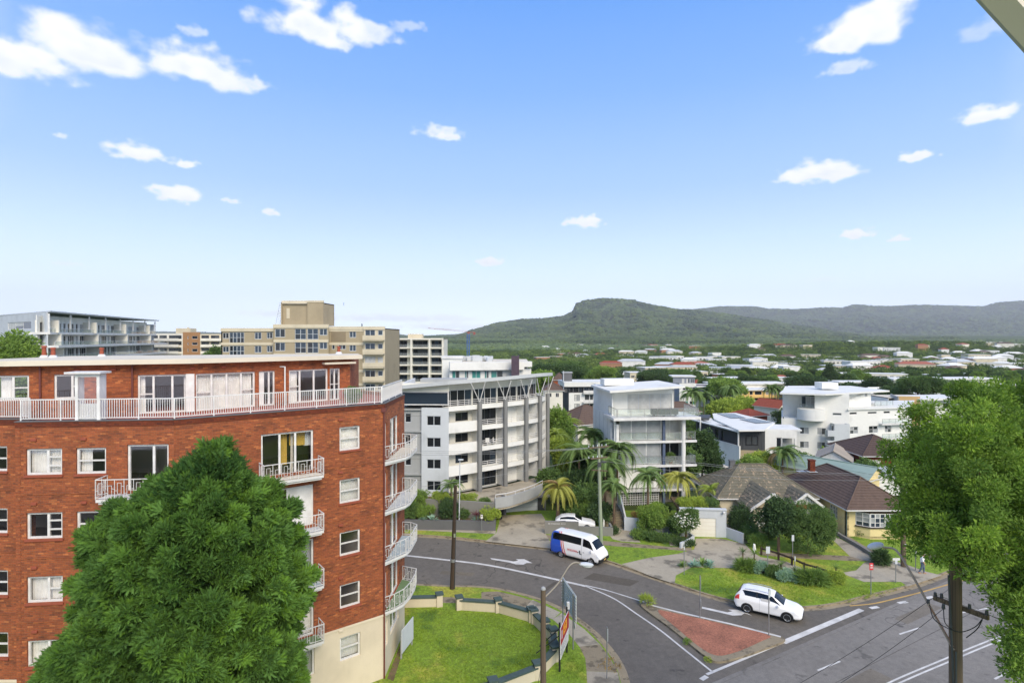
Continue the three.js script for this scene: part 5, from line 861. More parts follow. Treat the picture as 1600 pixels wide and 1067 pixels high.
{ // yellow house with brown tiles
  const x0 = 34.4, x1 = 40.2, z1 = -58.4, z0 = -70.2, ox = 37, oz = -64, b = thing('yellow_house', 'pale yellow house with brown tiled hip roof and a corner bay window', 'house', [ox, 0.1, oz]);
  const W = wallsOf(b, x0, x1, z0, z1, 0, 3, C.yellowWall), uw = W.w.u(1297), ux = W.w.u(1310);
  block(b, W.s, -0.2, 3.25, [], C.yellowWall); block(b, W.w, -0.2, 3.25, [[uw, 1.25, ux, 2.6]], C.yellowWall); glazing(b, W.w, uw, 1.25, ux - uw, 1.35, { cols: [['t', 1], ['t', 1], ['t', 1]], pane: C.blind, mat: C.white, wd: 0.1 });
  block(b, W.e, -0.2, 3.25, [], C.yellowWall); block(b, W.n, -0.2, 3.25, [], C.yellowWall);
  put(obj('meter_box', bx(0.5, 0.6, 0.1, 0, 0, 0.05), C.yellowWall, b), W.w, W.w.u(1316), 1.5, 0, b); put(obj('downpipe', rod([0, 0, 0], [0, 3.1, 0], 0.06), C.capGreen, b), W.s, -0.04, 0, 0.1, b);
  { // bay of three casements and an angled side light
    const bay = (a, c, cols) => { const f = frame(a, c); block(b, f, 0.2, 1.05, [], C.yellowWall, 0.12); block(b, f, 2.7, 0.3, [], C.woodDark, 0.12); glazing(b, f, 0.02, 1.3, f.L - 0.04, 1.4, { cols, pane: [C.blind, C.darkBlue], mat: C.white, wd: 0.075, rec: 0.0 }); put(obj('bay_sill', bx(f.L, 0.1, 0.25, f.L / 2, 0, 0), C.woodDark, b), f, 0, 1.26, 0, b); };
    bay([35.3, 58.4], [36.3, 57.55], [['t', 1], ['t', 1]]); bay([36.3, 57.55], [39.3, 57.5], [['t', 1], ['t', 1], ['t', 1], ['t', 1], ['t', 1], ['t', 1]]); bay([39.3, 57.5], [40.0, 58.35], [['t', 1]]);
    obj('bay_base', slab([[35.3, -58.4], [36.3, -57.55], [39.3, -57.5], [40.0, -58.4]].map(([x, z]) => [x - ox, z - oz]), 0.3, -0.2), C.yellowWall, b);
  }
  hip(b, x0 - ox, x1 - ox, z0 - oz, z1 - oz + 0.5, 3.05, 5.5, C.brownTile, { step: 0.36, over: 0.6 });
  obj('chimney', [bx(0.6, 1.5, 0.6, -2.0, 5.4, -2.4), bx(0.7, 0.12, 0.7, -2.0, 6.15, -2.4)], C.brickDark, b); obj('chimney_flashing', bx(1.0, 0.05, 0.9, -2.05, 4.85, -2.3), C.roofGrey, b); obj('skylight', bx(0.9, 0.06, 0.7, -2.6, 4.55, -3.6).rotateZ(0.0), C.roofGrey, b);
}
function simpleHouse(name, label, x, z, w, l, h, hr, wall, roof, o = {}) {
  const y = o.y ?? gy(x, z) - 0.1, b = thing(name, label, o.cat ?? 'house', [x, y, z], o.turn ?? 0, o.group);
  const c = Math.cos(o.turn ?? 0), s = Math.sin(o.turn ?? 0);
  obj('wall', [bx(w, h + 0.4, l, 0, h / 2 - 0.2, 0)], wall, b);
  if (o.flat) obj('roof', [bx(w + 0.5, 0.25, l + 0.5, 0, h + 0.1, 0)], roof, b); else hip(b, -w / 2, w / 2, -l / 2, l / 2, h, hr, roof, { gable: o.gable, step: o.step ?? 0.5, over: 0.4, alongX: o.alongX ?? w > l });
  if (o.gable) { const ax = o.alongX ?? w > l, tri = new THREE.Shape([[-(ax ? l : w) / 2, h], [(ax ? l : w) / 2, h], [0, hr - 0.12]].map((p) => new THREE.Vector2(...p))), g = new THREE.ExtrudeGeometry(tri, { depth: (ax ? w : l), bevelEnabled: false }).translate(0, 0, -(ax ? w : l) / 2); if (ax) g.rotateY(Math.PI / 2); obj('gable', g, wall, b); }
  for (const [u, v, ww, hh, pane, side] of o.win ?? []) { const m = obj('window', cached('sw' + ww + hh, () => mg([bx(ww, 0.08, 0.1, 0, hh / 2, 0), bx(ww, 0.08, 0.1, 0, -hh / 2, 0), bx(0.08, hh, 0.1, -ww / 2, 0, 0), bx(0.08, hh, 0.1, ww / 2, 0, 0), bx(0.06, hh, 0.08, 0, 0, 0)])), C.white, b); const p = obj('pane', cached('sp' + ww + hh, () => bx(ww - 0.05, hh - 0.05, 0.03)), pane ?? C.dark, m); if (side) { m.rotation.y = -Math.PI / 2; m.position.set(-w / 2 - 0.01, v, u); } else m.position.set(u, v, l / 2 + 0.01); }
  return b;
}
simpleHouse('brick_house', 'brown brick house with dark brown hip roof in front of the large white building', Wx(1378, 88), -90, 8.5, 9, 4.6, 7.0, C.brickDark, MAT(0x5d4a41, { map: again(T.grain, 2) }), { win: [[-2.6, 3.2, 1.7, 1.4, C.blindPale, false], [1.5, 2.4, 1.2, 1.6, C.dark, true]], y: -1.8 });
simpleHouse('weatherboard_shed', 'small white gabled outbuilding with pale brown roof behind the yellow house', Wx(1305, 88), -88, 4.2, 7, 2.6, 4.0, C.white, MAT(0xa59a8c, { map: T.grime }), { gable: true, win: [[0.7, 1.5, 1.0, 0.8]], y: -0.4, turn: -0.55, alongX: false });
simpleHouse('tin_roofed_house', 'long house with pale green tin roof behind the yellow house', Wx(1308, 77), -80, 5, 13, 2.7, 4.1, C.yellowWall, C.greenTin, { gable: true, step: 3, turn: 0.62, alongX: false, y: -0.6 });
simpleHouse('grey_shed', 'low pale shed with a flat roof behind the yellow house near the street tree', Wx(1385, 78), -78, 6, 5, 2.1, 2.4, C.render, C.roofGrey, { flat: true, y: 0 });
simpleHouse('cream_shed', 'low cream gabled garage below the white boundary wall', Wx(1122, 84), -84, 5.5, 6, 1.9, 3.2, C.creamPale, MAT(0xd8cdb8, { map: T.grime }), { gable: true, step: 3, alongX: false, y: -1.3 });
{ // white garage with side steps, walls and front steps of the white building
  const b = thing('garage', 'pale rendered garage with a wide white door at the top of the drive', 'garage', [19.9, 0.1, -58]);
  const f = frame([17.3, 58.4], [21.9, 58.0]), hh = 2.9; block(b, f, 0, hh, [[1.0, 0.02, 3.6, 2.05]], C.greyPale, 0.35); const d = put(obj('garage_door', bx(2.6, 2.03, 0.06, 1.3, 1.02, -0.1), C.creamPale, b), f, 1.0, 0.03, 0, b); for (let i = 1; i < 5; i++) obj('door_groove', bx(2.6, 0.02, 0.02, 1.3, i * 0.41, -0.065), C.fascia, d);
  put(obj('parapet', [bx(4.7, 0.12, 0.5, 2.3, hh + 0.06, -0.15)], C.greyPale, b), f, 0, 0, 0, b); put(obj('roof_garden', bx(4.6, 0.2, 5, 2.3, hh - 0.3, -2.85), C.soil, b), f, 0, 0, 0, b);
  put(obj('wall_lamp', [rod([0, 0, 0], [0, 0, 0.2], 0.04), new THREE.SphereGeometry(0.13, 10, 8).translate(0, 0, 0.25)], C.white, b), f, 4.3, 2.75, 0, b);
  const w = thing('garden_wall', 'pale rendered garden wall joining the garage to the front steps', 'wall', [14, 0.1, -59]);
  const g1 = frame([11.9, 60.2], [13.9, 59.6]), g2 = frame([13.9, 59.6], [17.3, 58.6]); block(w, g1, 0, 1.5, [], C.greyPale, 0.2); block(w, g2, 0, 1.75, [], C.greyPale, 0.2); put(obj('gate', bx(0.8, 1.4, 0.06, 2.3, 0.75, 0.02), C.slateBlue, w), g2, 0, 0, 0, w);
  const lw = thing('planter_wall', 'low white kerb wall round the flowering tree beside the garage', 'wall', [17, 0.1, -56.6]); obj('wall', [strip([[-0.6, 1.6], [0.9, 0.2], [1.4, -0.6], [1.2, -1.5]], 0, 0.18, 0.55, -0.1)], C.greyPale, lw);
  const st = thing('front_steps', 'concrete entrance steps between white walls leading to the narrow white building', 'steps', [11, 0.1, -61.5]); for (let i = 0; i < 7; i++) obj('step', bx(2.2, 0.18, 0.36, 0, 0.09 + i * 0.17, 0.5 - i * 0.34), C.concreteOld, st); obj('landing', bx(2.2, 0.2, 8, 0.2, 1.15, -6), C.concreteOld, st);
  { const sh = new THREE.Shape([[0.9, 0], [0.9, 1.0], [-2.2, 2.6], [-4, 2.6], [-4, 0]].map((p) => new THREE.Vector2(...p))); for (const s of [-1, 1]) obj('side_wall', new THREE.ExtrudeGeometry(sh, { depth: 0.16, bevelEnabled: false }).rotateY(-Math.PI / 2).translate(s * 1.2 + 0.08, 0, 0), C.render, st); }
  const ss = thing('side_steps', 'short flight of steps with a white railing on the right of the garage', 'steps', [23.3, 0.1, -57.4], 0.5); for (let i = 0; i < 5; i++) obj('step', bx(1.5, 0.17, 0.34, 0, 0.085 + i * 0.16, 0.7 - i * 0.32), C.concrete, ss); obj('landing', bx(1.5, 0.2, 3.2, 0, 0.7, -2.4), C.concrete, ss); { const gs = [bar([0.85, 1.0, 0.9], [0.85, 1.85, -0.9], 0.05, 0.05), bar([0.85, 1.85, -0.9], [0.85, 1.85, -4], 0.05, 0.05)]; for (let i = 0; i < 14; i++) { const z = 0.9 - i * 0.36, y = z > -0.9 ? lerp(0.1, 0.85, (0.9 - z) / 1.8) : 0.85; gs.push(bx(0.03, 0.9, 0.03, 0.85, y + 0.45, z)); } obj('railing', gs, C.white, ss); } obj('side_wall', bx(0.2, 1.1, 4.6, -0.85, 0.5, -1.5), C.greyPale, ss);
  const nm = thing('name_wall', 'dark grey sign wall beside the driveway with small raised white lettering', 'wall', [6.3, 0.1, -57]); const nf = frame([3.4, 59.1], [6.9, 58.8]); block(nm, nf, 0, 1.45, [], C.greyWall, 0.25); block(nm, frame([6.9, 58.75], [10.4, 58.4]), 0, 1.0, [], C.greyWall, 0.25); block(nm, frame([10.4, 58.4], [10.4, 60]), 0, 1.0, [], C.greyWall, 0.2);
  const tt = []; let x = 0.42; for (const wd of [0.09, 0.09, 0, 0.14, 0.1, 0.1, 0.1, 0.05, 0.1, 0.1, 0, 0.12, 0.08, 0.08, 0.08]) { if (wd) { tt.push(bx(wd * 0.8, 0.03, 0.02, x, 0.06, 0), bx(0.025, 0.12, 0.02, x - wd * 0.35, 0, 0)); if (wd > 0.085) tt.push(bx(0.025, 0.12, 0.02, x + wd * 0.3, 0, 0)); } x += wd ? wd + 0.03 : 0.1; }
  put(obj('lettering', tt, C.white, nm), nf, 0, 1.2, 0.01, nm);
}
// ------------------------------------------------------------------ buildings behind
const occupied = [];                                        // circles where no tree of the plain may stand
const keep = (x, d, r) => occupied.push([x, d, r]);
for (const [x, d, r] of [[-16, 34, 16], [-2, 74, 12], [17, 75, 8], [42, 106, 10], [55, 120, 18], [28, 66, 8], [37, 64, 8], [56, 90, 7]]) keep(x, d, r);
const fpx = (a, da, c, dc) => frame([Wx(a, da), da], [Wx(c, dc), dc]);
// rows of windows on a wall: cells = [px0, px1], rows = [py top, py bottom]
function rowsOn(b, fr, y0, top, cells, rows, o = {}) {
  const hs = []; for (const [p0, p1] of cells) for (const [a, c] of rows) { const u0 = fr.u(p0), u1 = fr.u(p1), d = fr.d(u0); hs.push([u0, Hy(c, d), u1, Hy(a, d)]); }
  block(b, fr, y0, top - y0, hs, o.wall ?? C.render, 0.25); hs.forEach((h) => glazing(b, fr, h[0] + 0.02, h[1], h[2] - h[0] - 0.04, h[3] - h[1], { cols: o.cols ?? [['f', 1], ['f', 1]], pane: o.pane ?? PANES, mat: o.mat ?? C.white, wd: o.wd ?? 0.09, name: o.name ?? 'window' }));
}
const shut = (b, x0, x1, d0, d1, y0, y1, mat) => { const g = b.position; for (const [p, q] of [[[x1, d0], [x1, d1]], [[x1, d1], [x0, d1]], [[x0, d1], [x0, d0]]]) block(b, frame(p, q), y0, y1 - y0, [], mat); obj('roof_slab', slab([[x0, -d0], [x1, -d0], [x1, -d1], [x0, -d1]].map(([x, z]) => [x - g.x, z - g.z]), y1 - g.y + 0.02, y1 - g.y - 0.2), C.fascia, b); };
{ // tan tower
  const d = 122, y0 = -4, b = thing('tan_apartment_tower', 'tan apartment tower with a tall lift block on its roof, behind the brick building', 'apartment tower', [Wx(470, d), y0, -d]), H = (py) => Hy(py, d);
  const rows = Array.from({ length: 5 }, (_, k) => 515 + k * 21.2);
  const bayRow = (fr, c, ws) => rowsOn(b, fr, y0, c, ws.flatMap((w) => [w]), rows.map((r) => [r + 3, r + 18]), { wall: C.tan });
  const A = fpx(345, d, 427, d), B = fpx(427, d - 1.5, 513, d - 1.5), D = fpx(513, d, 568, d), E = fpx(568, d - 0.3, 601, d - 0.3);
  const hs = (fr, list, top, wall = C.tan) => { const all = []; for (const [p0, p1, a, c, o] of list) for (const r of rows) { const u0 = fr.u(p0), u1 = fr.u(p1), dd = fr.d(u0); all.push([u0, Hy(r + c, dd), u1, Hy(r + a, dd), o]); } block(b, fr, y0, top - y0, all, wall, 0.25); all.forEach((h, i) => glazing(b, fr, h[0] + 0.02, h[1], h[2] - h[0] - 0.04, h[3] - h[1], { cols: h[4] ?? [['f', 1]], pane: i % 5 === 2 ? C.blindPale : [C.darkBlue, C.darkBlue, C.dark], wd: 0.1, mat: C.greyPale })); };
  hs(A, [[347, 357, 5, 14, [['f', 1], ['f', 1]]], [357.5, 381, 4, 21, [['d', 1], ['d', 1], ['d', 1], ['d', 1]]], [397, 408, 4, 15, [['f', 1], ['f', 1]]], [416, 425.5, 4, 14, [['f', 1], ['f', 1]]]], H(513));
  hs(B, [[429, 445, -1, 12, [['f', 1], ['f', 1]]], [460, 478, -1.5, 15.5, [['d', 1], ['d', 1]]], [479.5, 497, -1.5, 15.5, [['d', 1], ['d', 1]]], [498.5, 511, -1.5, 9, [['f', 1], ['f', 1]]]], H(508));
  hs(D, [[518, 523, 22, 31, [['f', 1]]], [528, 540, 21, 31, [['f', 1], ['f', 1]]], [545.5, 556, 0, 12.5, [['f', 1], ['f', 1]]]], H(511));
  put(obj('recess_panel', bx(3.1, 2.4, 0.1, 0, 0, 0.02), MAT(0x8e8068, { map: T.grime }), b), D, D.u(528.5), H(525), 0, b);
  hs(E, [[570, 586, 0, 16, [['f', 1], ['f', 1]]], [590, 598, 1, 9, [['f', 1]]]], H(511), C.tanPale);
  for (const r of rows) { put(obj('balcony', [bx(4.4, 0.25, 1.4, 2.2, 0, 0.7), bx(4.4, 0.95, 0.08, 2.2, 0.55, 1.36)], C.tanPale, b), E, 0.1, H(r + 16.5), 0, b); for (const [fr, w] of [[A, A.L], [B, B.L], [D, D.L]]) put(obj('floor_band', bx(w, 0.55, 0.14, w / 2, 0, 0.02), C.tanPale, b), fr, 0, H(r + (fr === B ? -3.5 : 1.0) + 0), 0, b); }
  for (const [fr, y] of [[A, 513], [B, 507.5], [D, 510.5], [E, 510.5]]) put(obj('parapet', bx(fr.L + 0.1, 0.7, 0.35, fr.L / 2, -0.2, 0), C.tanPale, b), fr, 0, H(y) - 0.1, 0, b);
  const lift = fpx(440, d + 2, 480, d + 2), lift2 = fpx(480, d + 1.2, 505, d + 1.2); block(b, lift, H(508), H(476) - H(508) + 0.6, [], C.tan); block(b, lift2, H(508), H(475) - H(508) + 0.6, [], C.tan); for (const f of [lift, lift2]) put(obj('parapet', bx(f.L + 0.1, 0.4, 0.4, f.L / 2, 0, -0.1), C.tanPale, b), f, 0, H(475.5) + 0.7, 0, b);
  put(obj('window', bx(0.7, 2.2, 0.1, 0, 0, 0.03), C.tanPale, b), lift, lift.u(450), H(489), 0, b);
  shut(b, Wx(440, d + 2), Wx(505, d + 1.5), d + 1.5, d + 9, H(508), H(476) + 0.5, C.tan); shut(b, Wx(345, d), Wx(601, d), d, d + 16, y0, H(513), C.tan);
  { const x = Wx(437, d + 3) - b.position.x, y = H(508) - y0, gs = []; for (let i = 0; i <= 8; i++) gs.push(bar([x - 1.0 + i * 0.12, y + i * 0.62, -3], [x + i * 0.12, y + i * 0.62 + 0.4, -3], 0.06, 0.06)); gs.push(bar([x - 1, y, -3], [x, y + 5, -3], 0.07, 0.07), bar([x, y + 0.4, -3], [x + 1, y + 5.2, -3], 0.07, 0.07), bar([x + 0.3, y + 5, -3], [x + 1.9, y + 5.2, -3], 0.06, 0.06)); obj('antenna_mast', gs, C.greyPale, b); }
  obj('antenna', [rod([8, H(476) - y0, -4], [8, H(471) - y0, -4], 0.05), rod([12, H(510) - y0, -4], [12, H(505) - y0, -4], 0.12)], C.steelDark, b);
  keep(Wx(470, d), d + 6, 22);
}
{ // long grey and white apartments at the far left
  const b = thing('grey_apartment_building', 'long grey and white apartment building with deep balconies under a thin flat roof, far left', 'apartment building', [-110, -4, -150]), y0 = -4;
  const f = frame([Wx(72, 127), 127], [Wx(240, 192), 192]), g = frame([Wx(-60, 176), 176], [Wx(72, 127), 127]), fl = [21.7, 18.7, 15.6, 12.5], L = f.L;
  block(b, g, y0, 26.2 - y0, [[g.L * 0.62, 22.6, g.L * 0.86, 24.4], [g.L * 0.2, 22.6, g.L * 0.4, 24.4], [g.L * 0.62, 19.4, g.L * 0.8, 21.0]], C.greyPale); for (const [a, c] of [[0.62, 0.86], [0.2, 0.4]]) glazing(b, g, g.L * a, 22.6, g.L * (c - a), 1.8, { cols: [['f', 1], ['d', 1], ['f', 1]], pane: [C.blindPale, C.dark, C.blind], wd: 0.12 });
  glazing(b, g, g.L * 0.62, 19.4, g.L * 0.18, 1.6, { pane: C.dark, wd: 0.1 });
  const inn = frame(f.at(0.4, -2.0).map((v, i) => (i ? -v : v)), f.at(L - 0.4, -2.0).map((v, i) => (i ? -v : v)));
  fl.forEach((y, k) => {
    const hs = []; for (let u = 1.2; u < inn.L - 3; u += 6.2) { hs.push([u, y + 0.1, u + 3.2, y + 2.4]); hs.push([u + 4.1, y + 0.1, u + 5.3, y + 2.4]); }
    block(b, inn, y, k === 0 ? 3.9 : 3.0, hs, C.render, 0.2); hs.forEach((h, i) => glazing(b, inn, h[0], h[1], h[2] - h[0], h[3] - h[1], { cols: i % 2 ? [['f', 1]] : [['f', 1], ['f', 1], ['f', 1]], pane: [C.dark, C.darkBlue, C.darkGrey, C.blind], wd: 0.12, name: 'sliding_door' }));
    put(obj('balcony', bx(L + (k ? 6 : 0), 0.5, 4.6 + (k ? 1.6 : 0), L / 2 + (k ? 3 : 0), -0.15, -1.6 + (k ? 0.8 : 0)), C.white, b), f, 0, y, 0, b);
    glassRail(b, f, 0.2, L - 0.2 + (k ? 5 : 0), y, k ? 1.5 : 0.5, { h: 1.0, step: 6.5, mat: C.white });
    for (let u = 3 + k; u < L; u += 19) put(obj('party_wall', bx(0.5, 2.85, 4.6, 0, 1.4, -1.2), C.creamPale, b), f, u, y, 0, b);
  });
  for (let u = 0.3; u < L + 1; u += L / 7) put(obj('column', bx(0.28, 4.3, 0.28, 0, 2.1, 0.35), C.white, b), f, Math.min(u, L - 0.2), 21.7, 0, b);
  const rp = [f.at(-0.6, 1.0), f.at(L + 1.8, 1.0), f.at(L, -18), g.at(0, 0.5)].map(([x, z]) => [x + 110, z + 150]); obj('roof', slab(rp, 30.55, 30.25), C.roofGrey, b);
  block(b, frame(f.at(L, 0).map((v, i) => (i ? -v : v)), f.at(L, -16).map((v, i) => (i ? -v : v))), y0, 25 - y0, [], C.greyPale);
  block(b, f, y0, 16 - 4.0 - y0, [], C.greyPale);
  keep(-115, 160, 45);
}
{ // brown-and-cream apartments in the gap
  const d = 205, y0 = -6, b = thing('banded_apartment_building', 'brown brick apartment building with cream balcony bands between the grey and the tan blocks', 'apartment building', [Wx(290, d), y0, -d]), H = (py) => Hy(py, d);
  const rows = [[524, 529.5], [534, 539], [544, 549.5], [555, 561]];
  const A = fpx(230, d + 4, 285, d), B = fpx(285, d, 312, d), D = fpx(312, d, 346, d + 3);
  rowsOn(b, A, y0, H(521), [[234, 246], [248, 260], [263, 283]], rows, { wall: C.creamPale, mat: C.steelDark, pane: [C.dark, C.darkGrey] }); rowsOn(b, B, y0, H(519), [[292, 294], [299, 308]], rows.map(([a, c]) => [a + 1, c]), { wall: MAT(0xa67e58, { map: T.grime }), cols: [['f', 1]], pane: C.dark }); rowsOn(b, D, y0, H(522), [[314, 326], [329, 342]], rows, { wall: C.tanPale, mat: C.steelDark, pane: [C.dark, C.darkGrey] });
  for (const [a, c] of rows) for (const f of [A, D]) { put(obj('balcony', [bx(f.L * 0.94, 0.95, 0.15, f.L / 2, 0, 1.5), bx(f.L * 0.94, 0.2, 1.5, f.L / 2, -0.4, 0.75)], C.creamPale, b), f, 0, H(c + 1.2), 0, b); }
  obj('roof_plant', [bx(5.3, 2.4, 4, Wx(283, d) - b.position.x, H(518) - y0, -3), bx(2.6, 1.2, 2, Wx(276, d) - b.position.x, H(521) - y0, -3), bx(0.5, 1.4, 0.5, Wx(286, d) - b.position.x, H(514) - y0, -3)], C.tanPale, b);
  shut(b, Wx(230, d), Wx(346, d), d + 4, d + 16, y0, H(522), C.creamPale); keep(Wx(290, d), d + 8, 20);
}
{ // cream framed apartments
  const d = 193, y0 = -8, b = thing('cream_framed_apartments', 'cream apartment block with a grid of dark balconies behind the curved grey building', 'apartment building', [Wx(646, d), y0, -d]), H = (py) => Hy(py, d);
  const f = fpx(601, d, 692, d), back = fpx(601, d + 2.2, 692, d + 2.2), slabs = [529, 543, 556.5, 570, 583.5, 597, 610.5];
  slabs.slice(1).forEach((py, k) => { const y = H(py), hs = [[603, 615], [620, 636], [645, 668], [674, 690]].map(([a, c]) => [back.u(a), y + 0.1, back.u(c), y + 2.35]); block(b, back, y, 2.95, hs, C.creamPale, 0.2); hs.forEach((h, i) => glazing(b, back, h[0], h[1], h[2] - h[0], h[3] - h[1], { cols: [['f', 1], ['f', 1], ['f', 1]], pane: [C.dark, C.dark, C.darkGrey, C.darkBlue], mat: C.steelDark, wd: 0.1, name: 'sliding_door' })); put(obj('balcony', bx(f.L, 0.4, 2.5, f.L / 2, -0.1, -1.1), C.creamPale, b), f, 0, y, 0, b); glassRail(b, f, 0.2, f.L - 0.2, y + 0.1, -0.1, { h: 1.0, step: 4, mat: C.steelDark }); });
  for (const px of [601.5, 619, 642.5, 671, 691.3]) put(obj('column', bx(px === 642.5 || px === 671 ? 0.55 : 0.35, H(529) - y0, 0.6, 0, (H(529) - y0) / 2, 0.05), C.creamPale, b), f, f.u(px), y0, 0, b);
  put(obj('parapet', bx(f.L, 0.5, 2.8, f.L / 2, 0, -1.1), C.creamPale, b), f, 0, H(529.5), 0, b); shut(b, Wx(601, d), Wx(692, d), d + 2.2, d + 14, y0, H(529), C.creamPale);
  put(obj('penthouse_wall', bx(5, 1.6, 3, 9.5, 0.8, -6), C.tanPale, b), f, 0, H(529), 0, b); keep(Wx(646, d), d + 6, 13);
}
{ // white building with green glass
  const d = 104, y0 = -3, b = thing('white_green_glass_building', 'white flat-roofed apartments with green glazed doors and a plum coloured tower', 'apartment building', [Wx(760, d), y0, -d]), H = (py) => Hy(py, d);
  const f = fpx(702, d, 830, d + 3); rowsOn(b, f, y0, H(577), [[706, 718], [726, 732], [737, 751], [757, 764], [767, 786], [799, 808]], [[579.5, 591.5]], { pane: [C.tealGlass, C.tealGlass, C.darkGrey], mat: C.greyPale, cols: [['f', 1], ['f', 1]] });
  put(obj('parapet', [bx(f.L * 0.9, 1.5, 1.5, f.L * 0.45, 0.75, 0.2), bx(f.L * 0.1, 1.0, 1.5, f.L * 0.95, 1.0, 0)], C.render, b), f, 0, H(578.5), 0, b);
  const t = fpx(799, d - 0.8, 811, d - 0.8); block(b, t, y0, H(556) - y0, [], C.plum); obj('tower_side', bx(0.25, H(556) - y0, 4, Wx(811, d) - b.position.x - 0.1, (H(556) - y0) / 2, -1.5), C.plum, b);
  const st = fpx(691, d + 2, 722, d + 2); block(b, st, y0, H(559) - y0, [], C.render); put(obj('parapet', bx(st.L + 0.4, 0.5, 3, st.L / 2, 0, -1.3), C.white, b), st, 0, H(559), 0, b);
  const pl = []; for (let i = 0; i < 14; i++) pl.push(bx(rr(0.4, 1.4), rr(0.4, 1.3), 0.8, Wx(724 + i * 3.3 + rr(-1, 1), d) - b.position.x, H(565) - y0 + 0.4, -4 - rr(0, 2))); pl.push(rod([Wx(763, d) - b.position.x, H(566) - y0, -4], [Wx(763, d) - b.position.x, H(560) - y0, -4], 0.6, 0.6, 12)); obj('roof_plant', pl, C.greyPale, b);
  shut(b, Wx(702, d), Wx(826, d), d + 3, d + 15, y0, H(566), C.render); keep(Wx(760, d), d + 7, 13);
}
{ // white and charcoal block
  const d = 185, y0 = -10, b = thing('white_charcoal_apartments', 'white apartment block with charcoal side wall and recessed glass top floor', 'apartment building', [Wx(920, d), y0, -d]), H = (py) => Hy(py, d);
  const f = fpx(889, d, 975, d + 2), s = fpx(871, d + 12, 889, d); block(b, s, y0, H(607) - y0, [], C.char);
  rowsOn(b, f, y0, H(614), [[897.5, 906], [914, 921], [922, 931]], [[617, 626.5], [631, 641.5], [646, 653.5]], { pane: [C.blindPale, C.darkGrey, C.blind, C.dark], cols: [['d', 1], ['f', 1]], mat: C.steelDark });
  for (const py of [614.5, 629, 643.5]) put(obj('balcony', [bx(5.4, 0.3, 1.6, 0, 0, 0.7), bx(5.4, 0.9, 0.1, 0, 0.5, 1.45)], C.white, b), f, f.u(923), H(py), 0, b);
  const g = fpx(882, d + 1.2, 975, d + 3); rowsOn(b, g, H(614), H(605), [[887, 895.5], [896.5, 904], [905, 912], [913, 920], [921, 928]], [[605.5, 613]], { wall: C.greyDark, pane: [C.darkBlue, C.dark], mat: C.steelDark });
  put(obj('roof', bx(g.L + 0.5, 1.5, 12, g.L / 2, 0.75, -5), C.roofWhite, b), g, 0, H(604.5), 0, b); obj('stair_box', bx(3.0, 2.7, 3, Wx(889, d) - b.position.x, H(591) - y0, -6), C.greyDark, b); obj('stair_box_roof', bx(3.4, 0.3, 3.4, Wx(889, d) - b.position.x, H(583.5) - y0, -6), C.greyMid, b); obj('mast', rod([Wx(881, d) - b.position.x, H(612) - y0, -1], [Wx(881, d) - b.position.x, H(580) - y0, -1], 0.15), C.greyPale, b);
  shut(b, Wx(889, d), Wx(975, d), d + 2, d + 14, y0, H(614), C.render); keep(Wx(915, d), d + 7, 13);
}
{ // grey and white stepped block
  const d = 236, y0 = -11, b = thing('grey_stepped_apartments', 'grey and white stepped apartment block behind palms, right of the narrow white building', 'apartment building', [Wx(1090, d), y0, -d]), H = (py) => Hy(py, d);
  const A = fpx(1062, d, 1088, d), B = fpx(1088, d, 1112, d + 1), D = fpx(1112, d, 1150, d + 2), S = fpx(1040, d + 14, 1062, d);
  block(b, S, y0, H(600) - y0, [], C.slateBlue); rowsOn(b, A, y0, H(599), [[1067, 1076], [1078, 1087]], [[605, 609.5], [616, 621], [627, 632]], { pane: [C.darkGrey, C.tealGlass, C.dark] }); rowsOn(b, B, y0, H(604), [[1092, 1097], [1103, 1111]], [[611, 615.5], [622, 627], [633, 638]], { wall: C.slateBlue }); rowsOn(b, D, y0, H(604), [[1113, 1122], [1123, 1132], [1133, 1143]], [[610, 616.5], [621, 628], [632, 638]], { mat: C.steelDark, pane: [C.darkBlue, C.dark] });
  for (const py of [618, 629.5]) put(obj('balcony', bx(D.L, 0.9, 1.4, D.L / 2, 0, 0.7), C.white, b), D, 0, H(py), 0, b);
  const p = fpx(1052, d + 5, 1086, d + 4); rowsOn(b, p, H(600), H(590), [[1066, 1070], [1073, 1078], [1080, 1085]], [[591.5, 598.5]], { wall: C.slateBlue, pane: [C.blindPale, C.darkBlue] }); put(obj('roof', bx(p.L + 1, 0.4, 9, p.L / 2, 0, -4), C.roofWhite, b), p, 0, H(589.5), 0, b);
  put(obj('roof', bx(D.L + B.L, 0.4, 12, D.L / 2 - B.L / 2, 0, -5.5), C.roofWhite, b), D, 0, H(604), 0, b); put(obj('planter', bx(20, 0.6, 1.2, 4, 0, -3), C.plum, b), D, 0, H(603), 0, b); shut(b, Wx(1062, d), Wx(1150, d), d + 2, d + 14, y0, H(604), C.render); keep(Wx(1095, d), d + 7, 18);
}
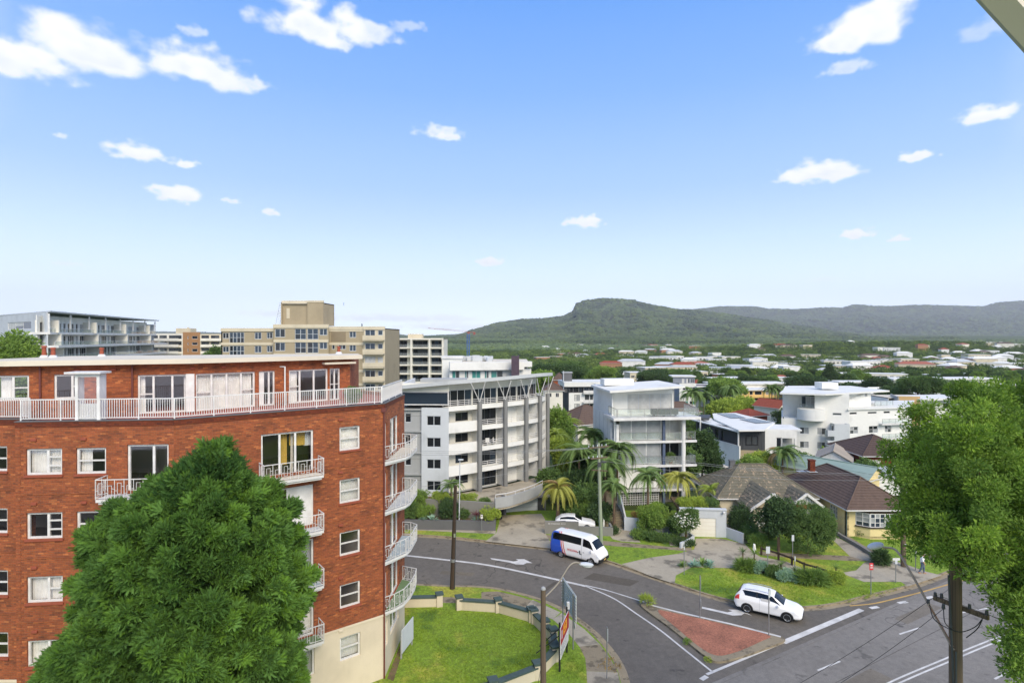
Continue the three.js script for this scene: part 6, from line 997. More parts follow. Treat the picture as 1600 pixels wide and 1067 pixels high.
{ // apricot apartments
  const d = 262, y0 = -11, b = thing('apricot_apartments', 'long apricot coloured apartment block with white roof, in the middle distance', 'apartment building', [Wx(1190, d), y0, -d]), H = (py) => Hy(py, d);
  const A = fpx(1150, d, 1228, d + 2); rowsOn(b, A, y0, H(610), [[1153, 1156], [1157, 1161], [1163, 1168], [1172, 1177], [1180, 1191], [1197, 1202], [1206, 1214], [1218, 1225]], [[611.5, 617], [621.5, 626.5], [631, 636]], { wall: C.apricot, pane: [C.dark, C.darkGrey, C.blind], cols: [['f', 1]] });
  for (const py of [620, 629.5]) put(obj('balcony', bx(12, 0.9, 1.3, 0, 0, 0.6), C.apricot, b), A, A.u(1193), H(py), 0, b);
  put(obj('roof', bx(A.L + 1, 0.5, 14, A.L / 2, 0, -6), C.roofWhite, b), A, 0, H(609.5), 0, b); const T2 = fpx(1112, d + 12, 1232, d + 14); rowsOn(b, T2, H(611), H(603), [[1166, 1176], [1198, 1210], [1212, 1224]], [[605, 609]], { wall: C.creamPale, pane: C.dark, cols: [['f', 1]] }); put(obj('roof', bx(T2.L, 0.5, 12, T2.L / 2, 0, -5), C.roofWhite, b), T2, 0, H(603), 0, b); shut(b, Wx(1150, d), Wx(1228, d), d + 2, d + 12, y0, H(611), C.apricot); keep(Wx(1190, d), d + 8, 22);
}
{ // sandstone coloured flats right of the big white building
  const d = 150, y0 = -8, b = thing('sand_brick_flats', 'sand brick flats with a pale flat roof half hidden by the street tree', 'apartment building', [Wx(1450, d), y0, -d]), H = (py) => Hy(py, d);
  const A = fpx(1404, d, 1439, d - 1), B = fpx(1439, d + 0.5, 1510, d + 4); block(b, A, y0, H(619) - y0, [], MAT(0xc9a878, { map: T.grime })); rowsOn(b, B, y0, H(624), [[1444, 1450], [1455, 1462], [1475, 1486]], [[630, 639], [650, 659]], { pane: C.dark, cols: [['f', 1]] }); put(obj('roof', bx(B.L + 2, 0.5, 9, B.L / 2 - 1, 0, -2.6), C.roofWhite, b), B, 0, H(624), 0, b); put(obj('balcony', bx(4, 1.0, 1.5, 0, 0, 0.7), C.tanPale, b), B, 0.5, H(643), 0, b); block(b, fpx(1392, d + 8, 1404, d), y0, H(620) - y0, [], C.greyMid); shut(b, Wx(1404, d), Wx(1510, d), d + 4, d + 12, y0, H(624), C.render); keep(Wx(1450, d), d + 5, 14);
}
{ // long white building, low white building
  const d = 330, y0 = -11, b = thing('long_white_building', 'long low white building with a row of windows, far right in the plain', 'building', [Wx(1480, d), y0, -d]), H = (py) => Hy(py, d);
  const A = fpx(1398, d, 1560, d + 4), cells = []; for (let p = 1403; p < 1550; p += 9) cells.push([p, p + 4]); rowsOn(b, A, y0, H(594), cells, [[597, 600.5], [605, 609]], { pane: [C.dark, C.darkGrey], cols: [['f', 1]] }); put(obj('roof', bx(A.L + 2, 0.8, 16, A.L / 2, 0, -7), C.roofWhite, b), A, 0, H(593), 0, b); keep(Wx(1480, d), d + 8, 34);
  const d2 = 300, b2 = thing('low_white_building', 'low white building with an open upper gallery, behind the large white building', 'building', [Wx(1340, d2), -11, -d2]), A2 = fpx(1313, d2, 1368, d2); rowsOn(b2, A2, -11, Hy(598, d2), [[1318, 1330], [1333, 1345], [1349, 1362]], [[600, 604.5], [608, 612]], { pane: [C.darkGrey, C.dark] }); put(obj('roof', bx(A2.L + 3, 0.5, 12, A2.L / 2, 0, -4), C.roofWhite, b2), A2, 0, Hy(597, d2), 0, b2); keep(Wx(1340, d2), d2 + 6, 12);
}
// houses one can tell apart behind the first rows
simpleHouse('cream_house', 'cream two storey house with brown tiled roof right of the curved building', Wx(864, 150), -150, 4.6, 7, 5.4, 7.2, C.creamPale, C.brownTile, { y: Hy(640, 150), win: [[-1.0, 4.2, 0.8, 1.0], [0.9, 4.2, 0.8, 1.0]] });
simpleHouse('orange_brick_house', 'orange brick house with brown roof beside the charcoal wall', Wx(874, 205), -205, 5, 7, 5.6, 8, MAT(0xb5623c, { map: T.grain }), C.brownTile, { y: Hy(617, 205), win: [[0.3, 3.6, 1, 1.3]] });
simpleHouse('orange_gabled_house', 'orange brick house peeping over the roof end of the curved building', Wx(852, 230), -230, 8, 8, 6.5, 8.5, MAT(0xb5623c, { map: T.grain }), C.redTile, { y: Hy(623, 230), win: [[1, 4, 1, 1.3], [-1, 4, 1, 1.3]] });
simpleHouse('brown_roofed_house', 'house with a long brown roof among the palms left of the narrow white building', Wx(915, 104), -104, 9, 8, 3.4, 6.2, C.creamPale, C.brownTile, { y: Hy(686, 104), turn: 0.5 });
simpleHouse('red_roofed_house', 'cream house with orange red tiled roof left of the large white building', Wx(1208, 160), -160, 5.5, 8, 3.6, 5.6, C.creamPale, C.redTile, { y: Hy(655, 160), gable: true, alongX: false, turn: 0.5, win: [[0.5, 1.4, 1, 0.8]] });
simpleHouse('low_red_house', 'low house with a red brick wall behind the solar panels', Wx(1176, 140), -142, 6, 6, 1.6, 3.0, MAT(0x9c5440, { map: T.grain }), C.redTile, { y: Hy(659, 140), turn: 0.4 });
simpleHouse('white_shop', 'small white building with a flat roof near the apricot apartments', Wx(1186, 215), -216, 5, 6, 3.6, 4, C.render, C.roofWhite, { flat: true, y: Hy(643, 216), win: [[0, 2, 2.6, 1.4, C.blindPale]] });
{ // tower crane
  const d = 520, y0 = -10, x = Wx(731.5, d), b = thing('tower_crane', 'tower crane with blue mast and red jib standing beyond the flats', 'crane', [x, y0, -d]), top = Hy(521.5, d) - y0, blue = MAT(0x2f5fa8, { roughness: 0.5 }), red = MAT(0x98584c, { roughness: 0.5 });
  const lat = (n, w, h) => { const gs = []; for (const a of [-w, w]) for (const c of [-w, w]) gs.push(bx(0.42, h, 0.42, a, h / 2, c)); for (let i = 0; i < n; i++) { const y = (h * i) / n, s = i & 1 ? 1 : -1; gs.push(bar([-w * s, y, w], [w * s, y + h / n, w], 0.3, 0.3), bar([w, y, -w * s], [w, y + h / n, w * s], 0.3, 0.3)); } return gs; };
  obj('mast', lat(14, 1.0, top), blue, b); obj('slewing_cab', [bx(2.2, 1.8, 2, 0.4, top + 0.9, 0), bx(5.4, 0.5, 1.2, 3.4, top + 1.4, 0), bx(2.0, 2.4, 1.4, 5.6, top + 0.3, 0)], red, b);
  const J = [], n = 16, E = [Wx(668, d) - x, Hy(513, d) - y0, 0]; for (const [o, z] of [[0, -0.6], [0, 0.6], [1.3, 0]]) J.push(bar([-1, top + 1.5 + o, z], [E[0], E[1] + o * 0.3, z], 0.16, 0.16)); for (let i = 0; i < n; i++) { const p = (k, o) => [lerp(-1, E[0], k), lerp(top + 1.5 + o, E[1] + o * 0.3, k), 0]; J.push(bar(p(i / n, 0), p((i + 0.5) / n, 1.3), 0.1, 0.1), bar(p((i + 0.5) / n, 1.3), p((i + 1) / n, 0), 0.1, 0.1)); } obj('jib', J, red, b);
}
// ------------------------------------------------------------------ trees and plants
const gp = (px, py) => G(px, py, 0.12);
{ // the big cypress in front of the brick building
  const q = rng(41), X = -11.9, Z = -21.2, t = thing('cypress_tree', 'large dense dark green cypress standing in front of the brick apartment building', 'tree', [X, 0, Z]), list = [];
  const top = 16.5, along = (t, y) => { const s = top - y; let k = 0; while (k < t.length - 2 && s > t[k + 1][0]) k++; return lerp(t[k][1], t[k + 1][1], clamp((s - t[k][0]) / (t[k + 1][0] - t[k][0]), 0, 1)); };
  const prof = (y) => along([[0, 0.1], [0.4, 0.55], [0.9, 1.35], [1.9, 2.65], [3.6, 3.2], [6, 3.65], [9, 4.25], [14, 4.5], [16.5, 3.9]], y), axis = (y) => along([[0, 0.95], [1.9, 0.3], [6, -0.05], [9, -0.75], [16.5, -0.9]], y);
  obj('trunk', [rod([0, -0.2, 0], [0.1, 9, 0], 0.45, 0.25, 10), rod([0.1, 9, 0], [0.45, 16, 0], 0.25, 0.05, 8)], C.bark, t);
  const spray = (() => { const pos = [], g0 = rng(9); for (let b = 0; b < 5; b++) { const ya = (b - 2) * 0.5 + (g0() - 0.5) * 0.3, el = 0.35 + g0() * 0.35, dir = V3(Math.sin(ya) * 0.8, Math.cos(ya) * Math.cos(el - 0.6), (g0() - 0.5) * 0.5).normalize(); for (let i = 0; i < 11; i++) { const k = i / 11, p = dir.clone().multiplyScalar(0.62 * k); for (const s of [-1, 1]) { const sd = V3(dir.y * s, -dir.x * s, 0.35 * (g0() - 0.5)).normalize(), e = p.clone().addScaledVector(dir, 0.13).addScaledVector(sd, 0.16 * (1 - k * 0.6)); e.z += (g0() - 0.5) * 0.06; const w = dir.clone().multiplyScalar(0.035); const a = p.clone().sub(w), c = p.clone().add(w), m = p.clone().lerp(e, 0.6).addScaledVector(dir, 0.03); m.z += 0.015; for (const v of [a, e, m, m, e, c, a, m, c]) pos.push(v.x, v.y, v.z); } } } const g = new THREE.BufferGeometry(); g.setAttribute('position', new THREE.Float32BufferAttribute(pos, 3)); g.computeVertexNormals(); return g; })();
  // boughs: lumps of sprays set over the outline, each with its own depth and tone
  // boughs: plumes that lean outwards and up, each clothed in sprays, with dark gaps between them
  for (let i = 0; i < 640; i++) {
    const k = (i + 0.5) / 640, y = top - 0.1 - top * 0.95 * Math.pow(k, 0.85), a = i * 2.39996 + (q() - 0.5) * 0.5, pr = prof(y + 0.4), wob = rr(0.86, 1.08, q) + 0.26 * fbm3(Math.cos(a) * 1.6, y * 0.35, Math.sin(a) * 1.6, 3);
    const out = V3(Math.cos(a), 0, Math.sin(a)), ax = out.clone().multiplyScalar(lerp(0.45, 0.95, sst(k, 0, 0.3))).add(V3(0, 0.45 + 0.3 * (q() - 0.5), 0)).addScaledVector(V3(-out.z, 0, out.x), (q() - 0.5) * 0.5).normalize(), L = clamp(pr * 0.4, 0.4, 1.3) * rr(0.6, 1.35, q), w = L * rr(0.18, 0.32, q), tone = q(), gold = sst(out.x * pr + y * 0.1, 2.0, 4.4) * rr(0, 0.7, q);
    const c = out.clone().multiplyScalar(Math.max(0, pr * wob * rr(0.86, 1.04, q) - L * 0.6)); c.y = y - L * 0.35; c.x += axis(y);
    const n = Math.round(170 * L * w * 2.6 + 26), sx = V3(0, 1, 0).cross(ax).normalize(), sz = sx.clone().cross(ax);
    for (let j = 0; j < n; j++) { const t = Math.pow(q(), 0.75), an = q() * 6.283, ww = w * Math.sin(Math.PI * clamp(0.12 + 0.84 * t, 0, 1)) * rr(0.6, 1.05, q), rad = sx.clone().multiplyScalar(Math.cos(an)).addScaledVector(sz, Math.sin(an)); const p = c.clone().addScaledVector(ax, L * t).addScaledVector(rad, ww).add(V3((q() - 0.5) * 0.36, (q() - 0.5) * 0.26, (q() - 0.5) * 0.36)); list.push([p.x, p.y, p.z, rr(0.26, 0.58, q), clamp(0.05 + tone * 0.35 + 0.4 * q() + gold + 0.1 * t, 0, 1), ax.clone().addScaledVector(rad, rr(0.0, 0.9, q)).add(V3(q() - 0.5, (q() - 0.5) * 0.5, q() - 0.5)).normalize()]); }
  }
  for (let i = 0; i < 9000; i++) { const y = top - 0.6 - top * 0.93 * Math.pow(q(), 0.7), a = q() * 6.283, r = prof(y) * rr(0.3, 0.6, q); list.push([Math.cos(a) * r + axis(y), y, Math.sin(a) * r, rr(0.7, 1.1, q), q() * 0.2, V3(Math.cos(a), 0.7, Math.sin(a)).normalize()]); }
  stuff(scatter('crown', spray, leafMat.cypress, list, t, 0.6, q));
}
{ // the street tree at the right edge
  const q = rng(43), X = 17.6, Z = -17.6, t = thing('street_tree', 'large leafy bright green street tree along the right edge, behind the power pole', 'tree', [X, 0, Z]), lobes = [];
  const L = (px, py, d, r, ry = r) => lobes.push([Wx(px, d) - X, Hy(py, d), -d - Z, r, ry, r]);
  L(1525, 632, 17.5, 0.75); L(1572, 618, 18.2, 0.9, 0.6); L(1625, 640, 17.6, 1.2); L(1470, 668, 17, 0.85, 0.7); L(1545, 668, 15.8, 1.05); L(1430, 712, 16.6, 0.75, 0.55); L(1500, 705, 15.2, 1.05, 0.8); L(1585, 720, 15.2, 1.25, 0.9); L(1650, 740, 16, 1.5);
  L(1425, 742, 15.6, 0.6, 0.5); L(1470, 760, 15.6, 0.9, 0.75); L(1540, 770, 14.6, 1.15, 0.85); L(1610, 800, 14.4, 1.2, 0.9); L(1445, 795, 16.4, 0.75, 0.6); L(1490, 812, 15, 0.95, 0.75); L(1425, 832, 15.8, 0.6, 0.45); L(1462, 858, 15, 0.65, 0.5); L(1545, 850, 14, 1.1, 0.75); L(1510, 885, 14, 0.62, 0.42); L(1610, 880, 13.8, 1.05, 0.7); L(1570, 915, 14.2, 0.6, 0.38); L(1605, 955, 14.0, 0.7, 0.4); L(1617, 1020, 13.8, 0.55, 0.35); L(1640, 985, 14, 0.8, 0.5); L(1598, 938, 13.6, 0.5, 0.3); L(1606, 975, 13.4, 0.5, 0.28); L(1600, 1012, 13.2, 0.42, 0.26); L(1596, 1045, 13.2, 0.34, 0.22); L(1622, 1062, 13.2, 0.5, 0.3); L(1475, 710, 18.5, 1.0); L(1560, 740, 18.5, 1.4); L(1640, 850, 17, 1.5); L(1530, 820, 17.5, 1.1); L(1680, 680, 18, 1.5); L(1690, 900, 15, 1.4);
  const tips = lobes.filter((_, i) => i % 2 === 0).map((l) => [l[0], l[1] - 0.3, l[2]]);
  const gs = [rod([0, -0.2, 0], [0.1, 8, 0], 0.5, 0.4, 12), rod([0.1, 8, 0], [-0.2, 13, 0.3], 0.4, 0.2, 10)]; tips.filter(([, y]) => y > 14.2).forEach(([x, y, z], i) => gs.push(tube([[0, 11.5 + (i % 3) * 0.5, 0], [x * 0.35, lerp(12, y, 0.62), z * 0.35], [x, y, z]], 0.085, 12, 6)));
  obj('trunk', gs, C.bark, t);
  const sub = []; for (const [x, y, z, r, ry] of lobes) { const n = 9; sub.push([x, y - ry * 0.1, z, r * 0.42, ry * 0.42, r * 0.42]); for (let i = 0; i < n; i++) { const d = V3(q() * 2 - 1, q() * 1.5 - 0.5, q() * 2 - 1).normalize(), k = rr(0.55, 1.0, q); sub.push([x + d.x * r * k, y + d.y * ry * k, z + d.z * r * k, r * rr(0.2, 0.38, q), ry * rr(0.14, 0.27, q), r * rr(0.2, 0.38, q)]); } }
  crown(t, sub, { geo: CL.fig, mat: leafMat.fig, per: 64, s: 0.84, tint: 0.5, seed: 78 });
}
const AT = (px, py, f) => { const [x, z] = py < 806 ? GG(px, py) : gp(px, py); return f(x, z); };
// beds in front of the curved building
const bed = (px, d, y) => [Wx(px, d), -d, y];
for (const [px, d, w, h, m, l] of [[640, 61.8, 2.4, 1.7, leafMat.mid, 'broad green shrub at the left end of the planter by the curved building'], [663, 61.9, 2.2, 1.5, leafMat.light, 'pale green shrub behind the agaves in the planter'], [700, 61.6, 2.4, 2.1, leafMat.dark, 'tall dark strappy shrub in the middle of the planter'], [688, 63.4, 2.6, 1.3, leafMat.lime, 'light green low hedge along the retaining wall of the curved building'], [650, 63.2, 2.6, 1.5, leafMat.light, 'light green bush behind the planter, nearest the brick building'], [721, 61.6, 1.5, 1.0, leafMat.mid, 'small round shrub right of the dark strappy shrub'], [764, 61.0, 2.3, 1.35, leafMat.lime, 'yellow green clipped bush at the end of the planter beside the drive'], [731, 63.6, 1.9, 1.0, leafMat.gold === 0 ? leafMat.mid : leafMat.lime, 'yellowish shrub on top of the retaining wall'], [757, 63.0, 1.4, 0.7, leafMat.mid, 'low shrub on top of the retaining wall near the terrace']]) {
  const top = d > 62.5; bush(l, Wx(px, d), -d, w, h, { y: top ? 2.0 : 0.9, mat: m, per: 20 });
}
for (const [px, d, s, n, l] of [[661, 60.9, 1.1, 26, 'left grey-green agave in the planter'], [675, 60.8, 1.2, 28, 'right grey-green agave in the planter'], [742, 60.9, 0.9, 22, 'grey-green agave next to the dark red cordyline']]) rosette('agave', l, 'agave', Wx(px, d), -d, 'agave', n, s, { y: 0.9 });
rosette('cordyline', 'dark red cordyline in the planter', 'plant', Wx(744, 60.8), -60.8, 'yucca', 26, 1.1, { y: 0.9, h: 0.7, mat: leafMat.maroon });
palm('young palm growing on the retaining wall of the curved building', Wx(705, 63.4), -63.4, 1.5, { y: 2.0, n: 14, kind: 'short', r: 0.12 });
rosette('strappy_plant', 'clump of long strappy leaves on the retaining wall left of the terrace', 'plant', Wx(748, 62.6), -62.6, 'yucca', 30, 1.5, { y: 2.0, mat: leafMat.strap });
// palms and trees between the curved and the narrow white building
palm('short stout palm with golden drooping fronds beside the parked white car', ...AT(872, 818, (x, z) => [x, z]), 3.2, { n: 22, s: 1.0, r: 0.26, mat: leafMat.palmGold, mat2: leafMat.dry });
for (const [px, d, yTop, s, l] of [[905, 72, 718, 1.3, 'tall palm left of the green power pole'], [946, 66, 738, 1.25, 'tall palm right behind the green power pole'], [925, 76, 690, 1.2, 'palm with its crown just left of the white side wall'], [868, 84, 690, 1.2, 'bright green palm beside the columns of the curved building'], [885, 95, 672, 1.2, 'palm in front of the charcoal apartment wall'], [965, 68, 712, 1.2, 'palm leaning against the white side wall'], [960, 61, 770, 0.9, 'small palm by the entrance steps']]) { const x = Wx(px, d), z = -d, y0 = gy(x, z); palm(l, x, z, Hy(yTop, d) - y0, { s, n: 20, mat: px === 868 || px === 885 ? leafMat.lime : leafMat.palm }); }
for (const [px, d, yt, r, m, l] of [[898, 70, 742, 2.6, leafMat.dark, 'dark dense tree beside the driveway between the two buildings'], [930, 74, 712, 3.0, leafMat.dark, 'dark tree behind the palms left of the narrow white building'], [872, 92, 640, 2.6, leafMat.light, 'light green tree right of the curved building'], [880, 80, 690, 2.2, leafMat.lime, 'lime green tree below the columns of the curved building'], [912, 64, 762, 2.1, leafMat.mid, 'mid green tree over the white parked car'], [862, 72, 737, 1.8, leafMat.mid, 'bushy tree at the end of the terrace of the curved building'], [954, 72, 690, 2.0, leafMat.dark, 'dark tree close to the white side wall'], [938, 62, 790, 1.5, leafMat.dark, 'dark bushy tree left of the entrance steps'], [893, 63, 790, 1.4, leafMat.mid, 'leafy tree behind the grey name wall']]) { const x = Wx(px, d), z = -d; tree(l, x, z, Hy(yt, d) - gy(x, z), r, { mat: m, geo: CL.broad, per: 9 }); }
for (const [px, py, w, h, m, l] of [[918, 818, 1.4, 2.4, leafMat.strap, 'tall narrow shrub behind the sign wall'], [936, 820, 1.6, 1.7, leafMat.mid, 'bushy shrub behind the low dark wall'], [903, 816, 1.5, 1.2, leafMat.light, 'light shrub beside the white parked car'], [962, 835, 0.9, 0.7, leafMat.dark, 'small round shrub at the corner of the dark wall']]) AT(px, py, (x, z) => bush(l, x, z, w, h, { mat: m }));
// garden of the narrow white building
palm('feathery palm in front of the lattice screen of the narrow white building', ...gp(1013, 830), 5.0, { n: 20, s: 1.0 });
palm('yellow green palm in front of the right balconies of the narrow white building', ...gp(1060, 812), 3.9, { n: 18, s: 1.05, mat: leafMat.palmGold });
for (const [px, py, h, r, m, l] of [[1022, 836, 2.9, 1.55, leafMat.light, 'small spreading tree left of the front gate'], [1073, 842, 2.9, 1.5, leafMat.mid, 'frangipani with white flowers beside the garage']]) AT(px, py, (x, z) => { const t = tree(l, x, z, h, r, { mat: m, geo: CL.fine, per: 26, s: 1.4, ch: h * 0.8 }); if (px === 1073) stuff(scatter('flower', new THREE.IcosahedronGeometry(0.07, 0), leafMat.flower, Array.from({ length: 130 }, () => { const d = V3(R() - 0.5, R() * 0.7 - 0.1, R() - 0.2).normalize(); return [d.x * 1.35, 1.75 + d.y * 1.1, d.z * 1.35, rr(0.7, 1.2)]; }), t, 0.03)); });
for (const [px, py, w, h, m, l] of [[1003, 842, 2.0, 0.8, leafMat.strap, 'low strappy clump beside the path'], [1018, 846, 2.4, 0.9, leafMat.mid, 'low dark ground cover under the small tree'], [1040, 848, 1.8, 0.7, leafMat.mid, 'low bush by the front gate'], [998, 812, 1.4, 1.0, leafMat.dry, 'dry brownish shrub against the garden wall'], [1034, 806, 2.2, 1.3, leafMat.dark, 'dark shrub behind the garden wall'], [1078, 808, 2.2, 1.4, leafMat.dark, 'dark shrub right of the yellow green palm'], [1108, 806, 3.2, 2.0, leafMat.lime, 'yellow green bushy shrub above the garage'], [1128, 800, 2.2, 1.4, leafMat.gold ? leafMat.lime : leafMat.mid, 'golden shrub right above the garage roof'], [1090, 812, 1.8, 1.7, leafMat.mid, 'green shrub at the left end of the garage'], [1070, 852, 2.0, 0.5, leafMat.dark, 'low dark ground cover under the frangipani']]) AT(px, py, (x, z) => bush(l, x, z, w, h, { mat: m, d: Math.min(w, 1.4) }));
palm('leaning palm over the garage roof', ...gp(1112, 808), 2.4, { n: 14, kind: 'short', s: 1.2, mat: leafMat.lime });
for (const [px, d, yt, r, m, l] of [[1098, 78, 672, 2.3, leafMat.dark, 'dark glossy tree right of the narrow white building'], [1072, 74, 700, 1.9, leafMat.mid, 'tree squeezed against the balconies of the narrow white building'], [1112, 76, 705, 1.5, leafMat.dark, 'dark shrubby tree below the white boundary wall']]) { const x = Wx(px, d), z = -d; tree(l, x, z, Hy(yt, d) - gy(x, z), r, { mat: m, per: 11 }); }
// front gardens of the bungalow and the yellow house
bush('dark clipped round bush at the corner of the bungalow', ...gp(1158, 838), 2.5, 3.1, { mat: leafMat.dark, per: 30, lobes: 3 });
bush('dense green bush in front of the bungalow window', ...gp(1172, 846), 1.9, 1.9, { mat: leafMat.mid, per: 30 });
bush('small bright rounded bush below the bungalow window', ...gp(1184, 854), 1.7, 1.3, { mat: leafMat.light, per: 26 });
bush('small bush by the left gable of the bungalow', ...gp(1202, 842), 1.4, 1.2, { mat: leafMat.mid, per: 26 });
tree('dark magnolia with a few white flowers in front of the bungalow', ...gp(1218, 862), 5.2, 1.95, { mat: leafMat.dark, geo: CL.broad, per: 15, s: 0.8, ch: 4.8, lobes: 8, name: 'magnolia_tree' });
bush('large dome shaped clipped green bush right of the magnolia', ...gp(1264, 866), 4.3, 4.9, { mat: leafMat.mid, per: 30, lobes: 6 });
bush('small dark yucca-like bush at the foot of the driveway', ...gp(1377, 882), 0.8, 0.9, { mat: leafMat.dark, geo: CL.strap, per: 40 });
bush('low grey green bush against the yellow house', ...gp(1343, 838), 0.9, 0.7, { mat: leafMat.mid });
bush('thin bush at the right corner of the yellow house', ...gp(1398, 842), 1.2, 1.4, { mat: leafMat.light });
for (const [px, d, yt, r, m, l] of [[1190, 84, 708, 2.4, leafMat.lime, 'light green tree behind the bungalow roof'], [1170, 80, 715, 1.8, leafMat.light, 'olive green tree in front of the dark clad house'], [1245, 84, 708, 2.0, leafMat.mid, 'green tree right of the palm behind the bungalow'], [1307, 98, 698, 2.4, leafMat.light, 'rounded light green tree below the stair tower of the large white building'], [1357, 82, 722, 2.3, leafMat.mid, 'rounded tree behind the yellow house'], [1200, 86, 735, 1.5, leafMat.mid, 'low tree just behind the bungalow ridge']]) { const x = Wx(px, d), z = -d; tree(l, x, z, Hy(yt, d) - gy(x, z), r, { mat: m, per: 11 }); }
for (const [px, d, yt, l] of [[1224, 82, 716, 'palm with a brown skirt behind the bungalow roof'], [1238, 86, 722, 'shorter palm right of the skirted palm']]) { const x = Wx(px, d), z = -d; palm(l, x, z, Hy(yt, d) - gy(x, z), { n: 20, s: 1.2, mat2: leafMat.dry }); }
for (const [u, w, l] of [[18.3, 1.6, 'leafy ground cover on the left half of the garage roof'], [19.8, 1.7, 'leafy ground cover in the middle of the garage roof'], [21.0, 1.4, 'leafy ground cover on the right half of the garage roof']]) bush(l, u, -60.2, w, 0.7, { y: 2.75, mat: u < 20 ? leafMat.lime : leafMat.mid, d: 2.6 });
// strip of plants on the lawn between the two drives
[[1068, 886, 0.9], [1086, 886, 1.15], [1098, 884, 1.2], [1110, 886, 1.1]].forEach(([px, py, s], i) => rosette('agave', ['small agave at the left end of the lawn strip', 'second agave from the left on the lawn strip', 'third agave from the left on the lawn strip', 'rightmost agave of the group on the lawn strip'][i], 'agave', ...gp(px, py), 'agave', 26, s, { mat: i % 2 ? leafMat.agave : leafMat.strap }));
[[1157, 892, 0.4, 1.0], [1162, 886, 1.3, 0.8], [1180, 888, 1.25, 0.85], [1222, 900, 0.9, 0.8], [1243, 906, 0.8, 0.6], [1274, 908, 0.6, 0.7], [1308, 908, 1.0, 0.85]].forEach(([px, py, h, s], i) => rosette('yucca', ['low spiky yucca at the left of the planted row', 'tall yucca left of the flowering one', 'flowering yucca with a cream spike', 'yucca in the middle of the planted row', 'thin yucca right of the middle of the row', 'short yucca near the end of the fence', 'tall yucca at the right end of the planted row'][i], 'yucca', ...gp(px, py), 'yucca', 34, s, { h, mat: i % 3 === 1 ? leafMat.mid : leafMat.strap, spike: i === 2 }));
[[1168, 893, 1.3, 0.7], [1190, 895, 1.7, 0.8], [1215, 901, 1.7, 0.8], [1232, 908, 1.9, 0.8], [1256, 911, 1.6, 0.6], [1270, 914, 2.1, 1.0], [1303, 913, 2.0, 0.95], [1206, 897, 0.9, 0.6]].forEach(([px, py, w, h], i) => bush(['leafy clump below the tall yucca', 'grey green clump right of the flowering yucca', 'rounded clump left of the middle yucca', 'wide low clump in the middle of the row', 'low grey clump right of the middle of the row', 'tall grassy clump near the end of the row', 'bright yellow green clump at the end of the row', 'small grassy clump behind the sign post'][i], ...gp(px, py), w, h, { mat: [leafMat.strap, leafMat.agave, leafMat.mid, leafMat.agave, leafMat.agave, leafMat.strap, leafMat.lime, leafMat.strap][i], geo: i === 5 || i === 0 ? CL.strap : CL.fine, per: 30, d: 1.0 }));
bush('weedy tuft growing at the tip of the red traffic island', ...G(1012, 946, 0.14), 0.9, 0.5, { y: 0.14, mat: leafMat.lime, geo: CL.strap, per: 16, s: 0.6 });
bush('low weeds at the near corner of the red traffic island', ...G(1108, 1034, 0.05), 0.5, 0.2, { y: 0.02, mat: leafMat.lime, per: 30, s: 0.5 });
bush('weeds along the left kerb of the red traffic island', ...G(1076, 1006, 0.05), 0.6, 0.22, { y: 0.02, mat: leafMat.strap, per: 30, s: 0.5 });
tree('bushy green tree beside the far-left grey apartment building', Wx(22, 90), -90, Hy(518, 90) + 1.2, 5.2, { mat: leafMat.light, per: 4.5, s: 1.6 });
tree('small tree between the brown banded flats and the tan tower', Wx(336, 150), -150, Hy(540, 150) + 6, 3.5, { mat: leafMat.mid });
{ // grass tufts over the near lawns
  const q = rng(88), tuft = clump(7, 0.09, 0.012, 0.03, 301, { up: 1.4, out: 0.6 }), list = [];
  const inside = (poly, x, z) => { let c = false; for (let i = 0, j = poly.length - 1; i < poly.length; j = i++) { const [a, b] = poly[i], [e, f] = poly[j]; if ((b > z) !== (f > z) && x < (e - a) * (z - b) / (f - b) + a) c = !c; } return c; };
  const lawns = [gpl([[600, 1066], [640, 955], [690, 952], [720, 960], [775, 962], [826, 975], [850, 990], [864, 1012], [860, 1034], [838, 1056], [800, 1075], [600, 1075]]), gpl([[866, 978], [900, 1012], [912, 1032], [915, 1066], [866, 1066], [872, 1020]]), gpl([[1060, 905], [1080, 892], [1130, 892], [1200, 902], [1300, 918], [1380, 914], [1418, 918], [1386, 931], [1330, 943], [1250, 948], [1150, 938], [1100, 926]])];
  for (const poly of lawns) { const xs = poly.map((p) => p[0]), zs = poly.map((p) => p[1]); const area = (Math.max(...xs) - Math.min(...xs)) * (Math.max(...zs) - Math.min(...zs)); for (let i = 0; i < area * 70; i++) { const x = rr(Math.min(...xs), Math.max(...xs), q), z = rr(Math.min(...zs), Math.max(...zs), q); if (inside(poly, x, z)) list.push([x, 0.125, z, rr(0.5, 1.3, q) * (0.7 + 0.6 * sst(fbm3(x / 2, z / 2, 4, 3), -0.2, 0.3)), clamp(0.5 + fbm3(x / 1.6, z / 1.6, 9, 3) + (q() - 0.5) * 0.4, 0, 1), V3((q() - 0.5) * 0.5, 1, (q() - 0.5) * 0.5).normalize()]); } }
  stuff(tag(scatter('grass', tuft, LEAF(0x8fa93e, 0.3), list, scene, 0.3, q), 'short green grass of the corner lawns', 'grass'));
}
